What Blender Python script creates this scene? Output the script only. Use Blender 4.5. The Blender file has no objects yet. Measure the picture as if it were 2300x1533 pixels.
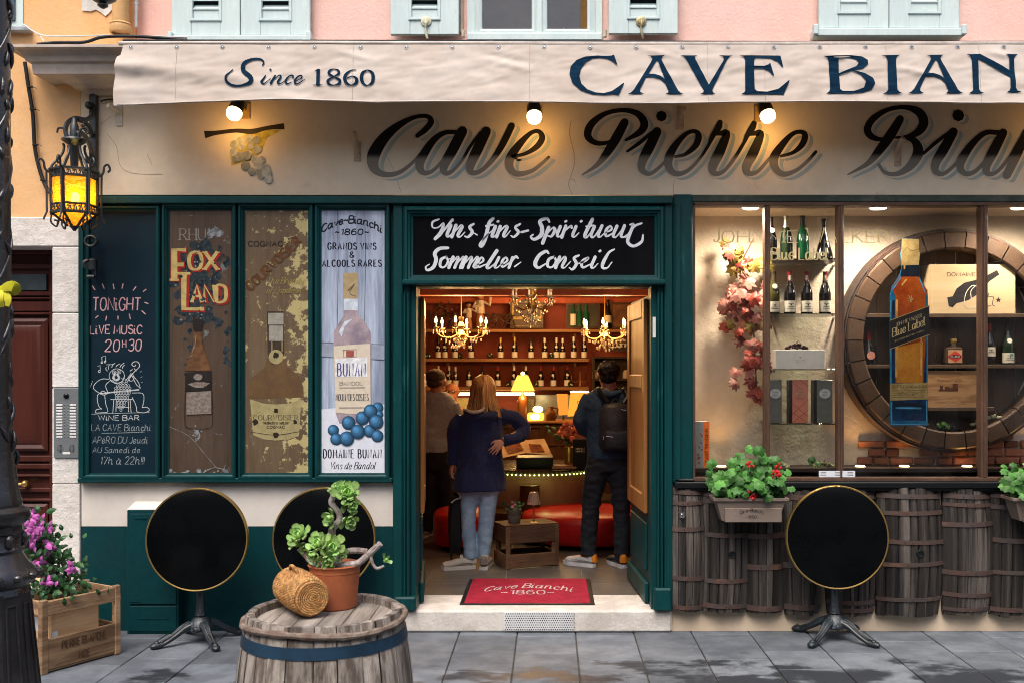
import bpy,bmesh,math,random
from mathutils import Vector,Matrix,noise
from mathutils.geometry import tessellate_polygon
rad=math.radians
rnd=random.Random(7)
scene=bpy.context.scene
COL=scene.collection
# camera, sky, sun, exposure
FOC,DIST,CX,CY,CAMZ=2236.0,6.75,1236.0,835.0,1.75
cam_data=bpy.data.cameras.new("camera")
cam=bpy.data.objects.new("camera",cam_data);COL.objects.link(cam)
cam.location=(0,-DIST,CAMZ);cam.rotation_euler=(rad(90),0,0)
cam_data.sensor_width=36.0;cam_data.lens=36.0*FOC/2300.0
cam_data.shift_x=-86.0/2300.0;cam_data.shift_y=68.5/2300.0
cam_data.clip_end=500.0;cam_data.clip_start=0.05
cam_data.dof.use_dof=True;cam_data.dof.focus_distance=6.7;cam_data.dof.aperture_fstop=4.5
scene.camera=cam
world=bpy.data.worlds.new("World");scene.world=world;world.use_nodes=True
wn=world.node_tree.nodes;wn.clear()
sky=wn.new("ShaderNodeTexSky");sky.sky_type='NISHITA';sky.sun_disc=False
sky.sun_elevation=rad(60);sky.sun_rotation=rad(195);sky.air_density=1.0;sky.dust_density=6.0;sky.ozone_density=1.0
bg=wn.new("ShaderNodeBackground");bg.inputs[1].default_value=0.15
wo=wn.new("ShaderNodeOutputWorld")
world.node_tree.links.new(sky.outputs[0],bg.inputs[0]);world.node_tree.links.new(bg.outputs[0],wo.inputs[0])
sun_d=bpy.data.lights.new("sun",'SUN');sun_d.energy=1.5;sun_d.angle=rad(35);sun_d.color=(1.0,0.98,0.96)
sun=bpy.data.objects.new("sun",sun_d);COL.objects.link(sun)
sun.rotation_euler=(rad(30),0,rad(-15));sun.location=(0,-6,12)
scene.view_settings.view_transform='Standard';scene.view_settings.look='None'
scene.view_settings.gamma=1.0;scene.view_settings.exposure=0.62
scene.render.engine='CYCLES'
scene.cycles.use_denoising=True
try:scene.cycles.denoiser='OPENIMAGEDENOISE'
except Exception:pass
scene.cycles.pixel_filter_type='BLACKMAN_HARRIS';scene.cycles.filter_width=1.0
scene.cycles.max_bounces=8;scene.cycles.diffuse_bounces=4;scene.cycles.glossy_bounces=4
scene.cycles.transmission_bounces=6;scene.cycles.transparent_max_bounces=12
scene.cycles.caustics_reflective=False;scene.cycles.caustics_refractive=False
scene.cycles.sample_clamp_indirect=4.0
def W(px,py,y=0.0):
 d=DIST+y
 return Vector(((px-CX)*d/FOC,y,CAMZ-(py-CY)*d/FOC))
def X(px,y=0.0):return(px-CX)*(DIST+y)/FOC
def Z(py,y=0.0):return CAMZ-(py-CY)*(DIST+y)/FOC
def S(px,y=0.0):return px*(DIST+y)/FOC
FLOOR=0.15
# mesh builder
def catmull(pts,n=6,closed=False):
 P=[Vector(p) for p in pts]
 if len(P)<3:return P
 out=[];N=len(P);last=N if closed else N-1
 for i in range(last):
  p0=P[(i-1)%N] if closed or i>0 else P[0]*2-P[1]
  p1,p2=P[i],P[(i+1)%N]
  p3=P[(i+2)%N] if closed or i+2<N else P[-1]*2-P[-2]
  for k in range(n):
   t=k/n
   out.append(0.5*((2*p1)+(p2-p0)*t+(2*p0-5*p1+4*p2-p3)*t*t+(3*p1-p0-3*p2+p3)*t**3))
 if not closed:out.append(P[-1].copy())
 return out
class MB:
 def __init__(self):
  self.v=[];self.f=[];self.mi=[];self.tn=[];self.sc=0;self.m=0;self.t=0.5;self.T=None
 def vert(self,co):
  co=Vector(co)
  if self.T is not None:co=self.T@co
  self.v.append(co);return len(self.v)-1
 def face(self,idx):
  self.f.append(tuple(idx));self.mi.append(self.m);self.tn.append(self.t)
 def poly(self,cos):self.face([self.vert(c) for c in cos])
 def box(self,x0,x1,y0,y1,z0,z1,bev=0.0,jit=0.0):
  if x1<x0:x0,x1=x1,x0
  if y1<y0:y0,y1=y1,y0
  if z1<z0:z0,z1=z1,z0
  b=min(bev,0.45*(x1-x0),0.45*(y1-y0),0.45*(z1-z0))
  j= lambda:rnd.uniform(-jit,jit) if jit else 0.0
  if b<=0:
   c=[(x,y,z) for x in(x0,x1) for y in(y0,y1) for z in(z0,z1)]
   k=[self.vert((a+j(),bb+j(),cc+j())) for a,bb,cc in c]
   for q in((0,1,3,2),(4,6,7,5),(0,4,5,1),(2,3,7,6),(0,2,6,4),(1,5,7,3)):
    self.face([k[i] for i in q])
   return
  idx={}
  for ix,x in enumerate((x0,x1)):
   for iy,y in enumerate((y0,y1)):
    for iz,z in enumerate((z0,z1)):
     sx,sy,sz=(1-2*ix)*b,(1-2*iy)*b,(1-2*iz)*b
     jx,jy,jz=j(),j(),j()
     idx[ix,iy,iz,0]=self.vert((x+jx,y+sy+jy,z+sz+jz))
     idx[ix,iy,iz,1]=self.vert((x+sx+jx,y+jy,z+sz+jz))
     idx[ix,iy,iz,2]=self.vert((x+sx+jx,y+sy+jy,z+jz))
  for s in(0,1):
   q=[(s,0,0),(s,0,1),(s,1,1),(s,1,0)];q=q if s==0 else q[::-1]
   self.face([idx[a+(0,)] for a in q])
   q=[(0,s,0),(1,s,0),(1,s,1),(0,s,1)];q=q if s==0 else q[::-1]
   self.face([idx[a+(1,)] for a in q])
   q=[(0,0,s),(0,1,s),(1,1,s),(1,0,s)];q=q if s==0 else q[::-1]
   self.face([idx[a+(2,)] for a in q])
  for a in(0,1):
   for c in(0,1):
    e= lambda p,q,u,w:self.face([idx[p+(u,)],idx[q+(u,)],idx[q+(w,)],idx[p+(w,)]])
    e((a,c,0),(a,c,1),0,1);e((a,0,c),(a,1,c),0,2);e((0,a,c),(1,a,c),1,2)
  for a in(0,1):
   for c in(0,1):
    for d in(0,1):self.face([idx[a,c,d,0],idx[a,c,d,1],idx[a,c,d,2]])
 def tube(self,pts,r,seg=8,caps=True,smooth=0,closed=False,flat=1.0,up=None):
  P=[Vector(p) for p in pts]
  rr=list(r) if hasattr(r,'__len__') else[r]*len(P)
  if smooth:
   Q=catmull([(p.x,p.y,p.z) for p in P],smooth,closed)
   R4=catmull([(q,0,0) for q in rr],smooth,closed)
   P=Q;rr=[max(1e-5,q.x) for q in R4]
  n=len(P);rings=[];u=None
  for i in range(n):
   if closed:d=P[(i+1)%n]-P[i-1]
   else:d=P[min(i+1,n-1)]-P[max(i-1,0)]
   if d.length<1e-9:d=Vector((0,0,1))
   d.normalize()
   if u is None:
    u=Vector(up) if up else(Vector((0,0,1)) if abs(d.z)<0.9 else Vector((1,0,0)))
   u=u-d*u.dot(d)
   if u.length<1e-6:u=d.orthogonal()
   u.normalize();w=d.cross(u)
   rings.append([self.vert(P[i]+(u*math.cos(2*math.pi*k/seg)*flat+w*math.sin(2*math.pi*k/seg))*rr[i]) for k in range(seg)])
  m=n if closed else n-1
  for i in range(m):
   a,b=rings[i],rings[(i+1)%n]
   for k in range(seg):self.face([a[k],a[(k+1)%seg],b[(k+1)%seg],b[k]])
  if caps and not closed:
   self.face(rings[0][::-1]);self.face(rings[-1])
 def lathe(self,prof,c=(0,0,0),seg=24,ax=None,a0=0.0,a1=2*math.pi,cap=False):
  c=Vector(c);full=abs(a1-a0-2*math.pi)<1e-6
  ns=seg if full else seg+1;rings=[]
  for r,z in prof:
   ring=[]
   for k in range(ns):
    a=a0+(a1-a0)*k/seg
    p=Vector((r*math.cos(a),r*math.sin(a),z))
    if ax is not None:p=ax@p
    ring.append(self.vert(c+p))
   rings.append(ring)
  for i in range(len(rings)-1):
   for k in range(ns if full else ns-1):
    k2=(k+1)%ns
    self.face([rings[i][k],rings[i][k2],rings[i+1][k2],rings[i+1][k]])
  if cap:self.face(rings[0][::-1]);self.face(rings[-1])
 def ball(self,c,r,seg=10,ring=7,ax=None):
  r=r if hasattr(r,'__len__') else(r,r,r);c=Vector(c)
  rows=[]
  for i in range(1,ring):
   th=math.pi*i/ring
   row=[]
   for k in range(seg):
    p=Vector((r[0]*math.sin(th)*math.cos(2*math.pi*k/seg),r[1]*math.sin(th)*math.sin(2*math.pi*k/seg),r[2]*math.cos(th)))
    if ax is not None:p=ax@p
    row.append(self.vert(c+p))
   rows.append(row)
  tp,bt=Vector((0,0,r[2])),Vector((0,0,-r[2]))
  if ax is not None:tp,bt=ax@tp,ax@bt
  t,b=self.vert(c+tp),self.vert(c+bt)
  for k in range(seg):
   k2=(k+1)%seg
   self.face([t,rows[0][k],rows[0][k2]]);self.face([b,rows[-1][k2],rows[-1][k]])
   for i in range(len(rows)-1):self.face([rows[i][k],rows[i+1][k],rows[i+1][k2],rows[i][k2]])
 def frame(self,x0,x1,z0,z1,prof):
  rings=[[self.vert((x0+i,y,z0+i)),self.vert((x1-i,y,z0+i)),self.vert((x1-i,y,z1-i)),self.vert((x0+i,y,z1-i))] for i,y in prof]
  for a,b in zip(rings,rings[1:]):
   for k in range(4):self.face([a[k],a[(k+1)%4],b[(k+1)%4],b[k]])
  return rings
 def flat(self,loops,f):
  L=[[Vector((a,b,0)) for a,b in l] for l in loops]
  tri=tessellate_polygon(L)
  base=[self.vert(f(p.x,p.y)) for l in L for p in l]
  for t in tri:self.face([base[i] for i in t])
 def prism(self,loop,f,depth):
  a=[self.vert(f(u,v,0)) for u,v in loop];b=[self.vert(f(u,v,depth)) for u,v in loop]
  n=len(loop);self.face(a);self.face(b[::-1])
  for i in range(n):self.face([a[i],b[i],b[(i+1)%n],a[(i+1)%n]])
 def stroke(self,pts,f,smooth=5,cap=True):
  P=catmull(pts,smooth) if smooth and len(pts)>2 else[Vector(p) for p in pts]
  n=len(P);L,R=[],[]
  if n<2:return
  ds=[]
  for i in range(n):
   d=Vector((P[min(i+1,n-1)].x-P[max(i-1,0)].x,P[min(i+1,n-1)].y-P[max(i-1,0)].y))
   d=d.normalized() if d.length>1e-9 else Vector((1,0));ds.append(d)
   w=max(P[i].z,1e-4)*0.5
   L.append(self.vert(f(P[i].x-d.y*w,P[i].y+d.x*w)));R.append(self.vert(f(P[i].x+d.y*w,P[i].y-d.x*w)))
  s0=L[0];nq=len(self.f)
  for i in range(n-1):self.face([L[i],R[i],R[i+1],L[i+1]])
  if cap:
   for i,sg,a,b in((0,-1,L[0],R[0]),(n-1,1,R[-1],L[-1])):
    w=P[i].z*0.5;d=ds[i]*sg;nn=Vector((-d.y,d.x))
    arc=[self.vert(f(P[i].x+d.x*w*math.sin(t)+nn.x*w*math.cos(t),P[i].y+d.y*w*math.sin(t)+nn.y*w*math.cos(t))) for t in(math.pi*.25,math.pi*.5,math.pi*.75)]
    self.face([b,a]+arc[::-1] if sg>0 else[b,a]+arc[::-1])
  self.sc+=1;q=[self.v[i] for i in self.f[nq][:3]];nn=(q[1]-q[0]).cross(q[2]-q[0])
  if nn.length>1e-12:
   nn.normalize();nn=nn if(nn.y<-.5 or nn.z>.9) else(-nn if(nn.y>.5 or nn.z<-.9) else nn)
   for i in range(s0,len(self.v)):self.v[i]=self.v[i]+nn*(.00003*(self.sc%12))
 def build(self,name,mats,parent=None,local=False,smooth=32,origin=None):
  if not isinstance(mats,(list,tuple)):mats=[mats]
  off=Vector((0,0,0))
  if parent is not None and not local:
   p=parent
   while p is not None:off=off+p.location;p=p.parent
  elif parent is None and not local:
   xs=[c.x for c in self.v];ys=[c.y for c in self.v];zs=[c.z for c in self.v]
   off=Vector(origin) if origin else Vector(((min(xs)+max(xs))/2,(min(ys)+max(ys))/2,min(zs)))
  me=bpy.data.meshes.new(name)
  me.from_pydata([c-off for c in self.v],[],self.f)
  for m in mats:me.materials.append(m)
  me.polygons.foreach_set("material_index",self.mi)
  at=me.attributes.new("tint",'FLOAT','FACE');at.data.foreach_set("value",self.tn)
  bm=bmesh.new();bm.from_mesh(me);bmesh.ops.recalc_face_normals(bm,faces=bm.faces[:]);bm.to_mesh(me);bm.free()
  if smooth:
   me.polygons.foreach_set("use_smooth",[True]*len(me.polygons))
   me.set_sharp_from_angle(angle=rad(smooth))
  me.update()
  o=bpy.data.objects.new(name,me);COL.objects.link(o)
  if parent is not None:o.parent=parent
  elif not local:o.location=off
  return o
def thing(name,label,cat,loc=(0,0,0),rz=0.0,group=None):
 o=bpy.data.objects.new(name,None);COL.objects.link(o)
 o.empty_display_size=0.1
 o.location=loc;o.rotation_euler=(0,0,rz);o['label']=label;o['category']=cat
 if group:o['group']=group
 return o
def tag(o,label,cat,group=None):
 o['label']=label;o['category']=cat
 if group:o['group']=group
 return o
def struct(o):o['kind']='structure';return o
def dup(root,loc,rz=None,label=None,scale=None):
 kids= lambda o:[c for c in COL.objects if c.parent==o]
 r=root.copy();COL.objects.link(r);r.location=loc
 if rz is not None:r.rotation_euler=(0,0,rz)
 if scale:r.scale=(scale,scale,scale) if not hasattr(scale,'__len__') else scale
 if label:r['label']=label
 for ch in root.children:
  c=ch.copy();COL.objects.link(c);c.parent=r
  for g in ch.children:
   d=g.copy();COL.objects.link(d);d.parent=c
 return r
def lamp(name,kind,loc,power,col,parent=None,size=0.03,spot=None,rot=None):
 d=bpy.data.lights.new(name,kind);d.energy=power;d.color=col
 if kind in('POINT','SPOT'):d.shadow_soft_size=size
 if spot:d.spot_size=spot;d.spot_blend=1.0
 o=bpy.data.objects.new(name,d);COL.objects.link(o);o.location=loc
 if rot:o.rotation_euler=rot
 if parent is not None:
  o.parent=parent
  off=Vector((0,0,0));p=parent
  while p is not None:off=off+p.location;p=p.parent
  o.location=Vector(loc)-off
 return o
 # materials
MATS={}
def mat(name,col,rough=0.6,metal=0.0,col2=None,scale=5.0,thr=(0.35,0.65),var=0.12,bump=0.15,bscale=70.0,bdist=0.004,stretch=(1,1,1),tint=0.0,spec=0.25,dirt=None,dscale=2.0,dthr=(0.55,0.75),rvar=0.1,emis=None,estr=0.0,coat=0.0,sheen=0.0,orand=0.0,trans=0.0,sss=0.0):
 if name in MATS:return MATS[name]
 m=bpy.data.materials.new(name);m.use_nodes=True;MATS[name]=m
 N,Lk=m.node_tree.nodes,m.node_tree.links
 b=N["Principled BSDF"]
 tc=N.new("ShaderNodeTexCoord");mp=N.new("ShaderNodeMapping");mp.inputs["Scale"].default_value=stretch
 Lk.new(tc.outputs["Object"],mp.inputs[0])
 src=mp.outputs[0]
 if orand:
  oi=N.new("ShaderNodeObjectInfo");vm=N.new("ShaderNodeVectorMath");vm.operation='ADD'
  cb=N.new("ShaderNodeCombineXYZ");ml=N.new("ShaderNodeMath");ml.operation='MULTIPLY';ml.inputs[1].default_value=37.0
  Lk.new(oi.outputs["Random"],ml.inputs[0])
  for k in range(3):Lk.new(ml.outputs[0],cb.inputs[k])
  Lk.new(src,vm.inputs[0]);Lk.new(cb.outputs[0],vm.inputs[1]);src=vm.outputs[0]
 def noi(sc,det=6.0,ro=0.6):
  n=N.new("ShaderNodeTexNoise");n.inputs["Scale"].default_value=sc;n.inputs["Detail"].default_value=det;n.inputs["Roughness"].default_value=ro
  Lk.new(src,n.inputs["Vector"]);return n
 def ramp(s,a,bb):
  r=N.new("ShaderNodeMapRange");r.inputs[1].default_value=a;r.inputs[2].default_value=bb;r.interpolation_type='SMOOTHSTEP'
  Lk.new(s,r.inputs[0]);return r.outputs[0]
 def mix(fac,a,bb,mode='MIX'):
  x=N.new("ShaderNodeMix");x.data_type='RGBA';x.blend_type=mode
  if isinstance(fac,float):x.inputs[0].default_value=fac
  else:Lk.new(fac,x.inputs[0])
  for i,q in((6,a),(7,bb)):
   if isinstance(q,tuple):x.inputs[i].default_value=q
   else:Lk.new(q,x.inputs[i])
  return x.outputs[2]
 c4= lambda c,k=1.0:(min(1,c[0]*k),min(1,c[1]*k),min(1,c[2]*k),1.0)
 n1=noi(scale)
 if col2 is None:col2=tuple(q*(1-2*var) for q in col);colA=c4(col,1+var)
 else:colA=c4(col)
 out=mix(ramp(n1.outputs[0],*thr),colA,c4(col2))
 if var:
  n3=noi(scale*9,4);out=mix(ramp(n3.outputs[0],0.3,0.7),out,mix(1.0,out,c4((1-var,)*3),'MULTIPLY'))
 if dirt is not None:
  n2=noi(dscale,8,0.68);out=mix(ramp(n2.outputs[0],*dthr),out,c4(dirt))
 if tint:
  at=N.new("ShaderNodeAttribute");at.attribute_name="tint"
  r=N.new("ShaderNodeMapRange");r.inputs[3].default_value=1-tint;r.inputs[4].default_value=1+tint
  Lk.new(at.outputs["Fac"],r.inputs[0])
  vs=N.new("ShaderNodeVectorMath");vs.operation='SCALE'
  Lk.new(out,vs.inputs[0]);Lk.new(r.outputs[0],vs.inputs["Scale"]);out=vs.outputs[0]
 Lk.new(out,b.inputs["Base Color"])
 rr=N.new("ShaderNodeMapRange");rr.inputs[3].default_value=max(0.02,rough-rvar);rr.inputs[4].default_value=min(1,rough+rvar)
 Lk.new(n1.outputs[0],rr.inputs[0]);Lk.new(rr.outputs[0],b.inputs["Roughness"])
 b.inputs["Metallic"].default_value=metal;b.inputs["Specular IOR Level"].default_value=spec
 b.inputs["Coat Weight"].default_value=coat;b.inputs["Coat Roughness"].default_value=0.08
 b.inputs["Sheen Weight"].default_value=sheen
 b.inputs["Transmission Weight"].default_value=trans
 if sss:b.inputs["Subsurface Weight"].default_value=sss;b.inputs["Subsurface Radius"].default_value=(0.02,0.01,0.006)
 if emis:b.inputs["Emission Color"].default_value=c4(emis);b.inputs["Emission Strength"].default_value=estr
 if bump:
  n4=noi(bscale,5,0.65);bp=N.new("ShaderNodeBump");bp.inputs["Strength"].default_value=bump;bp.inputs["Distance"].default_value=bdist
  Lk.new(n4.outputs[0],bp.inputs["Height"]);Lk.new(bp.outputs[0],b.inputs["Normal"])
 return m
def glow(name,col,strength):
 if name in MATS:return MATS[name]
 m=bpy.data.materials.new(name);m.use_nodes=True;MATS[name]=m
 N,Lk=m.node_tree.nodes,m.node_tree.links;N.clear()
 e=N.new("ShaderNodeEmission");e.inputs[0].default_value=(*col,1);e.inputs[1].default_value=strength
 o=N.new("ShaderNodeOutputMaterial");Lk.new(e.outputs[0],o.inputs[0]);return m
def glass(name,tintc=(1,1,1),refl=1.0,rough=0.0,dust=0.0):
 if name in MATS:return MATS[name]
 m=bpy.data.materials.new(name);m.use_nodes=True;MATS[name]=m
 N,Lk=m.node_tree.nodes,m.node_tree.links;N.clear()
 t=N.new("ShaderNodeBsdfTransparent");t.inputs[0].default_value=(*tintc,1)
 g=N.new("ShaderNodeBsdfGlossy");g.inputs["Roughness"].default_value=rough
 fr=N.new("ShaderNodeFresnel");fr.inputs[0].default_value=1.5
 mu=N.new("ShaderNodeMath");mu.operation='MULTIPLY';mu.inputs[1].default_value=refl;mu.use_clamp=True
 mx=N.new("ShaderNodeMixShader");o=N.new("ShaderNodeOutputMaterial")
 Lk.new(fr.outputs[0],mu.inputs[0]);Lk.new(mu.outputs[0],mx.inputs[0]);Lk.new(t.outputs[0],mx.inputs[1]);Lk.new(g.outputs[0],mx.inputs[2])
 last=mx.outputs[0]
 if dust:
  d=N.new("ShaderNodeBsdfDiffuse");d.inputs[0].default_value=(.5,.5,.5,1)
  tc=N.new("ShaderNodeTexCoord");nz=N.new("ShaderNodeTexNoise");nz.inputs["Scale"].default_value=3.0;nz.inputs["Detail"].default_value=8
  Lk.new(tc.outputs["Object"],nz.inputs["Vector"])
  mr=N.new("ShaderNodeMapRange");mr.inputs[1].default_value=.45;mr.inputs[2].default_value=.8;mr.inputs[4].default_value=dust
  Lk.new(nz.outputs[0],mr.inputs[0])
  m2=N.new("ShaderNodeMixShader");Lk.new(mr.outputs[0],m2.inputs[0]);Lk.new(last,m2.inputs[1]);Lk.new(d.outputs[0],m2.inputs[2]);last=m2.outputs[0]
 Lk.new(last,o.inputs[0]);return m
 # pen-stroke lettering
G={'A':"0,0 3,8 6,0|1.1,2.8 4.9,2.8",'B':"0,0 0,8|~0,8 3,8 5,7.2 5,5 3,4.2 0,4.2|~0,4.2 3,4.2 5.6,3.4 5.6,.9 3.4,0 0,0",'C':"~6,6.4 4,8 1.5,7.4 0,4 1.5,.6 4,0 6,1.6",'D':"0,0 0,8|~0,8 3,8 5.6,6.4 5.6,1.6 3,0 0,0",'E':"5,8 0,8 0,0 5.2,0|0,4.2 4,4.2",'F':"5,8 0,8 0,0|0,4.2 4,4.2",'G':"~6,6.4 4,8 1.5,7.4 0,4 1.5,.6 4,0 6,1.4|6,1 6,3.6 3.8,3.6",'H':"0,0 0,8|6,0 6,8|0,4.1 6,4.1",'I':"0,0 0,8",'J':"~3.5,8 3.5,2 2.6,0 .8,-.2 0,1",'K':"0,0 0,8|5.5,8 0,3.4|1.8,4.8 6,0",'L':"0,8 0,0 5,0",'M':"0,0 .6,8 3.6,1.5 6.6,8 7.2,0",'N':"0,0 0,8 6,0 6,8",'O':"~3,8 .8,7 0,4 .8,1 3,0 5.2,1 6,4 5.2,7 3,8",'P':"0,0 0,8|~0,8 3.4,8 5.2,6.2 3.4,4 0,4",'Q':"~3,8 .8,7 0,4 .8,1 3,0 5.2,1 6,4 5.2,7 3,8|4,2 6.2,-.8",'R':"0,0 0,8|~0,8 3.4,8 5.2,6.2 3.4,4 0,4|2.4,4 6,0",'S':"~5.2,6.8 3,8 .7,7.2 .7,5 3,4.2 5.3,3 5.1,.8 2.7,0 0,1.3",'T':"0,8 6,8|3,8 3,0",'U':"~0,8 0,2.5 1.2,.4 3,0 4.8,.4 6,2.5 6,8",'V':"0,8 3,0 6,8",'W':"0,8 2,0 4,7 6,0 8,8",'X':"0,0 6,8|0,8 6,0",'Y':"0,8 3,4 6,8|3,4 3,0",'Z':"0,8 6,8 0,0 6,0",'a':"~4.5,4.5 2.5,5 .5,4 0,2 1,0 3,.5 4.5,3.5|~4.6,5 4.4,1 5,0 5.8,.7",'b':"~0,8 0,.5|~0,3.5 2,5 4,4.4 4.5,2.5 3.5,.3 1.5,0 0,1",'c':"~4,4 2.5,5 .5,4 0,2.3 1,.2 2.5,0 4.2,1.2",'d':"~4.5,4.5 2.5,5 .5,4 0,2 1,0 3,.5 4.5,3|~4.8,8 4.5,1 5,0 5.8,.7",'e':"~0,2.4 3.4,2.8 4,4.2 2.2,5 .4,3.9 0,2 1,.2 2.8,0 4.5,1.3",'f':"~4,7.2 3,8 1.7,7 1.5,4 1.3,-1|0,5 3.5,5",'g':"~4.5,4.5 2.5,5 .5,4 0,2 1,0 3,.5 4.5,4|~4.6,5 4.5,-1.5 3,-3 .5,-2.3",'h':"0,8 0,0|~0,3 1.5,5 3.4,5 4,3.5 4,1 4.6,0 5.5,.7",'i':"~0,5 0,1 .6,0 1.5,.7|0,6.8 0.1,7.4",'j':"~1,5 1,-2 0,-3|1,6.8 1.1,7.4",'k':"0,8 0,0|4,5 0,2.2|1.4,3.1 4.5,0",'l':"~0,8 0,1 .6,0 1.5,.7",'m':"0,5 0,0|~0,3 1.2,5 2.6,4.8 3,3.5 3,0|~3,3 4.2,5 5.6,4.8 6,3.5 6,1 6.6,0 7.4,.7",'n':"0,5 0,0|~0,3 1.5,5 3.4,5 4,3.5 4,1 4.6,0 5.5,.7",'o':"~2.3,5 .5,4.2 0,2.5 .5,.8 2.3,0 4,.8 4.6,2.5 4,4.2 2.3,5",'p':"0,5 0,-3|~0,3.5 2,5 4,4.4 4.5,2.5 3.5,.3 1.5,0 0,1",'q':"~4.5,4.5 2.5,5 .5,4 0,2 1,0 3,.5 4.5,4|4.6,5 4.6,-3",'r':"0,5 0,0|~0,3 1.2,4.8 2.6,5 3.2,4.4",'s':"~3.6,4.2 2,5 .4,4.2 .6,3 3,2 3.6,1 2.5,0 .8,.2 0,1",'t':"~1.5,7.5 1.5,1 2.2,0 3.4,.7|0,5 3.4,5",'u':"~0,5 0,1.2 1,0 2.5,.3 4,2.5|~4,5 4,1 4.6,0 5.5,.7",'v':"0,5 2,0 4.2,5",'w':"0,5 1.5,0 3.2,4 4.6,0 6.4,5",'x':"0,0 4,5|0,5 4,0",'y':"~0,5 0,1.5 1.2,.2 3,.6 4,3|~4.2,5 4,-1.5 2.6,-3 .4,-2.3",'z':"0,5 4,5 0,0 4,0",'0':"~2.5,8 .6,7 0,4 .6,1 2.5,0 4.4,1 5,4 4.4,7 2.5,8",'1':".2,6.5 2,8 2,0",'2':"~0,6.4 1.2,8 3.6,8 4.6,6 3.4,3.6 0,0|0,0 5,0",'3':"~.2,7 2,8 4.2,7.4 4.2,5 2,4.3|~2,4.3 4.6,3.6 4.7,1 2.6,0 0,.9",'4':"3.8,0 3.8,8 0,2.4 5,2.4",'6':"~4.4,7.4 2.5,8 .6,6 0,3 .8,.6 2.5,0 4.4,.8 4.8,2.6 3.8,4.6 2,4.8 .3,3.4",'7':"0,8 5,8 1.5,0",'8':"~2.5,4.3 .6,5.2 .6,7.2 2.5,8 4.4,7.2 4.4,5.2 2.5,4.3 .2,3 .4,.8 2.5,0 4.6,.8 4.8,3 2.5,4.3",'&':"~5.6,0 1,5.4 1.2,7.6 2.8,8 3.8,6.6 .6,3.4 .2,1.4 1.6,0 3.6,.4 5.4,3.4",'!':"0,8 0,2.2|0,.7 0,0",'-':"0,3 3,3",'~':"~0,3 1.2,4 2.8,3 4,4",'.':"0,0 .1,.5",'"':"0,8 0,6.5|1.2,8 1.2,6.5","'":"0,8 0,6.5",'*':"1.5,5.2 1.5,1|-.2,3.9 3.2,2.2|-.2,2.2 3.2,3.9",}
def gl_parse(s):
 out=[]
 for st in s.split('|'):
  sm=st[0]=='~'
  out.append((sm,[tuple(float(q) for q in p.split(',')) for p in st.lstrip('~').split()]))
 return out
GP={k:gl_parse(v) for k,v in G.items()}
def text_strokes(s,gap=1.9,space=3.2):
 x=0.0;out=[]
 for ch in s:
  if ch==' ':x+=space;continue
  acc=None
  if ch in 'éèà':acc=ch;ch={'é':'e','è':'e','à':'a'}[ch]
  g=GP.get(ch)
  if g is None:continue
  w=max(p[0] for sm,st in g for p in st)
  for sm,st in g:out.append((sm,[(p[0]+x,p[1]) for p in st],ch))
  if acc:out.append((False,[(x+1,6.8),(x+2.4,6.2)] if acc!='é' else[(x+1.4,6.2),(x+2.8,7)],ch))
  x+=w+gap
 return out,max(0.1,x-gap)
def write(mb,s,f,u0,v0,h,width=None,thick=0.16,lo=1.0,slant=0.0,serif=0.0,gap=1.9,space=3.2,jit=0.0,center=False,arc=None,cap=False):
 st,tw=text_strokes(s,gap,space)
 k=h/8.0;kx=k if width is None else width/tw
 if center:u0=u0-tw*kx/2
 def pos(x,y):
  x2=x*kx+y*k*slant;y2=y*k
  if arc:
   t=(x*kx)/(tw*kx)*2-1
   y2+=arc*(1-t*t)
  return u0+x2,v0+y2
 jr=random.Random(hash(len(s))+5)
 for sm,pts,ch in st:
  q=catmull([(a,b,0) for a,b in pts],4) if sm and len(pts)>2 else[Vector((a,b,0)) for a,b in pts]
  jx,jy=(jr.uniform(-jit,jit),jr.uniform(-jit,jit)) if jit else(0,0)
  P=[pos(p.x+jx,p.y+jy) for p in q]
  out=[]
  for i,(a,b) in enumerate(P):
   d=Vector((P[min(i+1,len(P)-1)][0]-P[max(i-1,0)][0],P[min(i+1,len(P)-1)][1]-P[max(i-1,0)][1]))
   if slant:d.x-=d.y*slant
   vv=abs(d.y)/d.length if d.length>1e-9 else 1
   out.append((a,b,h*thick*(lo+(1-lo)*vv)))
  mb.stroke(out,f,0,cap)
  if serif and not sm:
   for e,n in((0,1),(-1,-2)):
    (a,b),(a2,b2)=pts[e],pts[n]
    if abs(b-b2)>1.5 and(b in(0.0,8.0,5.0)):
     c0,c1=pos(a-serif*4,b+(0.25 if b==0 else-.25)),pos(a+serif*4,b+(0.25 if b==0 else-.25))
     mb.stroke([(*c0,h*.07),(*c1,h*.07)],f,0,False)
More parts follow.
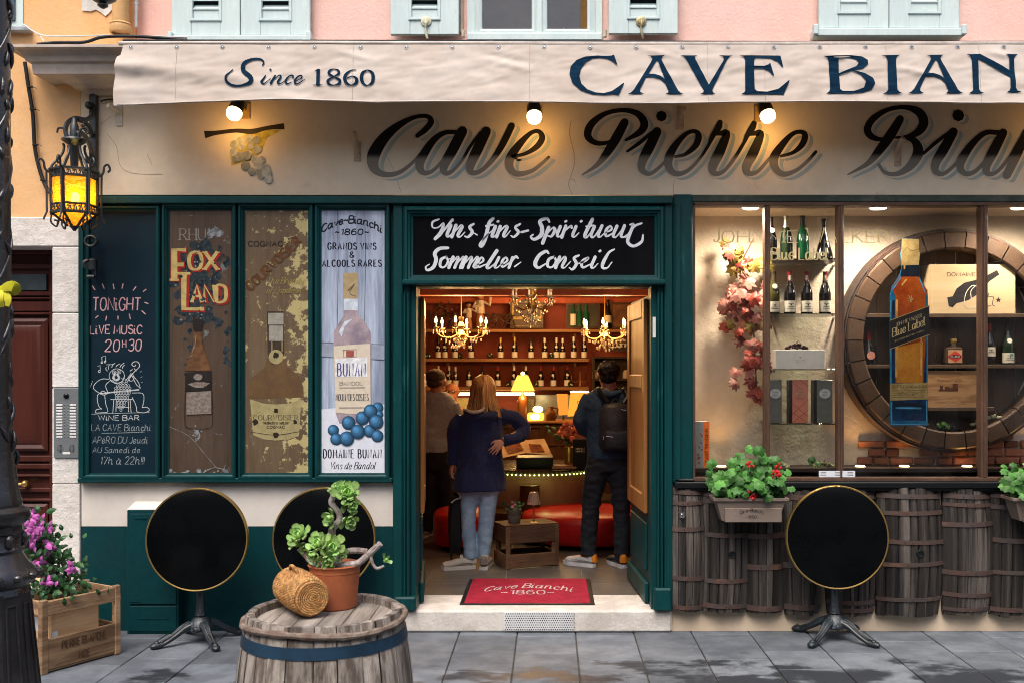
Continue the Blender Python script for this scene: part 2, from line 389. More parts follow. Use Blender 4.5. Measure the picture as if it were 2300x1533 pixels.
     # materials of the place
GREEN=mat("green_paint",(.0018,.047,.050),.42,col2=(.003,.037,.040),scale=3,bump=.25,bscale=45,stretch=(1,1,.25),dirt=(.01,.075,.075),dscale=11,dthr=(.61,.70),var=.2,spec=.2)
GREEN2=mat("green_plinth_paint",(.002,.042,.048),.5,col2=(.004,.036,.042),scale=2.2,bump=.2,bscale=90,dirt=(.008,.055,.06),dscale=9,dthr=(.6,.76),var=.18,spec=.15)
BEIGE=mat("fascia_plaster",(.71,.62,.48),.8,col2=(.62,.53,.40),scale=1.6,bump=.22,bscale=60,dirt=(.36,.29,.2),dscale=2.6,dthr=(.62,.8),var=.05)
CREAM=mat("plinth_plaster",(.68,.63,.57),.8,col2=(.60,.55,.49),scale=1.8,bump=.2,bscale=50,dirt=(.42,.36,.3),dscale=4,dthr=(.66,.8),var=.05)
PINK=mat("pink_plaster",(.84,.50,.42),.85,col2=(.80,.54,.47),scale=1.3,bump=.5,bscale=38,bdist=.008,dirt=(.72,.38,.30),dscale=3,dthr=(.6,.8),var=.05)
ORANGE=mat("ochre_plaster",(.74,.40,.16),.85,col2=(.78,.48,.24),scale=1.2,bump=.5,bscale=30,bdist=.008,dirt=(.72,.48,.27),dscale=2.4,dthr=(.55,.72),var=.07)
STONE=mat("white_limestone",(.73,.70,.67),.8,col2=(.62,.58,.53),scale=2.5,bump=.6,bscale=16,bdist=.02,dirt=(.36,.30,.24),dscale=6,dthr=(.62,.72),var=.10)
STEPST=mat("step_stone",(.64,.60,.55),.8,col2=(.50,.46,.41),scale=6,bump=.5,bscale=30,bdist=.010,dirt=(.25,.22,.19),dscale=4,dthr=(.62,.78),var=.1)
CORN=mat("cornice_stucco",(.52,.44,.38),.8,scale=4,bump=.25,bscale=40,dirt=(.3,.24,.2),dscale=5,dthr=(.6,.8),var=.07)
MINT=mat("pale_green_paint",(.54,.65,.64),.5,col2=(.60,.70,.68),scale=4,bump=.35,bscale=35,stretch=(1,1,.2),dirt=(.30,.38,.36),dscale=8,dthr=(.66,.76),var=.07)
GREYSILL=mat("grey_paint",(.35,.38,.4),.6)
BLACKP=mat("black_paint",(.006,.008,.009),.4,bump=.2)
IRON=mat("wrought_iron",(.012,.018,.022),.42,bump=.5,bscale=60,var=.25,spec=.6)
BROWNF=mat("rusty_brown_frame",(.075,.042,.028),.55,col2=(.11,.06,.04),scale=6,bump=.5,bscale=60,stretch=(1,1,.4),dirt=(.20,.12,.08),dscale=12,dthr=(.62,.74),var=.2)
BOARD=mat("dark_plank",(.06,.035,.024),.5,scale=4,stretch=(.15,1,1),var=.2)
SLAB=mat("paving_stone",(.150,.168,.190),.6,col2=(.100,.114,.132),scale=5,bump=.4,bscale=90,bdist=.003,tint=.22,var=.10,dirt=(.085,.095,.108),dscale=6,dthr=(.56,.78))
JOINT=mat("joint_sand",(.085,.075,.062),.95,bump=.5,bscale=120)
ASPH=mat("street_asphalt",(.08,.08,.085),.85)
TILE=mat("floor_tile",(.105,.095,.085),.38,col2=(.085,.078,.07),scale=4,bump=.1,tint=.15,var=.1)
GROUT=mat("grout",(.30,.27,.23),.9)
REDW=mat("red_wall",(.23,.042,.020),.7,col2=(.15,.028,.014),scale=1.5,bump=.15,var=.1)
DARKW=mat("interior_dark",(.03,.018,.012),.7)
SHELFW=mat("shelf_wood",(.33,.15,.055),.5,scale=4,stretch=(.12,1,1),var=.18)
SHOPGL=glass("shop_glass",(1,1,1),.9,0.0,dust=.03)
PANEGL=glass("window_glass",(.55,.6,.6),1.3,0.0)
DISPW=mat("display_plaster",(.70,.60,.48),.85,col2=(.62,.52,.41),scale=2,bump=.9,bscale=9,bdist=.02,var=.05)
PIPE=mat("ochre_pipe",(.62,.36,.15),.5,var=.06)
WHITE=mat("white_plastic",(.7,.7,.68),.45,var=.05)
RUST=mat("rusty_steel",(.42,.33,.25),.7,dirt=(.22,.1,.05),dscale=14,dthr=(.55,.68),var=.1)
STEEL=mat("brushed_steel",(.33,.35,.36),.38,metal=.7,bump=.05,var=.05)
BRASS=mat("brass",(.55,.36,.12),.3,metal=.9,var=.08,bump=.05)
CHROME=mat("chrome",(.6,.6,.6),.2,metal=1,var=.03,bump=0)
def wet(m):
 N,Lk=m.node_tree.nodes,m.node_tree.links;b=N["Principled BSDF"]
 ge=N.new("ShaderNodeNewGeometry");mp=N.new("ShaderNodeMapping");mp.inputs["Scale"].default_value=(1.0,1.5,1)
 Lk.new(ge.outputs["Position"],mp.inputs[0])
 n=N.new("ShaderNodeTexNoise");n.inputs["Scale"].default_value=2.3;n.inputs["Detail"].default_value=7;n.inputs["Roughness"].default_value=.62
 Lk.new(mp.outputs[0],n.inputs["Vector"])
 sp=N.new("ShaderNodeSeparateXYZ");Lk.new(ge.outputs["Position"],sp.inputs[0])
 g=N.new("ShaderNodeMapRange");g.inputs[1].default_value=-.15;g.inputs[2].default_value=-1.0;g.inputs[3].default_value=-.22;g.inputs[4].default_value=.115
 Lk.new(sp.outputs[1],g.inputs[0])
 gx=N.new("ShaderNodeMapRange");gx.inputs[1].default_value=-1.2;gx.inputs[2].default_value=.2;gx.inputs[3].default_value=-.09;gx.inputs[4].default_value=.0
 Lk.new(sp.outputs[0],gx.inputs[0])
 ad=N.new("ShaderNodeMath");ad.operation='ADD';Lk.new(n.outputs[0],ad.inputs[0]);Lk.new(g.outputs[0],ad.inputs[1])
 ad2=N.new("ShaderNodeMath");ad2.operation='ADD';Lk.new(ad.outputs[0],ad2.inputs[0]);Lk.new(gx.outputs[0],ad2.inputs[1])
 mk=N.new("ShaderNodeMapRange");mk.interpolation_type='SMOOTHSTEP';mk.inputs[1].default_value=.525;mk.inputs[2].default_value=.64
 Lk.new(ad2.outputs[0],mk.inputs[0])
 old=b.inputs["Base Color"].links[0].from_socket
 mx=N.new("ShaderNodeMix");mx.data_type='RGBA';Lk.new(mk.outputs[0],mx.inputs[0]);Lk.new(old,mx.inputs[6]);mx.inputs[7].default_value=(.030,.035,.042,1)
 Lk.new(mx.outputs[2],b.inputs["Base Color"])
 oldr=b.inputs["Roughness"].links[0].from_socket
 mr=N.new("ShaderNodeMix");mr.data_type='FLOAT';Lk.new(mk.outputs[0],mr.inputs[0]);Lk.new(oldr,mr.inputs[2]);mr.inputs[3].default_value=.36
 Lk.new(mr.outputs[0],b.inputs["Roughness"])
wet(SLAB)
# ground
mb=MB();mb.poly([(-14,-12,-.012),(14,-12,-.012),(14,.6,-.012),(-14,.6,-.012)]);o=mb.build("ground",JOINT,smooth=0);struct(o)
mb=MB();r2=random.Random(3)
cw=129.3*DIST/FOC
x0=X(1033.5)
for c in range(-13,14):
 xa=x0+c*cw;y=r2.uniform(-.45,-.1) if c else-.2
 y=.05;first=True
 while y>-9.5:
  ln=r2.choice((.40,.58,.60,.62)) if not first else r2.uniform(.15,.6);first=False
  mb.t=r2.random();g=.0035
  mb.box(xa+g,xa+cw-g,max(y-ln,-9.6)+g,y-g,-.010,r2.uniform(-.0015,.0015),bev=.004)
  y-=ln
o=mb.build("pavement",SLAB,smooth=0);struct(o)
# building opposite (behind the camera; seen in the glass)
op=thing("opposite_building","plain cream house across the street with shuttered windows","building",(0,-11,0))
OPW=mat("opposite_plaster",(.55,.46,.36),.85,var=.06);OPS=mat("opposite_shutter",(.12,.16,.15),.6)
OPG=mat("opposite_glass",(.03,.035,.04),.1,bump=0)
mb=MB();mb.box(-14,14,-11.6,-10.6,0,6.3);mb.build("wall",OPW,op,smooth=0)
for fl in range(2):
 for k in range(-5,6):
  x=k*2.4+.4;z=.2+fl*2.9
  mb=MB();mb.box(x-.5,x+.5,-10.62,-10.58,z,z+2.0);w_=mb.build("window",OPG,op,smooth=0)
  if fl>0:
   mb=MB()
   for s in(-1,1):
    xa=x+s*.78
    mb.box(xa-.26,xa+.26,-10.61,-10.57,z,z+2.0)
    for j in range(14):mb.box(xa-.2,xa+.2,-10.58,-10.54,z+.1+j*.13,z+.17+j*.13)
   mb.build("shutter",OPS,w_,smooth=0)
   # neighbouring house (ochre) on the side of the dark door
nb=thing("ochre_house","ochre plastered house with white stone door surround","building",(-3.4,0.15,0))
mb=MB()
xr=X(300);xs=X(183);xd=X(120)
mb.box(-5.2,X(181),.0,.5,Z(490),Z(108));mb.box(-5.2,xr,.004,.5,Z(108)+.001,6.4)
mb.build("wall",ORANGE,nb)
mb=MB()
jy=-.02
zz=[-.01,Z(1430)+.0,Z(1085),Z(870),Z(700),Z(553),Z(488)]
def rough_block(mb,x0,x1,y0,y1,z0,z1):
 mb.t=rnd.random();mb.box(x0,x1,y0,y1,z0,z1,bev=.006)
for za,zb in((-.01,Z(1085)),(Z(1085),Z(870)),(Z(870),Z(703)),(Z(703),Z(555))):
 rough_block(mb,xd,xs-.002,jy,.42,za+.0015,zb-.0015)
rough_block(mb,-5.2,xs-.002,jy,.42,Z(555)+.0015,Z(489))
mb.box(-5.2,-4.05,jy,.42,0,Z(555)-.002)
mb.build("door_surround",STONE,nb)
mb=MB();mb.box(-5.2,xs,.42,.5,0,Z(489));mb.build("back_wall",STONE,nb)
mb=MB();mb.box(-4.05,xd,-.02,.42,0,.08,bev=.01);mb.build("threshold",STONE,nb)
w_=MB();w_.frame(X(-60),X(52),Z(64),5.2,[(0,-.002),(.05,-.002),(.05,.06)]);w1=w_.build("window",MINT,nb)
w_=MB();w_.box(X(-60)+.05,X(52)-.05,-.015,.05,Z(64)+.05,5.2);w_.build("pane",mat("dark_pane",(.05,.09,.13),.06,bump=0,var=0),w1)
w_=MB();w_.box(X(-60),X(74),-.06,.0,Z(76),Z(65),bev=.006);w_.build("sill",GREYSILL,w1)
w_=MB();f= lambda u,v:(X(u,-.004),-.004,Z(v,-.004))
w_.flat([[(183,-2),(254,-2),(252,22),(237,37),(226,28),(215,22),(204,26),(184,24)]],f);w_.build("bare_patch",mat("render_patch",(.75,.72,.66),.85,bump=.4),nb)
MAHO=mat("mahogany",(.055,.016,.012),.33,col2=(.085,.022,.015),scale=3,stretch=(1,1,.12),var=.2,bump=.15,bscale=30,dirt=(.12,.05,.03),dscale=9,dthr=(.72,.76))
dr=thing("wooden_door","dark mahogany panelled door with brass handle, set in white stone","door",(-3.8,.2,.08))
yb=.20
mb=MB();mb.box(-4.05,X(120,yb)+.0,yb+.02,yb+.07,.08,Z(560,yb),bev=.004)
mb.box(-4.05,xd,yb-.02,yb+.02,Z(572,yb),Z(560,yb),bev=.005)
for a,b in((592,604),(655,665),(668,673),(678,700),(702,708),(1022,1036),(1040,1052),(1064,1070),(1094,1104),(1118,1125)):
 mb.box(-4.05,xd,yb-.012,yb+.02,Z(b,yb),Z(a,yb),bev=.006)
mb.box(X(112,yb),xd,yb-.01,yb+.02,.08,Z(575,yb),bev=.004)
mb.build("door_leaf",MAHO,dr)
mb=MB()
mb.frame(X(-100,yb),X(108,yb),Z(1012,yb),Z(716,yb),[(0,yb-.004),(.02,yb-.016),(.045,yb-.004),(.06,yb-.012),(.10,yb-.012)])
mb.box(X(-100,yb)+.1,X(108,yb)-.1,yb-.012,yb+.03,Z(1012,yb)+.1,Z(716,yb)-.1,bev=.002)
mb.frame(X(-100,yb),X(108,yb),.2,Z(1130,yb),[(0,yb-.004),(.02,yb-.016),(.045,yb-.004),(.06,yb-.012),(.10,yb-.012)])
mb.box(X(-100,yb)+.1,X(108,yb)-.1,yb-.012,yb+.03,.3,Z(1130,yb)-.1,bev=.002)
mb.build("door_panel",MAHO,dr)
mb=MB();mb.box(X(-60,yb),X(104,yb),yb-.002,yb+.03,Z(652,yb),Z(616,yb));mb.build("transom_pane",mat("frosted_pane",(.055,.075,.085),.25,bump=.6,bscale=120,var=.1),dr)
mb=MB();hz=Z(1084,yb)
mb.tube([(X(58,yb),yb-.05,hz),(X(18,yb),yb-.055,hz-.006),(X(-40,yb),yb-.05,hz)],.011,8)
mb.ball((X(62,yb),yb-.035,hz),(.026,.03,.026));mb.tube([(X(62,yb),yb,hz),(X(62,yb),yb-.05,hz)],.014,8)
mb.build("handle",BRASS,dr)
ic=thing("intercom_panel","brushed steel intercom with two columns of name buttons, on the white jamb","intercom",(X(153),jy,Z(1026)))
ix0,ix1,iz0,iz1=X(126),X(182),Z(1026),Z(870)
mb=MB();mb.box(ix0,ix1,jy-.012,jy+.01,iz0,iz1,bev=.002);mb.build("face_plate",STEEL,ic)
mb=MB()
for k in range(12):
 z=iz1-.115-k*.0195
 for s,xa in((0,ix0+.018),(1,ix1-.018-.042)):
  mb.box(xa,xa+.042,jy-.0155,jy-.012,z-.0055,z+.0055,bev=.001)
o=mb.build("name_button",WHITE,ic);o['kind']='stuff'
mb=MB()
for k in range(12):
 z=iz1-.115-k*.0195
 for xa in(ix0+.072,ix1-.072):mb.ball((xa,jy-.013,z),(.004,.003,.004),6,4)
o=mb.build("call_button",CHROME,ic);o['kind']='stuff'
mb=MB();mb.ball((X(154),jy-.014,Z(888)),(.019,.012,.019),12,8);mb.build("camera_lens",mat("black_gloss",(.004,.004,.005),.08,bump=0),ic)
mb=MB()
for cx_ in(ix0+.045,ix1-.045):
 for a in range(-2,3):
  for b in range(-3,4):
   if abs(a)+abs(b)*.6<3:mb.ball((cx_+a*.009,jy-.0125,iz0+.06+b*.008),(.0028,.0015,.0028),6,4)
o=mb.build("speaker_hole",BLACKP,ic)
mb=MB();mb.box(X(146),X(163),jy-.0135,jy-.011,Z(1018),Z(1013));mb.build("maker_sticker",WHITE,ic)
dp=thing("drainpipe","ochre painted drainpipe with a collar, between ochre and pink plaster","drainpipe",(X(273),-.1,Z(78)))
mb=MB();px_=X(273,-.08);mb.tube([(px_,-.09,Z(70,-.09)),(px_,-.09,6.2)],.055,16);mb.build("pipe",PIPE,dp)
mb=MB();mb.lathe([(.058,Z(76,-.09)),(.07,Z(75,-.09)),(.074,Z(66,-.09)),(.066,Z(58,-.09)),(.07,Z(56,-.09)),(.06,Z(52,-.09)),(.05,Z(52,-.09))],(px_,-.09,0),18);mb.build("collar",PIPE,dp)
mb=MB();cx_=X(306,-.03);mb.tube([(cx_,-.03,Z(66)),(cx_,-.03,6.2)],.011,8);mb.tube([(cx_-.02,-.03,Z(12)),(cx_+.02,-.03,Z(12))],.006,6)
tag(mb.build("conduit",mat("grey_conduit",(.5,.55,.57),.5),smooth=40),"thin pale grey conduit clipped to pink plaster beside drainpipe","conduit")
CABLE=mat("black_cable",(.012,.012,.013),.5,bump=.1)
mb=MB()
def zp(px,py,y):return tuple(W(px,py,y))
mb.tube([zp(56,140,-.03),zp(64,195,-.03),zp(74,260,-.03),zp(78,330,-.03),zp(90,385,-.03),zp(106,425,-.04),zp(119,438,-.06)],.013,8,smooth=5)
for px,py in((67,195),(73,245),(79,325),(97,405)):mb.tube([zp(px-6,py,-.045),zp(px+7,py+1,-.045)],.006,6);mb.tube([zp(px+6,py,-.045),zp(px+16,py+4,-.04)],.002,4)
tag(mb.build("power_cable",CABLE),"thick black cable hanging down the ochre wall to the lantern","cable")
mb=MB()
mb.tube([zp(84,100,-.33),zp(130,96,-.33),zp(190,95,-.33),zp(230,84,-.33),zp(300,82,-.33),zp(420,90,-.33)],.011,8,smooth=6)
mb.tube([zp(170,99,-.33),zp(210,90,-.33)],.009,6)
tag(mb.build("roof_cable",CABLE),"black cable bundle lying on top of the cornice ledge","cable")
mb=MB()
mb.tube([zp(52,55,-.07),zp(90,78,-.2),zp(140,82,-.32),zp(250,80,-.32),zp(420,84,-.32)],.0045,6,smooth=6);mb.tube([zp(86,76,-.15),zp(100,94,-.3)],.003,5)
tag(mb.build("white_cable",WHITE),"thin white cable running from the window sill over the cornice","cable")
mb=MB()
hy=-.9
mb.lathe([(.0,Z(19,hy)),(.012,Z(19,hy)),(.03,Z(14,hy)),(.03,Z(11,hy)),(.014,Z(8,hy)),(.05,Z(4,hy)),(.075,Z(-3,hy)),(.09,Z(-14,hy)),(.06,Z(-30,hy)),(.0,Z(-40,hy))],(X(231,hy),hy,0),16)
tag(mb.build("hanging_lamp_finial",IRON),"black turned finial under a hanging street lantern at the ochre wall","lamp")
# the shop building
sb=thing("wine_shop","wine shop ground floor with beige painted fascia under pink upper wall","building",(0.3,.5,0))
XR=4.4
XL=X(185)
mb=MB();mb.box(xr+.002,XR,.05,.5,Z(108),6.4);mb.build("upper_wall",PINK,sb)
mb=MB();mb.box(X(181)+.002,XR,.0,.5,Z(438),Z(108)-.002);mb.build("fascia_board",BEIGE,sb)
fo=COL.objects["fascia_board"]
PAINT_BLK=mat("painted_black",(.010,.010,.009),.5,bump=0)
def letter_mat():
 m=mat("painted_letter",(.006,.006,.006),.6,col2=(.010,.009,.008),bump=.05,var=.1,spec=.12)
 N,Lk=m.node_tree.nodes,m.node_tree.links;b=N["Principled BSDF"]
 ge=N.new("ShaderNodeNewGeometry");sp=N.new("ShaderNodeSeparateXYZ");Lk.new(ge.outputs["Position"],sp.inputs[0])
 nz=N.new("ShaderNodeTexNoise");nz.inputs["Scale"].default_value=6
 ad=N.new("ShaderNodeMath");ad.operation='MULTIPLY_ADD';ad.inputs[1].default_value=.05;Lk.new(nz.outputs[0],ad.inputs[0]);Lk.new(sp.outputs[2],ad.inputs[2])
 r=N.new("ShaderNodeMapRange");r.inputs[1].default_value=Z(345)+.025;r.inputs[2].default_value=Z(362)+.025;r.interpolation_type='SMOOTHSTEP';Lk.new(ad.outputs[0],r.inputs[0])
 old=b.inputs["Base Color"].links[0].from_socket
 mx=N.new("ShaderNodeMix");mx.data_type='RGBA';Lk.new(r.outputs[0],mx.inputs[0]);Lk.new(old,mx.inputs[6]);mx.inputs[7].default_value=(.19,.18,.155,1)
 Lk.new(mx.outputs[2],b.inputs["Base Color"]);return m
LETM=letter_mat()
BLUEGR=mat("painted_shade",(.30,.40,.41),.7,col2=(.40,.44,.40),scale=8,bump=0,var=.08)
Q2= lambda x,y:(600+x/3.067,y/3.067)
Q3= lambda x,y:(1200+x/3.067,y/3.067)
Q4= lambda x,y:(1700+x/3.067,y/3.067)
SCR=[(Q2,[(1035,938,30),(1090,895,40),(1130,840,42),(1100,803,30),(1010,812,30),(900,870,50),(800,960,75),(735,1070,88),(735,1150,70),(780,1195,45),(850,1205,36),(930,1180,28),(1020,1105,22),(1075,1040,20)]),(Q2,[(1330,915,30),(1230,915,32),(1150,965,45),(1080,1065,60),(1050,1140,60),(1075,1190,40),(1130,1185,26),(1200,1120,22),(1280,1010,20)]),(Q2,[(1345,905,70),(1280,1030,72),(1220,1140,62),(1225,1190,42),(1270,1185,26),(1340,1110,22),(1400,1010,22),(1470,915,20)]),(Q2,[(1510,905,66),(1450,1030,72),(1400,1140,62),(1410,1190,40),(1470,1180,30),(1550,1105,36),(1620,1000,46),(1685,868,46)]),(Q2,[(1690,1080,22),(1780,1060,26),(1860,1010,40),(1895,950,42),(1870,908,30),(1815,920,30),(1735,1000,50),(1675,1090,62),(1675,1160,52),(1725,1200,40),(1820,1180,28),(1890,1130,24),(1940,1085,20)]),(Q3,[(590,940,14),(500,985,26),(420,985,36),(368,935,52),(395,855,50),(490,785,34),(610,762,30),(710,785,44),(757,850,56),(730,910,46),(630,968,18)]),(Q3,[(622,845,58),(560,960,66),(500,1055,54),(430,1140,30),(330,1207,10)]),(Q3,[(640,1045,18),(720,990,26),(800,925,26),(840,908,40)]),(Q3,[(845,908,62),(795,1010,70),(745,1110,62),(742,1170,46),(790,1200,30),(850,1165,24),(905,1110,20)]),(Q3,[(875,802,74),(876,803,74)]),(Q3,[(970,1082,20),(1040,1065,26),(1110,1005,42),(1132,940,44),(1105,907,30),(1045,925,30),(970,1005,48),(925,1095,60),(930,1160,52),(980,1200,38),(1060,1175,26),(1150,1080,20),(1225,960,22)]),(Q3,[(1280,845,36),(1268,880,46),(1235,930,36),(1205,990,22)]),(Q3,[(1240,925,24),(1290,920,36),(1325,925,50),(1275,1050,70),(1230,1145,62),(1240,1195,40),(1300,1185,26),(1380,1090,24),(1460,960,22)]),(Q3,[(1515,850,36),(1500,885,46),(1470,930,34),(1445,985,22)]),(Q3,[(1475,928,24),(1525,920,36),(1558,928,50),(1510,1050,70),(1462,1145,60),(1475,1195,40),(1535,1185,26),(1610,1105,22),(1680,1030,18)]),(Q4,[(165,1078,20),(250,1052,26),(312,995,42),(330,935,42),(300,910,30),(240,928,32),(165,1010,50),(115,1095,62),(130,1165,50),(185,1202,38),(270,1175,26),(350,1110,24),(405,1048,22)]),(Q4,[(935,945,14),(850,962,28),(785,940,46),(760,890,50),(800,820,46),(900,758,32),(1020,742,32),(1115,775,58),(1148,845,66),(1110,910,54),(1030,945,28),(950,950,14)]),(Q4,[(1020,945,26),(1085,975,50),(1110,1050,72),(1060,1140,58),(970,1198,34),(885,1192,26),(838,1135,18)]),(Q4,[(985,822,54),(920,930,68),(840,1040,58),(760,1130,34),(625,1205,8)]),(Q4,[(1145,1060,22),(1230,985,26),(1310,925,26),(1345,910,40)]),(Q4,[(1352,910,62),(1285,1030,70),(1232,1120,62),(1230,1180,46),(1280,1200,30),(1350,1150,24),(1410,1080,20)]),(Q4,[(1385,797,82),(1386,798,82)]),(Q4,[(1660,915,34),(1570,918,36),(1485,990,46),(1412,1095,62),(1400,1160,50),(1440,1200,36),(1505,1180,28),(1580,1100,24),(1640,1020,22)]),(Q4,[(1695,915,58),(1630,1040,70),(1580,1140,60),(1588,1195,40),(1645,1190,26),(1730,1100,22),(1800,985,22),(1845,915,30)]),(Q4,[(1860,910,56),(1790,1060,66),(1720,1210,56)]),(Q4,[(1790,1090,24),(1870,960,30),(1940,915,40),(1970,940,60),(1910,1080,70),(1880,1170,60),(1910,1200,36),(1990,1130,22)]),]
m_sh,m_gap,m_let=MB(),MB(),MB()
for Q,pts in SCR:
 for mb_,du,dv,grow,y in((m_sh,36,22,0,-.0015),(m_gap,9,8,8,-.003),(m_let,0,0,0,-.0045)):
  L=[]
  for a,b,w in pts:
   u,v=Q(a+du,b+dv);L.append((u,v,(w+grow)/3.067))
  mb_.stroke(L,(lambda y: lambda u,v:(X(u),y,Z(v)))(y),5)
m_sh.build("lettering_shadow",BLUEGR,fo,smooth=0);m_gap.build("lettering_gap",BEIGE,fo,smooth=0);m_let.build("lettering",LETM,fo,smooth=0)
f= lambda y:(lambda u,v:(X(u),y,Z(v)))
mb=MB();mb.stroke([(460,303,17),(485,299,10),(530,294,9),(565,296,12),(600,288,9),(638,284,14)],f(-.002),4,False);mb.build("painted_twig",mat("painted_brown",(.03,.022,.014),.6,bump=0),fo,smooth=0)
mb=MB();mb.flat([[(516,345),(530,315),(555,300),(590,292),(634,292),(600,310),(585,345),(560,362),(520,372)]],f(-.0015));mb.build("painted_leaf",mat("painted_yellow",(.55,.44,.07),.6,bump=0,var=.15,scale=20),fo,smooth=0)
mb=MB();gr=random.Random(5)
for k,(gx,gy) in enumerate([(527,325),(541,318),(561,313),(576,316),(526,342),(544,330),(563,328),(579,336),(529,358),(540,352),(560,347),(573,358),(588,360),(552,373),(566,386),(581,372),(587,392),(597,378),(555,350),(600,390),(604,404)]):
 mb.t=gr.random();r_=gr.uniform(8,11)
 mb.flat([[(gx+r_*math.cos(a*.524),gy+r_*math.sin(a*.524)) for a in range(12)]],f(-.0022-k*.0004))
mb.build("painted_grapes",mat("painted_grape",(.36,.38,.33),.6,bump=0,tint=.35,var=.15,scale=30),fo,smooth=0)
mb=MB()
for P in([(1283,270),(1279,300),(1287,335),(1291,365),(1281,400),(1277,415),(1285,438)],[(1283,403),(1290,405),(1292,412)],[(868,350),(885,385),(900,430)],[(240,300),(262,330),(270,372),(300,390),(365,392)],[(225,280),(250,262)],[(330,345),(342,372)],[(1514,405),(1512,437)]):
 mb.stroke([(a,b,.75) for a,b in P],f(-.001),3,False)
mb.build("crack",mat("crack_dark",(.22,.16,.1),.9,bump=0),fo,smooth=0)
mb=MB();mb.box(XL,X(886),-.012,.4,Z(1180),Z(1083));mb.build("plinth_plaster",CREAM,sb)
mb=MB();mb.box(XL,X(886),-.010,.4,0,Z(1180)-.0005);mb.build("plinth_paint",GREEN2,sb)
mb=MB();mb.box(X(1507),XR,-.010,.4,0,Z(1075));mb.build("barrel_wall",mat("barrel_wall_plaster",(.62,.50,.37),.8,col2=(.54,.43,.31),scale=2,bump=.2,dirt=(.35,.28,.2),dscale=3,dthr=(.6,.8),var=.05),sb)
mb=MB()
bx0,bx1,by=X(285,-.1),X(401,-.1),-.1
mb.poly([(bx0,by,Z(1143,by)),(bx1,by,Z(1143,by)),(bx1-.01,-.012,Z(1124)),(bx0+.02,-.012,Z(1124))])
mb.poly([(bx0,by,Z(1143,by)),(bx0+.02,-.012,Z(1124)),(bx0,-.012,Z(1143,by))]);mb.poly([(bx1,by,Z(1143,by)),(bx1,-.012,Z(1143,by)),(bx1-.01,-.012,Z(1124))])
mb.build("meter_housing_cap",CREAM,sb)
mt=thing("meter_cabinet","green painted meter cabinet door at the foot of the wall","cabinet",((bx0+bx1)/2,by,0))
mb=MB();mb.box(bx0,bx1,by,-.013,0,Z(1143,by)-.001,bev=.006);mb.build("body",GREEN2,mt)
mb=MB();mb.box(bx0+.02,bx1-.012,by-.010,by,Z(1355,by),Z(1152,by),bev=.003);mb.box(bx0+.02,bx1-.012,by-.006,by,.02,Z(1360,by),bev=.003)
mb.box(bx0+.06,bx0+.14,by-.014,by-.009,Z(1164,by),Z(1160,by));mb.box(bx0+.02,bx0+.09,by-.013,by-.01,Z(1350,by),Z(1342,by));mb.box(bx0+.08,bx1-.07,by-.009,by-.005,Z(1389,by),Z(1386,by))
mb.build("door",GREEN2,mt)
# green timber shopfront
FRP=[(0,.0),(0,-.055),(.007,-.066),(.018,-.066),(.023,-.052),(.029,-.048),(.032,-.036),(.039,-.034),(.041,-.018)]
mb=MB()
mb.box(X(217),X(1511,-.1),-.10,.02,Z(457,-.1),Z(440,-.1),bev=.005)
mb.box(XL,X(885),-.02,.1,Z(1083),Z(457),bev=.002)
mb.box(XL,X(885),-.075,-.0,Z(1083,-.07),Z(1072,-.07),bev=.006)
mb.box(XL-.002,X(199,-.06),-.06,.0,Z(1072,-.06),Z(460,-.06),bev=.006)
mb.build("shopfront_frame",GREEN,sb)
panels=[(183,360,462,1080),(364,531,458,1080),(535,704,458,1080),(707,876,458,1080)]
for a,b,c,d in panels:
 mb=MB();mb.frame(X(a,-.06),X(b,-.06),Z(d-5,-.06),Z(c,-.06),[(i,y-.012) for i,y in FRP]);mb.build("panel_moulding",GREEN,sb)
mb=MB()
mb.box(X(886),X(905,-.06),-.07,.18,FLOOR+.0,Z(458),bev=.006)
mb.box(X(905,-.06),X(921,-.05),-.045,.18,FLOOR,Z(458),bev=.005);mb.box(X(921,-.04),X(934,-.04),-.03,.18,FLOOR,Z(640),bev=.005)
mb.box(X(1492,-.06),X(1508),-.07,.18,FLOOR+.0,Z(458),bev=.006)
mb.box(X(1477,-.05),X(1492,-.06),-.045,.18,FLOOR,Z(458),bev=.005);mb.box(X(1463,-.04),X(1477,-.04),-.03,.18,FLOOR,Z(640),bev=.005)
for s in(888,1473):
 for k in range(3):mb.tube([(X(s+12+k*8-(6 if s>900 else 0),-.075),-.066,.22),(X(s+12+k*8-(6 if s>900 else 0),-.075),-.066,Z(660))],.008,6)
mb.box(X(1469,-.09),X(1509,-.09),-.095,.1,FLOOR-.0,Z(1320,-.09),bev=.012)
mb.box(X(884,-.09),X(934,-.09),-.09,.1,FLOOR-.0,Z(1340,-.09),bev=.012)
mb.box(X(888),X(1508),-.028,.18,Z(645),Z(457),bev=.003)
mb.build("door_case",GREEN,sb)
mb=MB()
mb.frame(X(905,-.1),X(1493,-.1),Z(638,-.1),Z(463,-.1),[(0,-.03),(0,-.085),(.012,-.10),(.026,-.10),(.032,-.085),(.045,-.08),(.05,-.066),(.062,-.062),(.066,-.045)])
mb.box(X(903,-.1),X(1495,-.1),-.115,-.03,Z(640,-.1),Z(628,-.1),bev=.008)
mb.build("transom_moulding",GREEN,sb)
mb=MB();mb.box(X(1509),X(1554),-.06,.15,Z(1082),Z(440),bev=.01);mb.box(X(1516,-.06),X(1530,-.07),-.075,-.05,Z(1075),Z(462),bev=.006);mb.build("pilaster",GREEN,sb)
mb=MB();mb.box(X(1512),XR,-.045,.12,Z(457),Z(440),bev=.008);mb.build("window_head",mat("grey_green_paint",(.028,.045,.036),.5,dirt=(.08,.09,.075),dscale=6,dthr=(.5,.75)),sb)
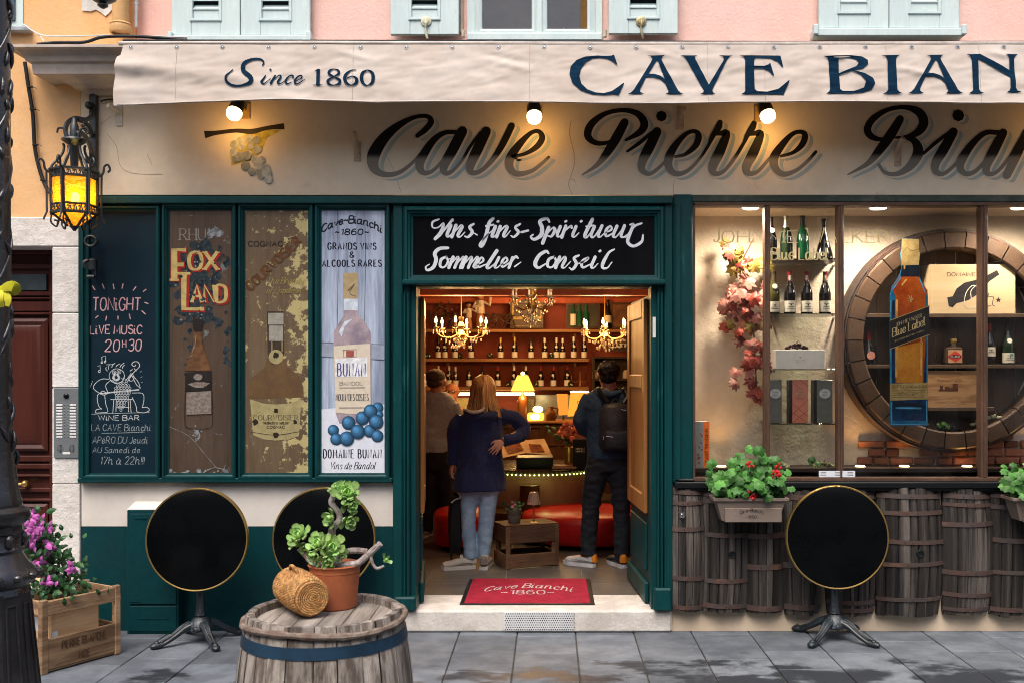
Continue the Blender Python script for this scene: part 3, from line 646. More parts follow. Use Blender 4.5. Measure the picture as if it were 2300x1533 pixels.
mb=MB();mb.box(X(1512),XR,-.10,.1,Z(1092),Z(1078),bev=.006);mb.box(X(1525),XR,-.085,.1,Z(1097),Z(1092.5));mb.box(X(1520),X(1556),-.09,.05,Z(1078),Z(1071),bev=.008);mb.build("window_ledge",BLACKP,sb)
wf=MB();yf=-.02
wf.box(X(1553),X(1560),yf-.02,.06,Z(1076),Z(457),bev=.003);wf.box(X(1553),XR,yf-.02,.06,Z(464),Z(456),bev=.003);wf.box(X(1553),XR,yf-.022,.06,Z(1078),Z(1070),bev=.003)
for c,w in((1722,6),(1886,6.5),(2207,7.5)):wf.box(X(c-w),X(c+w),yf-.012,.05,Z(1070),Z(464),bev=.004);wf.box(X(c-2),X(c+2),yf-.024,yf-.008,Z(1070),Z(464),bev=.003)
wfo=wf.build("window_frame",BROWNF,sb)
for a,b in((1560,1716),(1728,1880),(1893,2199),(2214,2500)):
 mb=MB();mb.poly([(X(a),.004,Z(1070)),(X(b),.004,Z(1070)),(X(b),.004,Z(464)),(X(a),.004,Z(464))]);mb.build("pane",SHOPGL,wfo,smooth=0)
dx0,dz0,dz1,dy=X(1556),Z(1052,.25),Z(473,.28),.55
mb=MB();mb.box(dx0-.1,XR,dy,dy+.06,dz0-.1,dz1+.1);mb.box(dx0-.1,dx0-.02,.1,dy,dz0-.1,dz1+.1);mb.box(XR-.05,XR,.1,dy,dz0,dz1);mb.build("display_wall",DISPW,sb)
mb=MB();mb.box(dx0-.02,XR-.05,.07,dy,dz1,dz1+.04);mb.build("display_ceiling",DISPW,sb)
mb=MB();mb.box(dx0-.02,XR-.05,.03,dy,dz0-.03,dz0);mb.box(dx0,XR-.05,.03,.06,Z(1068,.04),Z(1049,.04),bev=.003);mb.build("display_floor",BOARD,sb)
BRK=mat("old_brick",(.34,.13,.065),.85,col2=(.26,.10,.06),scale=6,bump=.9,bscale=18,bdist=.02,tint=.45,dirt=(.42,.33,.24),dscale=9,dthr=(.62,.74),var=.15)
mb=MB();br=random.Random(4)
for row in range(6):
 z=dz0+.005+row*.062;x=X(1889,.5)+(row%2)*.06
 while x<4.2:
  w=br.uniform(.11,.2)
  xp=(x*FOC/7.3)+CX
  top=1045-62*(1-min(1,abs(xp-1962)/75)**2) if xp<2030 else(1012 if xp<2205 else 975+20*math.sin(xp*.05))
  if xp<1890:top=1045
  if row*21+8<(1050-top):
   mb.t=br.random();mb.box(x,x+w-.012,dy-br.uniform(.02,.045),dy-.002,z,z+.052,bev=.008,jit=.004)
  x+=w
mb.build("exposed_brick",BRK,sb)
mb=MB()
for px in(1686,1973,2290):
 p=W(px,474,.16);mb.lathe([(.0,0),(.042,-.002),(.05,-.008),(.056,-.004),(.056,.0)],(p.x,p.y,dz1-.001),20)
 lamp("display_downlight",'SPOT',(p.x,p.y,dz1-.03),62,(1,.84,.64),sb,.06,rad(174))
mb.build("downlight",glow("downlight_glow",(1,.86,.62),9),sb)
mb=MB()
for px in(1932,2031,2172,1620,2350):
 p=W(px,1046,.42);mb.lathe([(.0,.008),(.032,.008),(.036,.0)],(p.x,.42,dz0+.001),16)
 lamp("display_uplight",'SPOT',(p.x,.44,dz0+.03),5.0 if px!=2031 else 1.5,(1,.5,.14),sb,.02,rad(125),rot=(rad(180+18),0,0))
mb.build("uplight",glow("uplight_glow",(1,.7,.35),5),sb)
mb=MB();mb.box(X(888,-.05),X(1509,-.05),-.055,.42,.0,FLOOR,bev=.014);mb.build("doorstep",STEPST,sb,smooth=0)
vg=thing("vent_grille","pale perforated vent grille in the stone doorstep","vent",(X(1209,-.06),-.06,.012))
mb=MB();mb.box(X(1131,-.06),X(1289,-.06),-.062,-.05,Z(1415,-.06),Z(1373,-.06),bev=.002);mb.build("plate",mat("vent_white",(.62,.62,.62),.5,var=.04),vg)
mb=MB()
for r in range(8):
 for c in range(32):
  mb.lathe([(.0,-.0006),(.0042,0)],(X(1135+c*4.9+(r%2)*2.4,-.06),-.0628,Z(1412-r*5.0,-.06)),7,ax=Matrix.Rotation(rad(90),3,'X'))
o=mb.build("vent_hole",BLACKP,vg,smooth=0);o['kind']='stuff'
RX0,RX1,RY1,RZ1=-2.7,2.3,7.7,3.0
mb=MB();mb.box(RX0,RX1,.40,RY1,FLOOR-.1,FLOOR-.006);o=mb.build("shop_floor",GROUT,smooth=0);struct(o)
mb=MB();tw=.60
for i in range(-5,5):
 for j in range(-1,13):
  mb.t=rnd.random();xa=.03+i*tw+(.22 if j%2 else 0);ya=.20+j*.60
  mb.box(max(xa+.003,RX0),min(xa+tw-.003,RX1),max(ya+.003,.422),ya+.597,FLOOR-.012,FLOOR-.001,bev=.002)
o=mb.build("floor",TILE,smooth=0);struct(o)
mb=MB();mb.box(RX0,RX1,RY1,RY1+.1,0,RZ1+.2);mb.build("rear_wall",REDW,sb)
mb=MB();mb.box(RX0-.1,RX0,.4,RY1,0,RZ1+.2);mb.box(RX1,RX1+.1,.68,RY1,0,RZ1+.2)
mb.box(RX0,X(886),.4,.45,0,RZ1);mb.box(X(1507),RX1,.62,.68,0,RZ1);mb.build("side_wall",REDW,sb)
mb=MB();mb.box(RX0,RX1,.1,RY1,RZ1,RZ1+.1);mb.build("shop_ceiling",mat("red_ceiling",(.16,.025,.015),.7),sb)
mb=MB();mb.box(RX0,RX1,RY1-.25,RY1-.002,Z(682,RY1-.25),Z(668,RY1-.25),bev=.01);mb.build("wall_rail",mat("beam_red",(.36,.07,.025),.6),sb)
mb=MB();mb.box(RX0,RX1,3.2,3.35,Z(663,3.2),RZ1);mb.build("ceiling_beam",MATS["beam_red"],sb)
# cornice stub
co=MB();xl=X(181)-.02
prof=[(.0,Z(216,-.02)),(.03,Z(214,-.03)),(.05,Z(206,-.05)),(.055,Z(200,-.05)),(.10,Z(197,-.1)),(.12,Z(190,-.1)),(.18,Z(176,-.15)),(.19,Z(171,-.19)),(.27,Z(168,-.25)),(.275,Z(146,-.25)),(.285,Z(144,-.25)),(.30,Z(139,-.28)),(.31,Z(126,-.28)),(.34,Z(116,-.3)),(.37,Z(113,-.33)),(.385,Z(112,-.33)),(.385,Z(104,-.35)),(.0,Z(103,-.35)+.01)]
xe=X(300,-.4)
A=[co.vert((xl+.12-p*1.05,-p,z)) for p,z in prof];B=[co.vert((xe,-p,z)) for p,z in prof];C_=[co.vert((xl+.12-p*1.05,.05,z)) for p,z in prof]
for i in range(len(prof)-1):co.face([A[i],B[i],B[i+1],A[i+1]]);co.face([C_[i],A[i],A[i+1],C_[i+1]])
tag(co.build("cornice",CORN,smooth=20),"stepped pale stucco cornice stub between ochre wall and awning","cornice")
# awning
AY=-.46
FABR=mat("awning_canvas",(.57,.50,.44),.9,dirt=(.44,.36,.30),dscale=2.5,dthr=(.58,.8),col2=(.52,.44,.375),scale=3,bump=.12,bscale=300,bdist=.001,var=.04,sheen=.2)
aw=thing("awning","rolled awning with hanging beige canvas valance and navy lettering","awning",(1.0,AY,Z(240,AY)))
vx0,vx1=X(272,AY),4.4
def vy(x,z):
 zt=Z(103,AY);t=(zt-z)/.40
 yy=AY-.012-.05*t
 n=noise.noise(Vector((x*3.1,z*5.0,3.3)))*.009+noise.noise(Vector((x*7+z*6,z*13-x*3,9.1)))*.006+abs(noise.noise(Vector((x*5+z*9,z*22-x*6,4.2))))*-.009*(1-.6*t)
 pin=abs(math.sin((x-vx0)*math.pi/.298));n+=(1-t)*.008*pin
 if x<vx0+.9:
  d=(x-vx0);n+=.030*math.exp(-((z-(zt-.12-d*.12))/.05)**2)*math.exp(-d*2.2)-.015*math.exp(-((z-(zt-.22-d*.1))/.05)**2)*math.exp(-d*2.0)
 for(cx_,cz_,sx_,sz_,am) in((X(800,AY),Z(128,AY),.12,.02,.012),(X(1120,AY),Z(130,AY),.15,.025,-.016),(X(1150,AY),Z(150,AY),.1,.03,.012),(X(1480,AY),Z(122,AY),.1,.016,.014),(X(1340,AY),Z(120,AY),.06,.014,-.01),(X(2240,AY),Z(125,AY),.06,.02,.02),(X(1880,AY),Z(130,AY),.08,.02,.012),(X(2050,AY),Z(165,AY),.12,.02,.01)):
  n+=am*math.exp(-((x-cx_)/sx_)**2-((z-cz_+(x-cx_)*.25)/sz_)**2)
 return yy-n*(.35+.65*min(1,t*2.5))
def vbot(x):
 px=CX+x*FOC/(DIST+AY)
 b=237+2*math.sin(x*2.6)
 if px<700:b=241-12*max(0,(px-330))/370 if px>330 else 243-(330-px)*.01
 if 400<px<640:b=238-(px-400)/240*8
 if 640<=px<860:b=230+(px-640)/220*7
 return Z(b,AY)
mb=MB();NX,NZ=420,34;grid=[]
for i in range(NX+1):
 x=vx0+(vx1-vx0)*i/NX;row=[]
 for j in range(NZ+1):
  z0,z1=vbot(x),Z(102,AY);z=z0+(z1-z0)*j/NZ
  xx=x-(.03*math.sin((1-j/NZ)*2.2)*math.exp(-i/10.0))+(.018*math.exp(-i/8) if j>NZ*.8 else 0)
  row.append(mb.vert((xx,vy(x,z),z)))
 grid.append(row)
for i in range(NX):
 for j in range(NZ):mb.face([grid[i][j],grid[i+1][j],grid[i+1][j+1],grid[i][j+1]])
mb.tube([(vx0+(vx1-vx0)*i/120,vy(vx0+(vx1-vx0)*i/120,vbot(vx0+(vx1-vx0)*i/120))-.001,vbot(vx0+(vx1-vx0)*i/120)+.006) for i in range(121)],.004,5)
va=mb.build("valance",FABR,aw,smooth=80)
mb=MB();mb.tube([(X(268,AY),AY-.0,Z(98,AY)),(X(700,AY),AY,Z(97,AY)),(X(1400,AY),AY+.002,Z(99,AY)),(4.4,AY,Z(98,AY))],.014,10)
mb.build("rail",mat("rail_beige",(.55,.48,.42),.5,dirt=(.25,.2,.17),dscale=8,dthr=(.62,.75)),aw)
mb=MB();mb.box(X(275,AY),4.4,AY+.005,.05,Z(104,AY),Z(92,AY),bev=.004)
mb.tube([(X(275,AY),AY+.01,Z(90,AY)),(X(900,AY),AY+.01,Z(91,AY)),(X(1900,AY),AY+.01,Z(94,AY)),(4.4,AY+.01,Z(92,AY))],.007,6)
mb.build("top_light_stop",mat("dark_light_stop",(.022,.025,.03),.5,dirt=(.10,.12,.11),dscale=9,dthr=(.6,.75)),aw)  # dark cover added on top so no daylight leaks down behind the valance
mb=MB();mb.lathe([(.05,-0.0),(.055,.0)],(0,0,0),4) if False else None
mb.tube([(vx0+.05,-.22,Z(170,-.22)),(4.4,-.22,Z(170,-.22))],.10,16);mb.build("canvas_roll",FABR,aw)
mb=MB();xg=X(296,AY)
for k in range(24):
 x=X(296,AY)+k*.2895;z=Z(108,AY);y=vy(x,z)-.003
 mb.tube([(x+.011*math.cos(a*math.pi/5),y,z+.009*math.sin(a*math.pi/5)) for a in range(10)],.0032,6,closed=True)
 mb.ball((x,y-.002,z),(.004,.004,.004),6,4)
mb.build("eyelet",CHROME,aw)
mb=MB()
for px in(1190,1588,1715,1988,2196,400,795):
 x=X(px,AY);zz_=[vbot(x)+(Z(104,AY)-vbot(x))*k/14 for k in range(15)]
 mb.tube([(x,vy(x,z)-.0008,z) for z in zz_],.0012,4)
mb.build("seam",mat("seam_thread",(.50,.42,.36),.9),aw)
NAVY=mat("navy_lettering",(.003,.018,.040),.8,col2=(.005,.026,.055),scale=14,bump=.1,bscale=200,var=.12,spec=.05)
fa= lambda u,v:(X(u,AY),vy(X(u,AY),Z(v,AY))-.006,Z(v,AY))
def sub(loop,n=4):
 out=[]
 for i in range(len(loop)):
  a,b=loop[i],loop[(i+1)%len(loop)]
  d=math.hypot(b[0]-a[0],b[1]-a[1]);m_=max(1,int(d/8))
  for k in range(m_):out.append((a[0]+(b[0]-a[0])*k/m_,a[1]+(b[1]-a[1])*k/m_))
 return out
def rnd_loop(Q,pts):return sub([Q(a,b) for a,b in pts])
Aout=[(637,667),(660,657),(682,635),(800,440),(812,415),(800,400),(775,393),(897,393),(880,402),(872,420),(885,450),(985,640),(1000,655),(1022,665),(895,665),(915,655),(918,640),(895,590),(865,562),(820,547),(765,548),(722,635),(725,652),(750,665)]
Ain=[(782,522),(838,430),(848,430),(893,560),(862,537),(822,524)]
sh_= lambda L,dx,dy:[(a+dx,b+dy) for a,b in L]
LET=[(Q3,[[(547,387),(558,420),(570,459),(562,457),(540,435),(500,415),(455,408),(400,412),(352,440),(320,490),(309,540),(322,592),(362,632),(420,654),(475,659),(530,645),(575,615),(610,588),(615,592),(578,672),(540,667),(480,673),(400,668),(320,640),(262,590),(241,525),(250,470),(290,425),(350,400),(430,391),(500,396),(530,394)]]),(Q3,[Aout,Ain]),(Q3,[[(1002,393),(1122,393),(1100,402),(1105,420),(1195,598),(1300,425),(1295,402),(1265,393),(1363,393),(1340,402),(1320,425),(1215,640),(1222,655),(1238,665),(1130,667),(1155,655),(1160,640),(1050,430),(1030,405)]]),(Q3,[[(1408,393),(1690,392),(1708,470),(1700,470),(1670,435),(1620,413),(1520,409),(1507,420),(1505,468),(1575,468),(1602,458),(1618,445),(1642,535),(1634,535),(1608,503),(1570,488),(1505,486),(1507,630),(1522,646),(1590,650),(1670,628),(1743,567),(1748,570),(1705,668),(1410,668),(1435,655),(1442,640),(1445,420),(1435,403)]]),(Q4,[[(450,397),(640,393),(715,400),(752,425),(753,455),(715,487),(648,498),(730,520),(785,552),(797,590),(775,632),(710,655),(620,662),(458,664),(480,650),(488,630),(485,430),(475,408)],[(552,412),(620,410),(672,422),(690,445),(672,470),(552,518)],[(555,532),(640,502),(700,530),(734,575),(720,620),(650,645),(570,645),(555,630)]]),(Q4,[[(848,392),(978,388),(955,400),(945,420),(948,635),(960,650),(985,662),(848,664),(875,650),(885,635),(888,420),(880,402)]]),(Q4,[sh_(Aout,379,-5),sh_(Ain,379,-5)]),(Q4,[[(1432,385),(1525,383),(1720,498),(1722,410),(1715,395),(1695,384),(1788,383),(1768,395),(1755,415),(1758,620),(1770,640),(1802,653),(1690,655),(1715,640),(1722,620),(1722,545),(1510,418),(1507,630),(1515,648),(1542,660),(1432,662),(1460,645),(1468,630),(1467,420),(1455,395)]]),]
mb=MB()
for Q,loops in LET:mb.flat([rnd_loop(Q,l) for l in loops],fa)
Q1= lambda x,y:(x/3.067,y/3.067)
for Q,pts in[(Q1,[(1818,462,8),(1826,440,12),(1800,418,14),(1745,420,18),(1692,450,26),(1690,500,30),(1738,545,32),(1745,580,26),(1690,605,16),(1625,606,16),(1580,580,18),(1575,540,14),(1618,495,8)]),(Q2,[(2,538,10),(-22,580,16),(-5,594,10),(20,575,6),(40,560,6)]),(Q2,[(35,494,16),(36,495,16)]),(Q2,[(70,538,12),(42,592,16)]),(Q2,[(55,570,5),(95,537,8),(108,545,13),(88,585,14),(108,593,8),(140,570,5)]),(Q2,[(190,552,10),(190,536,10),(165,540,10),(140,575,15),(155,594,10),(185,580,5)]),(Q2,[(205,578,5),(245,555,8),(250,537,9),(228,540,10),(202,575,15),(220,594,10),(272,560,5)]),]:
 mb.stroke([(*Q(a,b),w/3.067) for a,b,w in pts],fa,5)
def st2(pts):mb.stroke([(*Q2(a,b),w/3.067) for a,b,w in pts],fa,6,False)
st2([(362,490,24),(362,545,24),(362,602,24)]);st2([(330,603,5),(362,602,8),(394,603,5)]);st2([(338,506,6),(352,500,8),(366,490,8)])
st2([(472,545,9),(438,525,18),(442,500,16),(472,490,8),(500,502,16),(502,525,16),(472,545,9),(432,570,18),(438,595,16),(472,605,8),(508,592,18),(510,568,18),(472,545,9)])
st2([(622,495,6),(585,500,10),(550,535,22),(552,580,22),(588,605,8),(622,590,20),(626,560,20),(598,542,8),(562,555,10)])
st2([(700,496,8),(668,515,20),(660,552,24),(670,588,20),(700,607,8),(732,588,20),(740,552,24),(730,515,20),(700,496,8)])
mb.build("lettering",NAVY,va,smooth=0)
def bracket(px,py0,py1,tube,label,y=-.008):
 b=MB();b.box(X(px)-.024,X(px)+.024,-.008,-.0005,Z(py1),Z(py0),bev=.006)
 p0,p1=tube;b.tube([(X(p1[0],-.0),-.006,Z(p1[1])),(X(p0[0],-.1),-.10,Z(p0[1],-.1))],.016,10)
 tag(b.build("awning_bracket",RUST if px>300 else mat("bracket_white",(.55,.53,.48),.5,dirt=(.2,.15,.1),dscale=16,dthr=(.6,.7))),label,"bracket","old awning brackets on the fascia")
bracket(268,232,284,((242,237),(272,254)),"pale bracket with a stub arm below the awning's free end")
bracket(803,318,363,((795,296),(803,345)),"rusty bracket between the painted grapes and the shop name's first capital")
bracket(1528,240,292,((1537,243),(1526,265)),"rusty bracket after the dotted letter beside the awning hem")
bracket(2016,328,374,((2028,310),(2012,345)),"rusty bracket over the second capital B of the painted name")
BULB=glow("spot_glow",(1,.74,.36),3.2)
def spotlight(px,py,dx,label):
 yy=-.17;c=W(px,py,yy)
 t=thing("spotlight",label,"spotlight",(c.x,0,c.z),group="round spotlights under the awning")
 m=MB();d=Vector((dx,-.45,-.75)).normalized();ax=d.to_track_quat('Z','Y').to_matrix()
 m.lathe([(.0,-.10),(.038,-.10),(.046,-.06),(.050,-.01),(.052,.004),(.046,.004)],c,18,ax=ax)
 m.build("housing",BLACKP,t)
 m=MB();m.tube([(c.x-dx*.1,-.0,c.z+.05),(c.x-dx*.1,yy+.03,c.z+.05)],.014,8);m.box(c.x-.05,c.x+.05,-.012,-.001,c.z-.01,c.z+.10,bev=.004);m.build("arm",mat("yellow_arm",(.5,.32,.1),.5),t)
 m=MB();m.lathe([(.050,.0),(.052,.02),(.046,.045),(.028,.062),(.0,.068)],c,18,ax=ax);m.build("lens",BULB,t)
 lamp("spot_light",'POINT',tuple(c+d*.11+Vector((0,.06,-.03))),1.25,(1,.48,.11),t,.03)
spotlight(528,250,-.12,"lit round spotlight above the painted grapes")
spotlight(1200,258,.02,"lit round spotlight above the first painted word's last letter")
spotlight(1723,256,.10,"lit round spotlight above the second painted word's double r")
spotlight(2420,256,.05,"lit round spotlight past the edge of the second name")
# shutters and upper window
SLATD=mat("shutter_gap",(.02,.03,.03),.9)
def shutter(px0,px1,pyb,y,label,group,slats=None,hook=None,openleaf=False):
 x0,x1,zb=X(px0,y),X(px1,y),Z(pyb,y);zt=zb+1.55
 t=thing("shutter",label,"shutter",((x0+x1)/2,y,zb),group=group)
 m=MB();e=S(44,y);r=S(34,y)
 m.box(x0,x0+e,y-.02,y+.02,zb,zt,bev=.004);m.box(x1-e,x1,y-.02,y+.02,zb,zt,bev=.004)
 m.box(x0+e,x1-e,y-.018,y+.018,zb,zb+r,bev=.004);m.box(x0+e,x1-e,y-.018,y+.018,zt-r,zt,bev=.004)
 m.box(x0+e-.001,x1-e+.001,y-.012,y+.012,zb+r+.0,zb+r+S(24,y),bev=.003)
 m.frame(x0+e*.9,x1-e*.9,zb+r*.9,zt-r,[(0,y-.02),(.006,y-.028),(.02,y-.028),(.026,y-.016)])
 m.build("frame",MINT,t)
 m=MB();ia,ib=x0+e+.012,x1-e-.012;z=zb+r+S(24,y);sp=S(19.5,y)
 while z<zt-r-.02:
  m.poly([(ia,y-.016,z+.002),(ib,y-.016,z+.002),(ib,y+.014,z+sp*.72),(ia,y+.014,z+sp*.72)])
  m.box(ia,ib,y-.019,y-.013,z-.001,z+.010,bev=.001)
  z+=sp
 m.build("slats",MINT,t)
 m=MB();m.box(x0+e,x1-e,y+.015,y+.018,zb+r,zt-r);m.build("backing",SLATD,t,smooth=0)
 if hook:
  m=MB();c=W(hook[0],hook[1],y-.025)
  ax=Matrix.Rotation(rad(90),3,'X')
  m.lathe([(.0,.012),(.018,.012),(.026,.006),(.034,.004),(.036,.0)],c,18,ax=ax)
  m.tube([c+Vector((0,-.014,.01)),c+Vector((.002,-.02,-.02)),c+Vector((-.002,-.018,-.05)),c+Vector((.004,-.02,-.10)),c+Vector((.012,-.02,-.125))],[.006,.008,.006,.009,.008],8,smooth=4)
  m.build("latch",mat("old_brass",(.45,.36,.18),.4,metal=.5,bump=.4,var=.2) if hook[2] else mat("latch_cream",(.6,.58,.42),.5,bump=.3),t)
 return t
G1="pale green shutters along the pink wall"
shutter(388,541,82,.0,"closed shutter leaf beside the grey conduit",G1)
shutter(543,698,82,.0,"closed shutter leaf between its pair and bare pink plaster",G1)
shutter(878,1031,80,-.03,"open shutter leaf with round cream latch beside the window",G1,hook=(957,48,0))
shutter(1367,1522,78,-.03,"open shutter leaf with round brass latch beside the window",G1,hook=(1440,48,1))
shutter(1838,1994,66,.0,"closed shutter leaf over the awning's second word, on the open window's side",G1)
shutter(1996,2152,66,.0,"closed shutter leaf over the awning's second word, on the far side of its pair",G1)
for a,b,y,py in((383,700,-.02,82),(1826,2164,-.02,66)):
 m=MB();m.box(X(a,y),X(b,y),y-.03,.049,Z(py+18,y),Z(py+.5,y),bev=.006);m.box(X(a-2,y),X(a+9,y),y-.045,y,Z(py+16,y),Z(py-6,y),bev=.005);m.box(X(b-9,y),X(b+2,y),y-.045,y,Z(py+16,y),Z(py-6,y),bev=.005);m.build("shutter_sill",MINT,sb)
m=MB();yw=.06
wx0,wx1=X(1050,yw),X(1352,yw);zb=Z(88,yw)
m.frame(wx0,wx1,zb-.1,zb+1.7,[(0,.045),(0,.03),(.05,.03),(.05,.04)])
xm=X(1212,yw)
for a,b in((wx0+.05,xm-.0),(xm+.0,wx1-.05)):
 m.frame(a,b,zb+.005,zb+1.65,[(0,.045),(0,.02),(.035,.012),(.05,.02),(.055,.04)])
m.box(xm-.02,xm+.02,.004,.04,zb+.01,zb+1.6,bev=.006);m.box(wx0-.0,wx1,-.01,.04,zb-.03,zb+.02,bev=.006)
w_=m.build("window",MINT,sb)
m=MB();m.poly([(wx0,.036,zb),(wx1,.036,zb),(wx1,.036,zb+1.65),(wx0,.036,zb+1.65)]);m.build("pane",mat("dark_room_glass",(.028,.026,.026),.05,col2=(.05,.045,.04),scale=2,bump=0,spec=.9),w_,smooth=0)
m=MB();
for a,b in((X(1304,.03),X(1318,.03)),):m.box(a,b,.030,.034,zb+.06,zb+1.6)
m.build("curtain",mat("ochre_curtain",(.16,.08,.02),.9),w_)
m=MB()
for px in(1041,1358):m.tube([(X(px),-.02,Z(70)),(X(px),-.02,Z(86))],.014,8)
for px in(1036,):m.tube([(X(px),.03,Z(70)),(X(px),.03,5.6)],.012,6)
m.build("shutter_pintle",mat("plaster_pipe",(.55,.45,.36),.6),sb)
# wall lantern
lx,lyy=X(167,-.42),-.42
LP= lambda px,py,y=-.42:W(px,py,y)
ln_=thing("wall_lantern","black wrought iron wall lantern with lit amber glass on a scrolled bracket","lantern",tuple(LP(167,513)))
Q5= lambda a,b:(a/3.331,180+b/3.331)
m=MB()
bp0=W(*Q5(700,130),-.02);bp1=W(*Q5(700,700),-.02)
m.box(bp0.x-.028,bp0.x+.028,-.035,-.001,bp1.z-.1,bp0.z+.02,bev=.008);m.ball((bp0.x,-.02,bp0.z+.02),(.028,.02,.02))
def scroll(mm,pts,w,t,ys):
 mm.tube([tuple(W(*Q5(a,b),y)) for(a,b),y in zip(pts,ys)],w,6,smooth=5,flat=t)
scroll(m,[(700,180),(690,260),(640,300),(560,290),(505,320),(490,390),(515,460),(560,490),(585,455),(590,410),(565,385),(535,405),(545,440)],.014,1.3,[-.02,-.08,-.18,-.30,-.38,-.42,-.43,-.42,-.42,-.42,-.42,-.42,-.42])
scroll(m,[(690,640),(685,540),(650,440),(590,385),(545,375),(528,410),(545,440)],.015,1.3,[-.03,-.08,-.2,-.33,-.40,-.42,-.42])
scroll(m,[(690,420),(665,350),(625,310),(590,300)],.013,1.2,[-.03,-.1,-.2,-.28])
for a,b in((665,190),(665,600)):m.ball(W(*Q5(a,b),-.06),(.026,.03,.026),10,7)
for k in range(6):m.tube([tuple(W(*Q5(625+k*11,325+k*14),-.24+k*.03)),tuple(W(*Q5(608+k*8,345+k*12),-.26+k*.03))],.006,5)
m.tube([tuple(W(*Q5(602,410),-.40)),tuple(W(*Q5(600,470),-.42))],.006,6)
m.build("bracket",IRON,ln_)
hexr= lambda r,z,k,rot=.5:(lx+r*math.cos(rad(60*(k+rot))),lyy+r*math.sin(rad(60*(k+rot))),z)
zt_,zm_,zb2,ze=LP(0,385).z,LP(0,462).z,LP(0,480).z,LP(0,512).z
zt2=LP(0,400).z
R0,R1=S(46,-.42),S(45,-.42)
rot=.47
m=MB()
for k in range(6):
 a,b=k,k+1
 for z,rr,th in((zt_,R0*1.08,.010),(zt2,R0*1.02,.008),(zm_,R1*1.02,.007),(zb2,R1*1.05,.010)):
  m.tube([hexr(rr,z,a,rot),hexr(rr,z,b,rot)],th,6)
 m.tube([hexr(R0*1.05,zt_+.01,a,rot),hexr(R1*1.03,zb2-.02,a,rot)],.009,6)
 m.tube([hexr(R1*1.03,zb2,a,rot),hexr(.035,ze+.01,a,rot)],.008,6)
 c= lambda r,z:hexr(r,z,a,rot)
 m.tube([c(R0*1.08,zt_-.02),c(R0*1.28,zt_+.0),c(R0*1.34,zt_+.045),c(R0*1.5,zt_+.06),c(R0*1.6,zt_+.03),c(R0*1.5,zt_+.01)],.007,6,smooth=4)
 m.tube([c(R0*1.22,zt_+.0),c(R0*1.2,zb2-.0),c(R0*1.35,zb2-.05)],.007,6)
 m.tube([c(R1*1.0,zb2-.01),c(R1*1.05,zb2-.06),c(R1*.8,zb2-.09),c(R1*.75,zb2-.055),c(R1*.9,zb2-.05)],.006,6,smooth=4)
 m.tube([c(R0*1.02,zt_),c(R0*.95,zt_+.03),c(R0*.55,zt_+.10),c(R0*.45,zt_+.15),c(R0*.5,zt_+.17)],.009,6,smooth=4)
 for zz1,zz2,rr in((zt_,zt2,R0*1.04),(zm_,zb2,R1*1.02)):
  for s in range(4):
   p=[Vector(hexr(rr,0,a,rot)).lerp(Vector(hexr(rr,0,b,rot)),(s+t)/4) for t in(0.05,.3,.6,.9,.75,.55)]
   zc=[zz1-.006,zz2+.010,zz2+.008,(zz1+zz2)/2,zz1-.01,(zz1+zz2)/2]
   m.tube([(q.x,q.y,z) for q,z in zip(p,zc)],.0035,5,smooth=3)
m.lathe([(.0,zt_+.34),(.012,zt_+.34),(.02,zt_+.30),(.026,zt_+.29),(.026,zt_+.22),(.075,zt_+.205),(.08,zt_+.195),(.06,zt_+.18),(.03,zt_+.16),(.022,zt_+.02),(.0,zt_+.0)],(lx,lyy,0),12)
for s in(-1,1):
 m.tube([(lx+s*.03,lyy-.02,zt_+.2),(lx+s*.05,lyy-.02,zt_+.26),(lx+s*.09,lyy-.02,zt_+.27),(lx+s*.10,lyy-.02,zt_+.24)],.007,6,smooth=4)
m.tube([(lx,lyy,ze+.01),(lx,lyy,ze-.02)],[.03,.008],8)
m.build("cage",IRON,ln_)
def amber():
 mm=bpy.data.materials.new("amber_glass");mm.use_nodes=True;N,Lk=mm.node_tree.nodes,mm.node_tree.links;N.clear()
 t=N.new("ShaderNodeBsdfTransparent");t.inputs[0].default_value=(1.0,.62,.06,1)
 tr=N.new("ShaderNodeBsdfTranslucent");tr.inputs[0].default_value=(.85,.36,.015,1)
 g=N.new("ShaderNodeBsdfGlossy");g.inputs[1].default_value=.12
 tc=N.new("ShaderNodeTexCoord");nz=N.new("ShaderNodeTexVoronoi");nz.inputs["Scale"].default_value=38
 bp=N.new("ShaderNodeBump");bp.inputs[0].default_value=.5;bp.inputs[1].default_value=.01;Lk.new(tc.outputs["Object"],nz.inputs["Vector"]);Lk.new(nz.outputs[0],bp.inputs["Height"])
 Lk.new(bp.outputs[0],tr.inputs["Normal"]);Lk.new(bp.outputs[0],g.inputs["Normal"])
 m1=N.new("ShaderNodeMixShader");m1.inputs[0].default_value=.72;Lk.new(t.outputs[0],m1.inputs[1]);Lk.new(tr.outputs[0],m1.inputs[2])
 m2=N.new("ShaderNodeMixShader");m2.inputs[0].default_value=.06;Lk.new(m1.outputs[0],m2.inputs[1]);Lk.new(g.outputs[0],m2.inputs[2])
 o=N.new("ShaderNodeOutputMaterial");Lk.new(m2.outputs[0],o.inputs[0]);return mm
AMB=amber();m=MB()
for k in range(6):
 m.poly([hexr(R0*.96,zt2,k,rot),hexr(R0*.96,zt2,k+1,rot),hexr(R1*.96,zb2,k+1,rot),hexr(R1*.96,zb2,k,rot)])
 m.poly([hexr(R1*.96,zb2,k,rot),hexr(R1*.96,zb2,k+1,rot),hexr(.03,ze+.012,k+1,rot),hexr(.03,ze+.012,k,rot)])
m.build("amber_panes",AMB,ln_,smooth=0)
m=MB();bc=LP(169,444);m.ball(bc,(.026,.026,.035),12,8);m.build("bulb",glow("lantern_bulb",(1,.72,.25),60),ln_)
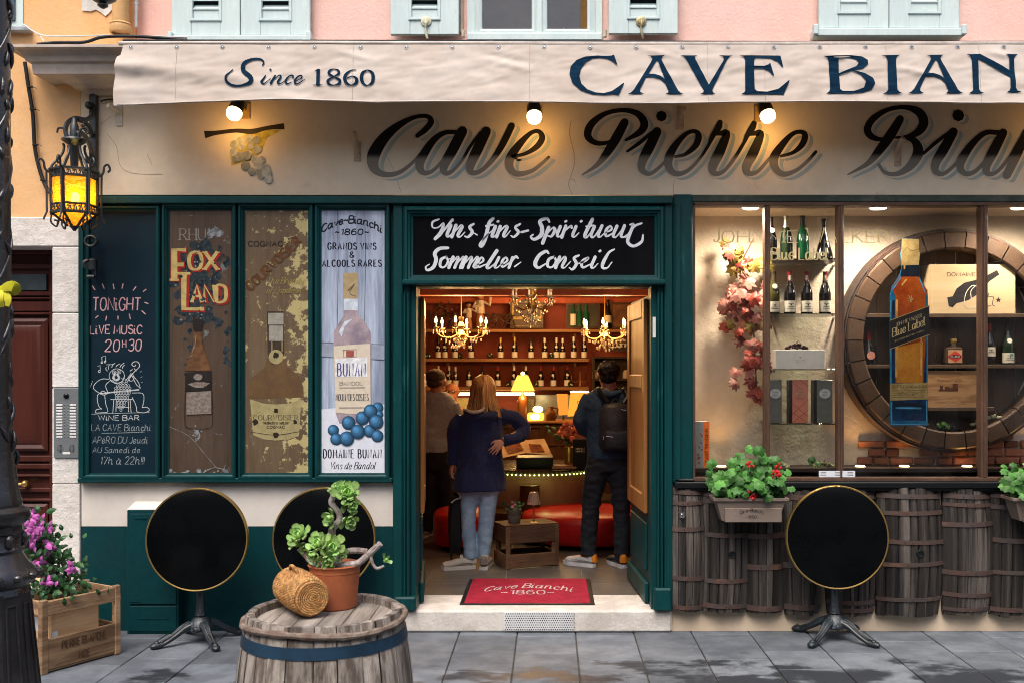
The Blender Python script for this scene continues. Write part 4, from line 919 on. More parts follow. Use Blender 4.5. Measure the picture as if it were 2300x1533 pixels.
lamp("lantern_light",'POINT',tuple(bc),.8,(1,.55,.15),ln_,.03)
m=MB();m.tube([tuple(W(226,228,-.03)),tuple(W(242,224,-.02)),tuple(W(268,224,-.02))],.006,6,smooth=3);tag(m.build("lantern_wire",CABLE),"short black wire from the lantern bracket towards the awning","wire")
hk=thing("shutter_hook","black iron ring and hook bolted over the chalkboard","hook",tuple(W(206,630,-.09)))
m=MB();c=W(204,542,-.10)
m.tube([(c.x+.038*math.cos(a*.524),c.y,c.z+.034*math.sin(a*.524)) for a in range(12)],.011,8,closed=True);m.ball((c.x+.01,c.y+.02,c.z+.03),(.015,.03,.012));m.build("ring",IRON,hk)
m=MB();a,b=W(192,620,-.09),W(218,582,-.09);m.box(b.x-.05,b.x-.006,-.115,-.075,W(0,608,-.09).z,b.z,bev=.008)
m.tube([(b.x-.05,-.115,b.z-.01),(b.x-.072,-.125,b.z-.03),(b.x-.06,-.12,b.z-.06)],[.012,.014,.01],8,smooth=3);m.tube([(b.x-.055,-.11,W(0,622,-.1).z),(b.x-.005,-.11,W(0,622,-.1).z)],.014,8);m.box(b.x-.016,b.x-.004,-.10,-.07,W(0,630,-.09).z,b.z,bev=.004);m.build("hook",IRON,hk)
# advertising panels and chalkboard
PY=-.036
def panel(name,label,cat,px0,px1,py0,py1,material):
 t=thing(name,label,cat,((X(px0,PY)+X(px1,PY))/2,PY,Z(py1,PY)))
 m=MB();m.box(X(px0,PY),X(px1,PY),PY,-.021,Z(py1,PY),Z(py0,PY));m.build("board",material,t,smooth=0)
 return t
def F(k):return lambda u,v:(X(u,PY),PY-.0006*k,Z(v,PY))
Q6= lambda a,b:(a/2.189,430+b/2.189)
Q7= lambda a,b:(500+a/2.19,430+b/2.19)
CHALKB=mat("chalkboard",(.0035,.016,.028),.6,spec=.12,col2=(.006,.022,.035),scale=2,bump=.05,dirt=(.03,.045,.055),dscale=4,dthr=(.6,.85),var=.1)
PINKCH=mat("pink_chalk",(.72,.42,.42),.95,col2=(.45,.28,.30),scale=90,bump=0)
WHCH=mat("white_chalk",(.62,.64,.63),.95,col2=(.32,.35,.37),scale=90,bump=0)
DIMCH=mat("faint_chalk",(.33,.37,.38),.95,col2=(.12,.15,.17),scale=90,bump=0)
cb=panel("chalkboard","dark blue chalkboard with pink and white chalk notices and a drawn musician","chalkboard",197,350,466,1072,CHALKB)
m=MB()
def wr(mm,s,x,y,h,width,Q=None,k=1,**kw):
 u,v=Q(x,y);u1,_=Q(x+width,y);_,v1=Q(x,y-h)
 write(mm,s,(lambda a,b:F(k)(a,2*v-b)),u,v,v-v1,width=u1-u,**kw)
wr(m,"TONiGHT",455,585,62,235,Q6,thick=.10,slant=.05,jit=.12);wr(m,"LiVE MUSiC",443,700,42,255,Q6,thick=.14,slant=.05,jit=.15)
wr(m,"20",515,785,55,70,Q6,thick=.10,slant=.1);wr(m,"H",602,765,35,18,Q6,thick=.12);wr(m,"30",630,782,55,62,Q6,thick=.10,slant=.1)
for a,b,c,d in((455,466,467,484),(503,455,512,477),(557,457,561,480),(605,456,600,477),(668,470,655,487),(718,482,705,492),(712,546,728,552),(698,588,715,603),(482,612,470,622),(524,615,520,634),(580,614,581,628),(636,604,641,627)):
 m.stroke([(*Q6(a,b),2.6),(*Q6(c,d),2.2)],F(1),0)
m.build("pink_lettering",PINKCH,cb,smooth=0)
m=MB()
def cl(pts,w=1.5,Q=Q6,k=1,sm=4):m.stroke([(*Q(a,b),w) for a,b in pts],F(k),sm)
def circ(cx_,cy_,r,w=1.3,Q=Q6,k=1,ry=None):cl([(cx_+r*math.cos(t*.628),cy_+(ry or r)*math.sin(t*.628)) for t in range(11)],w,Q,k,3)
circ(575,905,38,1.4,ry=36);circ(561,888,9);circ(585,884,10);circ(563,890,3,2);circ(584,886,3,2)
cl([(565,895),(558,915),(572,925),(586,915),(577,897)],5);cl([(550,925),(570,938),(595,935),(612,915)]);cl([(598,915),(604,920),(612,905)],1.3)
for a,b,c,d in((528,880,522,862),(535,872,540,848),(550,862,565,842),(570,860,590,845),(590,862,610,842),(603,868,612,852),(525,850,560,848)):cl([(a,b),((a+c)/2-4,(b+d)/2),(c,d)])
cl([(535,920),(500,920),(470,940),(460,965),(490,988),(520,990)]);cl([(545,925),(520,950),(530,985)]);cl([(615,925),(650,905),(680,935),(690,965)]);cl([(690,965),(670,945),(650,905)])
cl([(495,992),(560,984),(682,972)],3.0);cl([(520,985),(505,978),(495,990),(510,998),(525,994)]);cl([(640,905),(650,895),(660,910),(655,925),(640,930),(632,918)])
cl([(625,935),(655,890),(685,860),(680,838),(660,835),(648,848),(660,858),(668,850)],1.8);cl([(618,930),(645,890)]);cl([(640,880),(652,872)]);cl([(660,868),(670,880)])
cl([(530,990),(490,990),(478,1010),(485,1050),(500,1068)]);cl([(515,1000),(520,1040),(528,1065)]);cl([(650,988),(700,990),(708,1020),(700,1060)]);cl([(650,1010),(665,1040),(672,1062)])
cl([(500,1065),(475,1070),(470,1085),(500,1085),(528,1082),(528,1068)]);cl([(672,1062),(675,1080),(710,1085),(735,1072),(722,1058),(700,1060)])
cl([(545,1020),(655,1020)],1.5,sm=0);cl([(560,1022),(555,1085)],sm=0);cl([(640,1022),(645,1085)],sm=0);cl([(572,1022),(570,1080)],sm=0);cl([(630,1022),(633,1080)],sm=0);cl([(570,1060),(635,1058)],sm=0)
for row,n in enumerate((3,5,6,6,6,5,5,4,3,3,2,1)):
 for q in range(n):circ(606-row*1.0+(q-(n-1)/2)*14,940+row*12.0,5.6,1.0)
cl([(448,1092),(560,1088),(735,1084)],.9);cl([(480,858),(492,852),(494,880)],1.4,sm=0);circ(489,882,5,2);cl([(500,812),(520,806),(520,836)],1.4,sm=0);cl([(500,812),(503,838)],1.4,sm=0);circ(501,839,4,2);circ(517,836,4,2)
for a in range(3):cl([(455-a*4,930+a*10),(450-a*3,945+a*8)],1);cl([(688+a*4,885+a*26),(697+a*2,882+a*26)],1)
wr(m,"WiNE BAR",485,1122,24,200,Q6,thick=.14,jit=.2)
m.build("chalk_drawing",WHCH,cb,smooth=0)
m=MB();wr(m,"LA CAVE Bianchi",448,1174,32,292,Q6,thick=.10,jit=.2,slant=.1);wr(m,"APéRO DU Jeudi",455,1235,32,270,Q6,thick=.09,jit=.2,slant=.15)
wr(m,"AU Samedi de",455,1282,28,232,Q6,thick=.09,jit=.2,slant=.15);wr(m,"17h à 22h!!!",492,1338,36,215,Q6,thick=.09,jit=.2,slant=.15);cl([(500,1186),(600,1184),(710,1180)],1.2)
m.build("faint_lettering",DIMCH,cb,smooth=0)
def worn(name,base,base2,flake,thr,edge,fscale=7,rough=.35):
 mm=mat(name,base,rough,col2=base2,scale=5,stretch=(1.5,1,.12),bump=.1,var=.18,spec=.4)
 N,Lk=mm.node_tree.nodes,mm.node_tree.links;b=N["Principled BSDF"]
 tc=N.new("ShaderNodeTexCoord");n=N.new("ShaderNodeTexNoise");n.inputs["Scale"].default_value=fscale;n.inputs["Detail"].default_value=9;n.inputs["Roughness"].default_value=.72
 Lk.new(tc.outputs["Object"],n.inputs["Vector"])
 sp=N.new("ShaderNodeSeparateXYZ");Lk.new(tc.outputs["Object"],sp.inputs[0])
 ma=N.new("ShaderNodeMath");ma.operation='MULTIPLY_ADD';ma.inputs[1].default_value=edge*.5;ab=N.new("ShaderNodeMath");ab.operation="ABSOLUTE";Lk.new(sp.outputs[0],ab.inputs[0]);a2=N.new("ShaderNodeMath");a2.operation="ADD";Lk.new(ab.outputs[0],a2.inputs[0]);Lk.new(sp.outputs[0],a2.inputs[1]);Lk.new(a2.outputs[0],ma.inputs[0]);Lk.new(n.outputs[0],ma.inputs[2])
 r=N.new("ShaderNodeMapRange");r.inputs[1].default_value=thr;r.inputs[2].default_value=thr+.012;Lk.new(ma.outputs[0],r.inputs[0])
 old=b.inputs["Base Color"].links[0].from_socket;mx=N.new("ShaderNodeMix");mx.data_type='RGBA';Lk.new(r.outputs[0],mx.inputs[0]);Lk.new(old,mx.inputs[6]);mx.inputs[7].default_value=(*flake,1)
 Lk.new(mx.outputs[2],b.inputs["Base Color"]);return mm
OLDGL=glass("old_glass",(1,1,1),.3,.0,dust=.03)
def plain(name,c,r=.5,var=.1,scale=20,c2=None,**k):return mat(name,c,r,col2=c2,var=var,scale=scale,bump=k.pop('bump',0),**k)
# peeling rum panel
p2=panel("rum_panel","weathered brown panel with peeling yellow and red lettering over a bottle","sign",373,522,466,1070,worn("rum_board",(.13,.085,.055),(.085,.055,.038),(.20,.21,.21),.615,.0,9))
YEL=plain("sign_yellow",(.66,.50,.18));REDP=plain("sign_red",(.42,.02,.015));DKFL=plain("dark_flake",(.012,.022,.03),.3,c2=(.05,.07,.08),scale=40);SILV=plain("silver_flake",(.42,.44,.45),.3,c2=(.15,.16,.17),scale=40)
fr=random.Random(12)
m=MB()
def shard(cx_,cy_,r,k,n=6):
 a0=fr.random()*6
 m.flat([[(Q6(cx_+r*fr.uniform(.35,1.2)*math.cos(a0+q*6.283/n),cy_+r*fr.uniform(.35,1.2)*math.sin(a0+q*6.283/n))) for q in range(n)]],F(k))
for k in range(150):
 cx_=fr.gauss(990,62);cy_=fr.uniform(245,650)
 if 845<cx_<1120:shard(cx_,cy_,fr.uniform(10,34),1+k*.01)
for k in range(26):shard(fr.gauss(1010,60),fr.uniform(290,600),fr.uniform(4,13),8+k*.02,5)
for k in range(28):shard(fr.gauss(940,14) if k<14 else fr.gauss(1118,8),fr.uniform(640,900),fr.uniform(6,20),1+k*.02)
m.build("dark_flakes",DKFL,p2,smooth=0)
m=MB()
for k in range(26):shard(fr.gauss(1050,22),fr.gauss(205,15),fr.uniform(6,18),3+k*.02)
for k in range(40):shard(fr.gauss(975,70),fr.uniform(270,640),fr.uniform(3,8),3+k*.02,4)
for k in range(20):shard(fr.gauss(965,9),fr.gauss(1185,16),fr.uniform(4,9),3+k*.02)
for k in range(16):shard(fr.uniform(830,1130),fr.gauss(1375,8),fr.uniform(6,16),3+k*.02)
m.build("pale_flakes",SILV,p2,smooth=0)
mr_,my_,mg=MB(),MB(),MB()
for mm,dx,dy,k,th in((mr_,6,4,5,.34),(my_,0,0,7,.21)):
 wr(mm,"F",858+dx,440+dy,152,58,Q6,k,thick=th,lo=.6,serif=.5);wr(mm,"OX",930+dx,385+dy,88,140,Q6,k,thick=th,lo=.6,serif=.3,gap=1.4)
 wr(mm,"L",905+dx,578+dy,180,100,Q6,k,thick=th*.75,lo=.6,serif=.4);wr(mm,"AND",945+dx,545+dy,84,165,Q6,k,thick=th,lo=.6,serif=.3,gap=1.6)
mr_.build("red_lettering",REDP,p2,smooth=0);my_.build("yellow_lettering",YEL,p2,smooth=0)
wr(mg,"RHU",885,240,56,125,Q6,2,thick=.10,lo=.45,serif=.3);mg.build("grey_lettering",plain("sign_grey",(.30,.29,.26)),p2,smooth=0)
m=MB()
m.flat([[Q6(a,b) for a,b in((955,628),(995,628),(1000,655),(992,670),(992,700),(998,760),(1025,830),(1040,880),(910,880),(925,830),(950,760),(953,700),(953,670),(948,655))]],F(8));m.build("bottle_shoulder",plain("bottle_brown",(.23,.11,.045),.3,c2=(.13,.06,.03)),p2,smooth=0)
m=MB();m.flat([[Q6(a,b) for a,b in((953,626),(997,626),(1001,656),(990,690),(955,690),(947,656))]],F(9));m.flat([[Q6(a,b) for a,b in((912,890),(1042,880),(1042,975),(912,985))]],F(9));cl([(912,985),(910,1120),(925,1160),(1030,1160),(1046,1120),(1044,980)],1.4,Q6,9);m.build("bottle_dark",plain("bottle_black",(.03,.025,.022),.3),p2,smooth=0)
m=MB();m.flat([[Q6(a,b) for a,b in((918,985),(1040,978),(1040,1090),(918,1095))]],F(9.5));m.flat([[Q6(a,b) for a,b in((925,945),(960,935),(1000,935),(1035,940),(1000,962),(960,962))]],F(10));m.flat([[Q6(975+22*math.cos(t*.524),910+16*math.sin(t*.524)) for t in range(12)]],F(10))
for t in range(3):cl([(965-t*8,705+t*50),(958-t*12,770+t*20)],1.6,Q6,10,0)
m.build("bottle_label",plain("label_rose",(.23,.16,.13),.5,c2=(.33,.30,.26),scale=60),p2,smooth=0)
m=MB();cl([(825,1150),(930,1200),(1010,1290),(1068,1358)],1.0,Q6,10);cl([(985,1390),(1050,1355),(1110,1365)],1.6,Q6,10);cl([(1090,1385),(1110,1340)],1,Q6,10,0);m.build("glass_crack",SILV,p2,smooth=0)
m=MB();m.poly([(X(376,PY),PY-.009,Z(1066,PY)),(X(519,PY),PY-.009,Z(1066,PY)),(X(519,PY),PY-.009,Z(470,PY)),(X(376,PY),PY-.009,Z(470,PY))]);m.build("pane",OLDGL,p2,smooth=0)
# flaking cognac panel
p3=panel("cognac_panel","weathered tan panel with flaking cream paint and a faded cognac bottle","sign",545,693,466,1070,worn("cognac_board",(.21,.145,.085),(.15,.10,.06),(.58,.48,.22),.575,.42,11))
m=MB()
m.flat([[Q7(a,b) for a,b in((220,820),(312,820),(320,860),(372,900),(398,960),(398,1010),(130,1020),(120,980),(135,920),(205,865))]],F(1));m.build("bottle_shoulder",plain("cognac_brown",(.20,.115,.050),.35,c2=(.145,.085,.045),scale=9),p3,smooth=0)
m=MB();m.flat([[Q7(a,b) for a,b in((218,590),(303,590),(303,800),(285,845),(240,848),(222,800))]],F(2));m.build("bottle_neck",plain("neck_shadow",(.07,.045,.03)),p3,smooth=0)
m=MB();m.flat([[Q7(a,b) for a,b in((224,598),(300,598),(300,655),(224,655))]],F(3));m.flat([[Q7(a,b) for a,b in((228,660),(298,660),(298,735),(228,735))]],F(3));m.build("neck_foil",plain("grey_foil",(.42,.40,.33),.4),p3,smooth=0)
m=MB();m.flat([[Q7(a,b) for a,b in((135,1018),(200,1040),(260,1045),(330,1040),(388,1018),(376,1200),(320,1218),(260,1222),(200,1216),(150,1195))]],F(3));m.flat([[Q7(263+36*math.cos(t*.45),812+36*math.sin(t*.45)) for t in range(14)]],F(3.5))
for a in(243,293):cl([(a,738),(a,785)],2.2,Q7,3.5,0)
m.build("bottle_label",plain("label_parchment",(.50,.42,.20),.6,c2=(.40,.33,.15)),p3,smooth=0)
m=MB();wr(m,"COURVOISIER",152,1122,24,222,Q7,5,thick=.09,lo=.5,serif=.2);wr(m,'"THE BRANDY OF NAPOLEON"',198,1142,11,130,Q7,5,thick=.16);wr(m,"COGNAC",218,1162,12,88,Q7,5,thick=.22);wr(m,"COGNAC",126,270,24,170,Q7,5,thick=.20,lo=.8)
for dx,dy,r in((263,1075,14),(160,1132,16),(357,1132,12),(263,1195,16),(263,805,16)):m.flat([[Q7(dx+r*fr.uniform(.5,1.1)*math.cos(t*.45),dy+r*fr.uniform(.6,1.2)*math.sin(t*.45)) for t in range(14)]],F(5))
m.stroke([(*Q7(140,1180),1),(*Q7(260,1195),1),(*Q7(378,1178),1)],F(5),4)
m.build("dark_lettering",plain("ink_brown",(.035,.022,.014)),p3,smooth=0)
m=MB();u0,v0=Q7(140,490);ang=math.atan2(245,255);kk=1
def frot(a,b):return F(6)(u0+a*math.cos(ang)+b*math.sin(ang)*-1*-1*0+a*0-b*math.sin(ang),v0-a*math.sin(ang)-b*math.cos(ang))
write(m,"COURVOISIER",frot,0,0,20,width=158,thick=.28,lo=.6);m.build("diagonal_lettering",plain("ink_rust",(.16,.065,.022)),p3,smooth=0)
m=MB();wr(m,"The Brandy",216,455,32,180,Q7,6,thick=.11,lo=.4,slant=.35);wr(m,"of Napoleon",216,500,30,168,Q7,6,thick=.11,lo=.4,slant=.35);m.build("script_lettering",plain("script_gold",(.42,.32,.11)),p3,smooth=0)
m=MB();m.poly([(X(548,PY),PY-.009,Z(1066,PY)),(X(690,PY),PY-.009,Z(1066,PY)),(X(690,PY),PY-.009,Z(470,PY)),(X(548,PY),PY-.009,Z(470,PY))]);m.build("pane",OLDGL,p3,smooth=0)
# rose wine poster
p4=panel("wine_poster","bluish poster of a rose wine bottle with blue grapes against barrel wood","poster",717,864,463,1069,mat("poster_wood",(.46,.53,.66),.35,col2=(.24,.29,.40),scale=6,thr=(.4,.62),stretch=(1.5,1,.12),var=.25,bump=0,dirt=(.44,.34,.37),dscale=3,dthr=(.52,.75),spec=.35))
m=MB();m.flat([[Q7(a,b) for a,b in((478,1070),(560,1062),(795,1045),(797,1396),(478,1396))]],F(1));m.build("table_area",plain("poster_white",(.70,.72,.78),.4,c2=(.62,.65,.74),scale=3),p4,smooth=0)
m=MB();m.flat([[Q7(a,b) for a,b in((478,745),(795,755),(795,825),(478,808))]],F(1));
m.build("poster_hoop",plain("poster_grey",(.33,.37,.45),.4,c2=(.26,.29,.37)),p4,smooth=0)
m=MB()
for a in(566,700):cl([(a,80),(a+2,400),(a-4,740)],1.2,Q7,1.5)
cl([(478,742),(795,752)],1.2,Q7,1.5,0);cl([(478,812),(795,828)],1.6,Q7,1.5,0);m.build("plank_gap",plain("poster_gap",(.06,.075,.11)),p4,smooth=0)
m=MB();m.flat([[Q7(a,b) for a,b in((598,580),(665,580),(668,610),(700,640),(728,690),(733,760),(733,1090),(722,1120),(690,1135),(620,1142),(575,1138),(556,1090),(545,760),(548,690),(570,650),(596,612))]],F(2));m.build("bottle_glass",plain("rose_glass",(.25,.20,.25),.25,c2=(.42,.34,.36),scale=8),p4,smooth=0)
m=MB();m.flat([[Q7(a,b) for a,b in((598,525),(665,525),(667,585),(596,585))]],F(3));m.flat([[Q7(a,b) for a,b in((572,690),(600,640),(640,625),(600,665),(585,715))]],F(3));m.build("glass_highlight",plain("poster_pale",(.62,.68,.75),.3),p4,smooth=0)
m=MB();m.flat([[Q7(a,b) for a,b in((592,402),(664,400),(667,425),(667,528),(594,528))]],F(3.5));m.build("capsule",plain("gold_capsule",(.46,.35,.20),.35,c2=(.38,.28,.14)),p4,smooth=0)
m=MB();m.flat([[Q7(a,b) for a,b in((546,760),(640,752),(725,748),(729,1085),(640,1092),(556,1085))]],F(4));m.build("label",plain("label_cream",(.66,.58,.46),.5,c2=(.60,.52,.40)),p4,smooth=0)
m=MB();m.flat([[Q7(a,b) for a,b in((554,822),(640,815),(712,813),(712,908),(640,912),(555,910))]],F(5));m.build("label_band",plain("label_white",(.75,.75,.76),.5),p4,smooth=0)
m=MB();wr(m,"BUNAN",566,905,62,136,Q7,7,thick=.10,lo=.4,serif=.0,gap=4.2);m.build("blue_lettering",plain("ink_blue",(.09,.08,.25)),p4,smooth=0)
m=MB();wr(m,"BANDOL",577,950,17,112,Q7,7,thick=.12,lo=.6,serif=.2);wr(m,"MOULIN DES COSTES",558,1026,33,160,Q7,7,thick=.09,lo=.6,slant=.0)
for t in range(4):cl([(575,962+t*4+(90 if t>1 else 0)),(700,960+t*4+(90 if t>1 else 0))],.5,Q7,7,0)
cl([(640,465),(615,490),(635,470),(650,455),(625,500),(655,515)],1,Q7,7)
m.build("label_lettering",plain("ink_grey",(.10,.09,.10)),p4,smooth=0)
m=MB();m.flat([[Q7(a,b) for a,b in((608,782),(646,780),(646,808),(608,810))]],F(7));cl([(595,778),(658,775),(658,812),(595,815),(595,778)],1,Q7,7,0);m.build("crest",plain("ink_red",(.35,.09,.07)),p4,smooth=0)
m=MB()
def arc_write(mm,s,cx_,y_end,rise,width,h,Q,k,**kw):
 u0_,v0_=Q(cx_-width/2,y_end);u1_,_=Q(cx_+width/2,y_end);_,v1_=Q(0,y_end-h);_,v2_=Q(0,y_end-rise)
 write(mm,s,(lambda a,b:F(k)(a,2*v0_-b)),u0_,v0_,v0_-v1_,width=u1_-u0_,arc=v0_-v2_,**kw)
arc_write(m,"Cave~Bianchi",634,205,48,296,36,Q7,2,thick=.19,slant=.1,gap=1.2);wr(m,"~1860~",553,214,28,164,Q7,2,thick=.2,slant=.12)
wr(m,"GRANDS VINS",518,286,32,236,Q7,2,thick=.2,lo=.55,serif=.08,gap=3.8,space=4.5);wr(m,"&",626,326,28,22,Q7,2,thick=.2,lo=.6);wr(m,"ALCOOLS RARES",492,370,32,288,Q7,2,thick=.2,lo=.55,serif=.08,gap=3.8,space=4.5)
wr(m,"DOMAINE BUNAN",496,1308,42,284,Q7,2,thick=.14,lo=.5,serif=.0,gap=4.2,space=5);wr(m,"Vins de Bandol",526,1362,34,222,Q7,2,thick=.10,lo=.5,slant=.3)
m.build("lettering",plain("ink_navy",(.006,.008,.022)),p4,smooth=0)
m=MB()
for k,(a,b,r) in enumerate([(545,1172,28),(772,1062,28),(795,1095,20),(560,1215,30),(725,1175,32),(780,1200,30),(620,1135,34),(688,1112,34),(728,1078,34),(762,1130,36),(612,1212,36),(666,1178,36)]):
 u,v=Q7(a,b);rr=S(r/2.19,PY)
 c=F(0)(u,v);m.t=fr.random()
 cx_=min(c[0],X(861,PY)-rr*.95)
 for q,(o_,s_,tn_) in enumerate(((0,1,.12),(.08,.88,.24),(.17,.70,.42),(.26,.46,.72),(.36,.20,1.7))):m.t=tn_;m.flat([[(cx_-rr*o_*.9+rr*s_*math.cos(a*.393),c[2]+rr*o_+rr*s_*math.sin(a*.393)) for a in range(16)]],(lambda y: lambda u,v:(u,y,v))(PY-.002-k*.0005-q*.00009))
m.build("blue_grapes",mat("poster_grape",(.050,.155,.29),.3,col2=(.045,.145,.28),scale=30,tint=.95,bump=0,var=.03),p4,smooth=0)
m=MB();m.box(X(717,PY),X(864,PY),PY-.0105,PY-.0100,Z(1069,PY),Z(463,PY))
# transom sign
SGY=-.048
t=thing("transom_sign","black glass sign with white brush script over the shop door","sign",(X(1200,SGY),SGY,Z(622,SGY)))
m=MB();m.box(X(921,SGY),X(1478,SGY),SGY,-.029,Z(622,SGY),Z(485,SGY));m.build("board",mat("black_glass",(.006,.006,.007),.07,bump=0,var=.05,rvar=.01),t,smooth=0)
m=MB();Q8= lambda a,b:(880+a/3.262,430+b/3.262);fs= lambda u,v:(X(u,SGY),SGY-.001,Z(v,SGY))
def br_(pts):m.stroke([(*Q8(a,b),w/3.262) for a,b,w in pts],fs,5)
br_([(345,205,14),(300,225,16),(300,265,12),(340,265,10),(378,235,16),(362,300,30),(318,348,24)]);br_([(318,348,20),(370,300,14),(420,240,18),(445,208,20)])
br_([(432,250,26),(405,320,24),(420,330,14),(450,300,8)]);br_([(440,215,20),(446,212,20)])
br_([(470,250,26),(440,335,24)]);br_([(450,310,8),(500,255,14),(515,262,24),(485,320,24),(500,335,12),(535,300,8)])
br_([(600,240,16),(570,262,22),(590,300,24),(560,335,18),(535,330,12)]);br_([(590,300,8),(625,320,10)])
br_([(742,200,24),(712,235,26),(690,330,30),(660,400,26),(645,385,14),(700,320,10),(740,285,8)]);br_([(690,255,16),(745,245,14)])
br_([(760,258,26),(735,325,24),(750,332,12),(780,300,8)]);br_([(775,222,18),(781,219,18)])
br_([(795,258,26),(768,335,24)]);br_([(778,310,8),(828,258,14),(845,266,24),(818,322,22),(832,332,12),(868,290,8)])
br_([(940,240,16),(905,265,20),(928,300,22),(895,335,16),(872,325,10)])
br_([(950,300,18),(1000,288,16)])
br_([(1155,225,14),(1135,200,22),(1085,220,26),(1100,265,30),(1095,320,30),(1045,352,22),(1018,335,16),(1035,318,12)])
br_([(1150,265,26),(1105,380,26)]);br_([(1130,320,8),(1180,268,14),(1195,285,24),(1170,330,18),(1140,325,10)]);br_([(1170,330,10),(1210,290,8)])
br_([(1235,258,24),(1212,320,22),(1228,332,12),(1255,305,8)]);br_([(1272,222,18),(1278,218,18)])
br_([(1275,255,24),(1245,338,24)]);br_([(1258,300,8),(1310,255,16),(1318,268,18)])
br_([(1350,258,24),(1325,322,22),(1340,334,12),(1370,305,8)]);br_([(1385,222,18),(1391,218,18)])
br_([(1470,205,26),(1415,320,26),(1430,336,14),(1460,300,8)]);br_([(1425,258,14),(1480,250,12)])
br_([(1485,258,24),(1460,322,22),(1480,335,12),(1525,275,12)]);br_([(1540,252,24),(1512,322,22),(1528,334,12),(1560,305,8)])
br_([(1565,305,8),(1610,280,16),(1600,255,14),(1570,285,22),(1572,330,18),(1625,305,8)])
br_([(1650,255,24),(1622,322,22),(1642,335,12),(1685,285,10)]);br_([(1705,252,24),(1680,322,22),(1700,335,12),(1750,300,8)])
br_([(1745,245,12),(1770,245,22),(1745,310,24),(1728,370,24),(1770,402,22),(1830,370,20),(1840,320,12)]);br_([(1830,235,14),(1780,255,18),(1735,310,12),(1710,340,8)])
br_([(412,415,20),(350,420,26),(315,455,28),(325,500,28),(305,555,26),(262,578,18),(248,555,12),(275,535,8)])
br_([(400,480,16),(362,500,22),(355,548,20),(385,555,14),(412,515,18),(400,482,14)]);br_([(410,500,8),(440,490,8)])
br_([(450,482,24),(418,560,24)]);br_([(428,540,8),(480,482,14),(485,500,22),(460,560,22)]);br_([(470,540,8),(520,482,14),(525,500,22),(502,560,22)]);br_([(545,482,24),(515,560,24)]);br_([(525,540,8),(578,482,14),(583,500,22),(560,560,22)]);br_([(570,540,8),(622,482,14),(628,500,22),(600,552,20),(625,560,10)])
br_([(625,540,8),(670,510,16),(660,485,14),(632,515,22),(636,555,18),(690,535,8)]);br_([(770,435,26),(700,545,24),(715,562,14),(760,525,8)])
br_([(785,485,22),(755,550,20),(772,560,10),(795,540,8)]);br_([(800,540,8),(845,510,16),(835,485,14),(808,515,20),(812,555,16),(865,520,8)]);br_([(885,485,22),(858,560,22)]);br_([(870,530,8),(905,480,18),(925,490,14)]);br_([(900,552,12),(945,520,8)])
br_([(1148,455,14),(1130,440,22),(1080,470,26),(1050,530,30),(1075,560,20),(1130,530,10)])
br_([(1190,480,16),(1150,500,22),(1142,548,20),(1175,555,14),(1203,515,18),(1192,482,14)]);br_([(1230,482,24),(1200,560,24)]);br_([(1212,540,8),(1262,482,14),(1272,500,22),(1248,550,20),(1265,560,10),(1310,515,8)])
br_([(1370,470,16),(1335,490,20),(1352,530,24),(1325,572,18),(1300,560,10)]);br_([(1352,535,8),(1420,510,16),(1440,485,14),(1395,515,22),(1400,558,18),(1465,530,8)])
br_([(1490,482,24),(1462,550,22),(1480,560,12),(1510,530,8)]);br_([(1522,440,18),(1528,436,18)]);br_([(1630,425,12),(1590,450,18),(1550,520,26),(1545,560,20),(1580,560,12),(1612,520,8)])
m.build("lettering",plain("brush_white",(.74,.76,.78),.5,c2=(.62,.65,.68)),t,smooth=0)
# barrel fronts under the window
BARW=mat("barrel_wood",(.028,.023,.020),.75,col2=(.125,.106,.092),scale=3,thr=(.40,.66),stretch=(7,1,.22),bump=1,bscale=45,bdist=.008,tint=.55,var=.3,dirt=(.016,.018,.022),dscale=2,dthr=(.52,.7),orand=1,spec=.25)
HOOPM=mat("rusty_hoop",(.080,.043,.033),.6,col2=(.06,.048,.044),scale=7,bump=.5,bscale=50,dirt=(.17,.085,.055),dscale=6,dthr=(.55,.75),var=.15,orand=1,spec=.4)
Q9= lambda a,b:(1480+a/2.805,1030+b/2.805)
bf=[(70,292,84,264,180,952,5,(205,272,434,742,927),(185,700,0),"narrow barrel front with a small steel tap, beside the door pilaster"),(284,566,280,540,186,955,6,(215,262,471,757,917),(448,588,1),"barrel front with a dark bunghole below the geranium planter"),(540,786,560,770,190,966,4,(240,475,670,932),None,"barrel front without bunghole, below the planter's far end"),(766,1028,800,1000,190,972,5,(236,470,658,925),None,"barrel front half hidden by the tilted table's rim on the planter side"),(1048,1362,1070,1345,186,974,5,(235,330,640,893,942),None,"barrel front mostly hidden behind the tilted table top"),(1364,1784,1376,1756,180,976,7,(228,332,512,652,872),(1617,580,1),"widest barrel front with a bunghole, beside the tilted table"),(1784,2108,1796,2062,192,968,5,(230,283,403,706,846,937),None,"barrel front with six rusty hoops next to the widest one"),(2090,2400,2092,2380,196,980,6,(228,296,505,704,940),None,"last barrel front in view below the second planter"),]
bf+=[(2405,2700,2415,2690,190,975,5,(235,330,520,700,940),None,"barrel front beyond the second planter")]
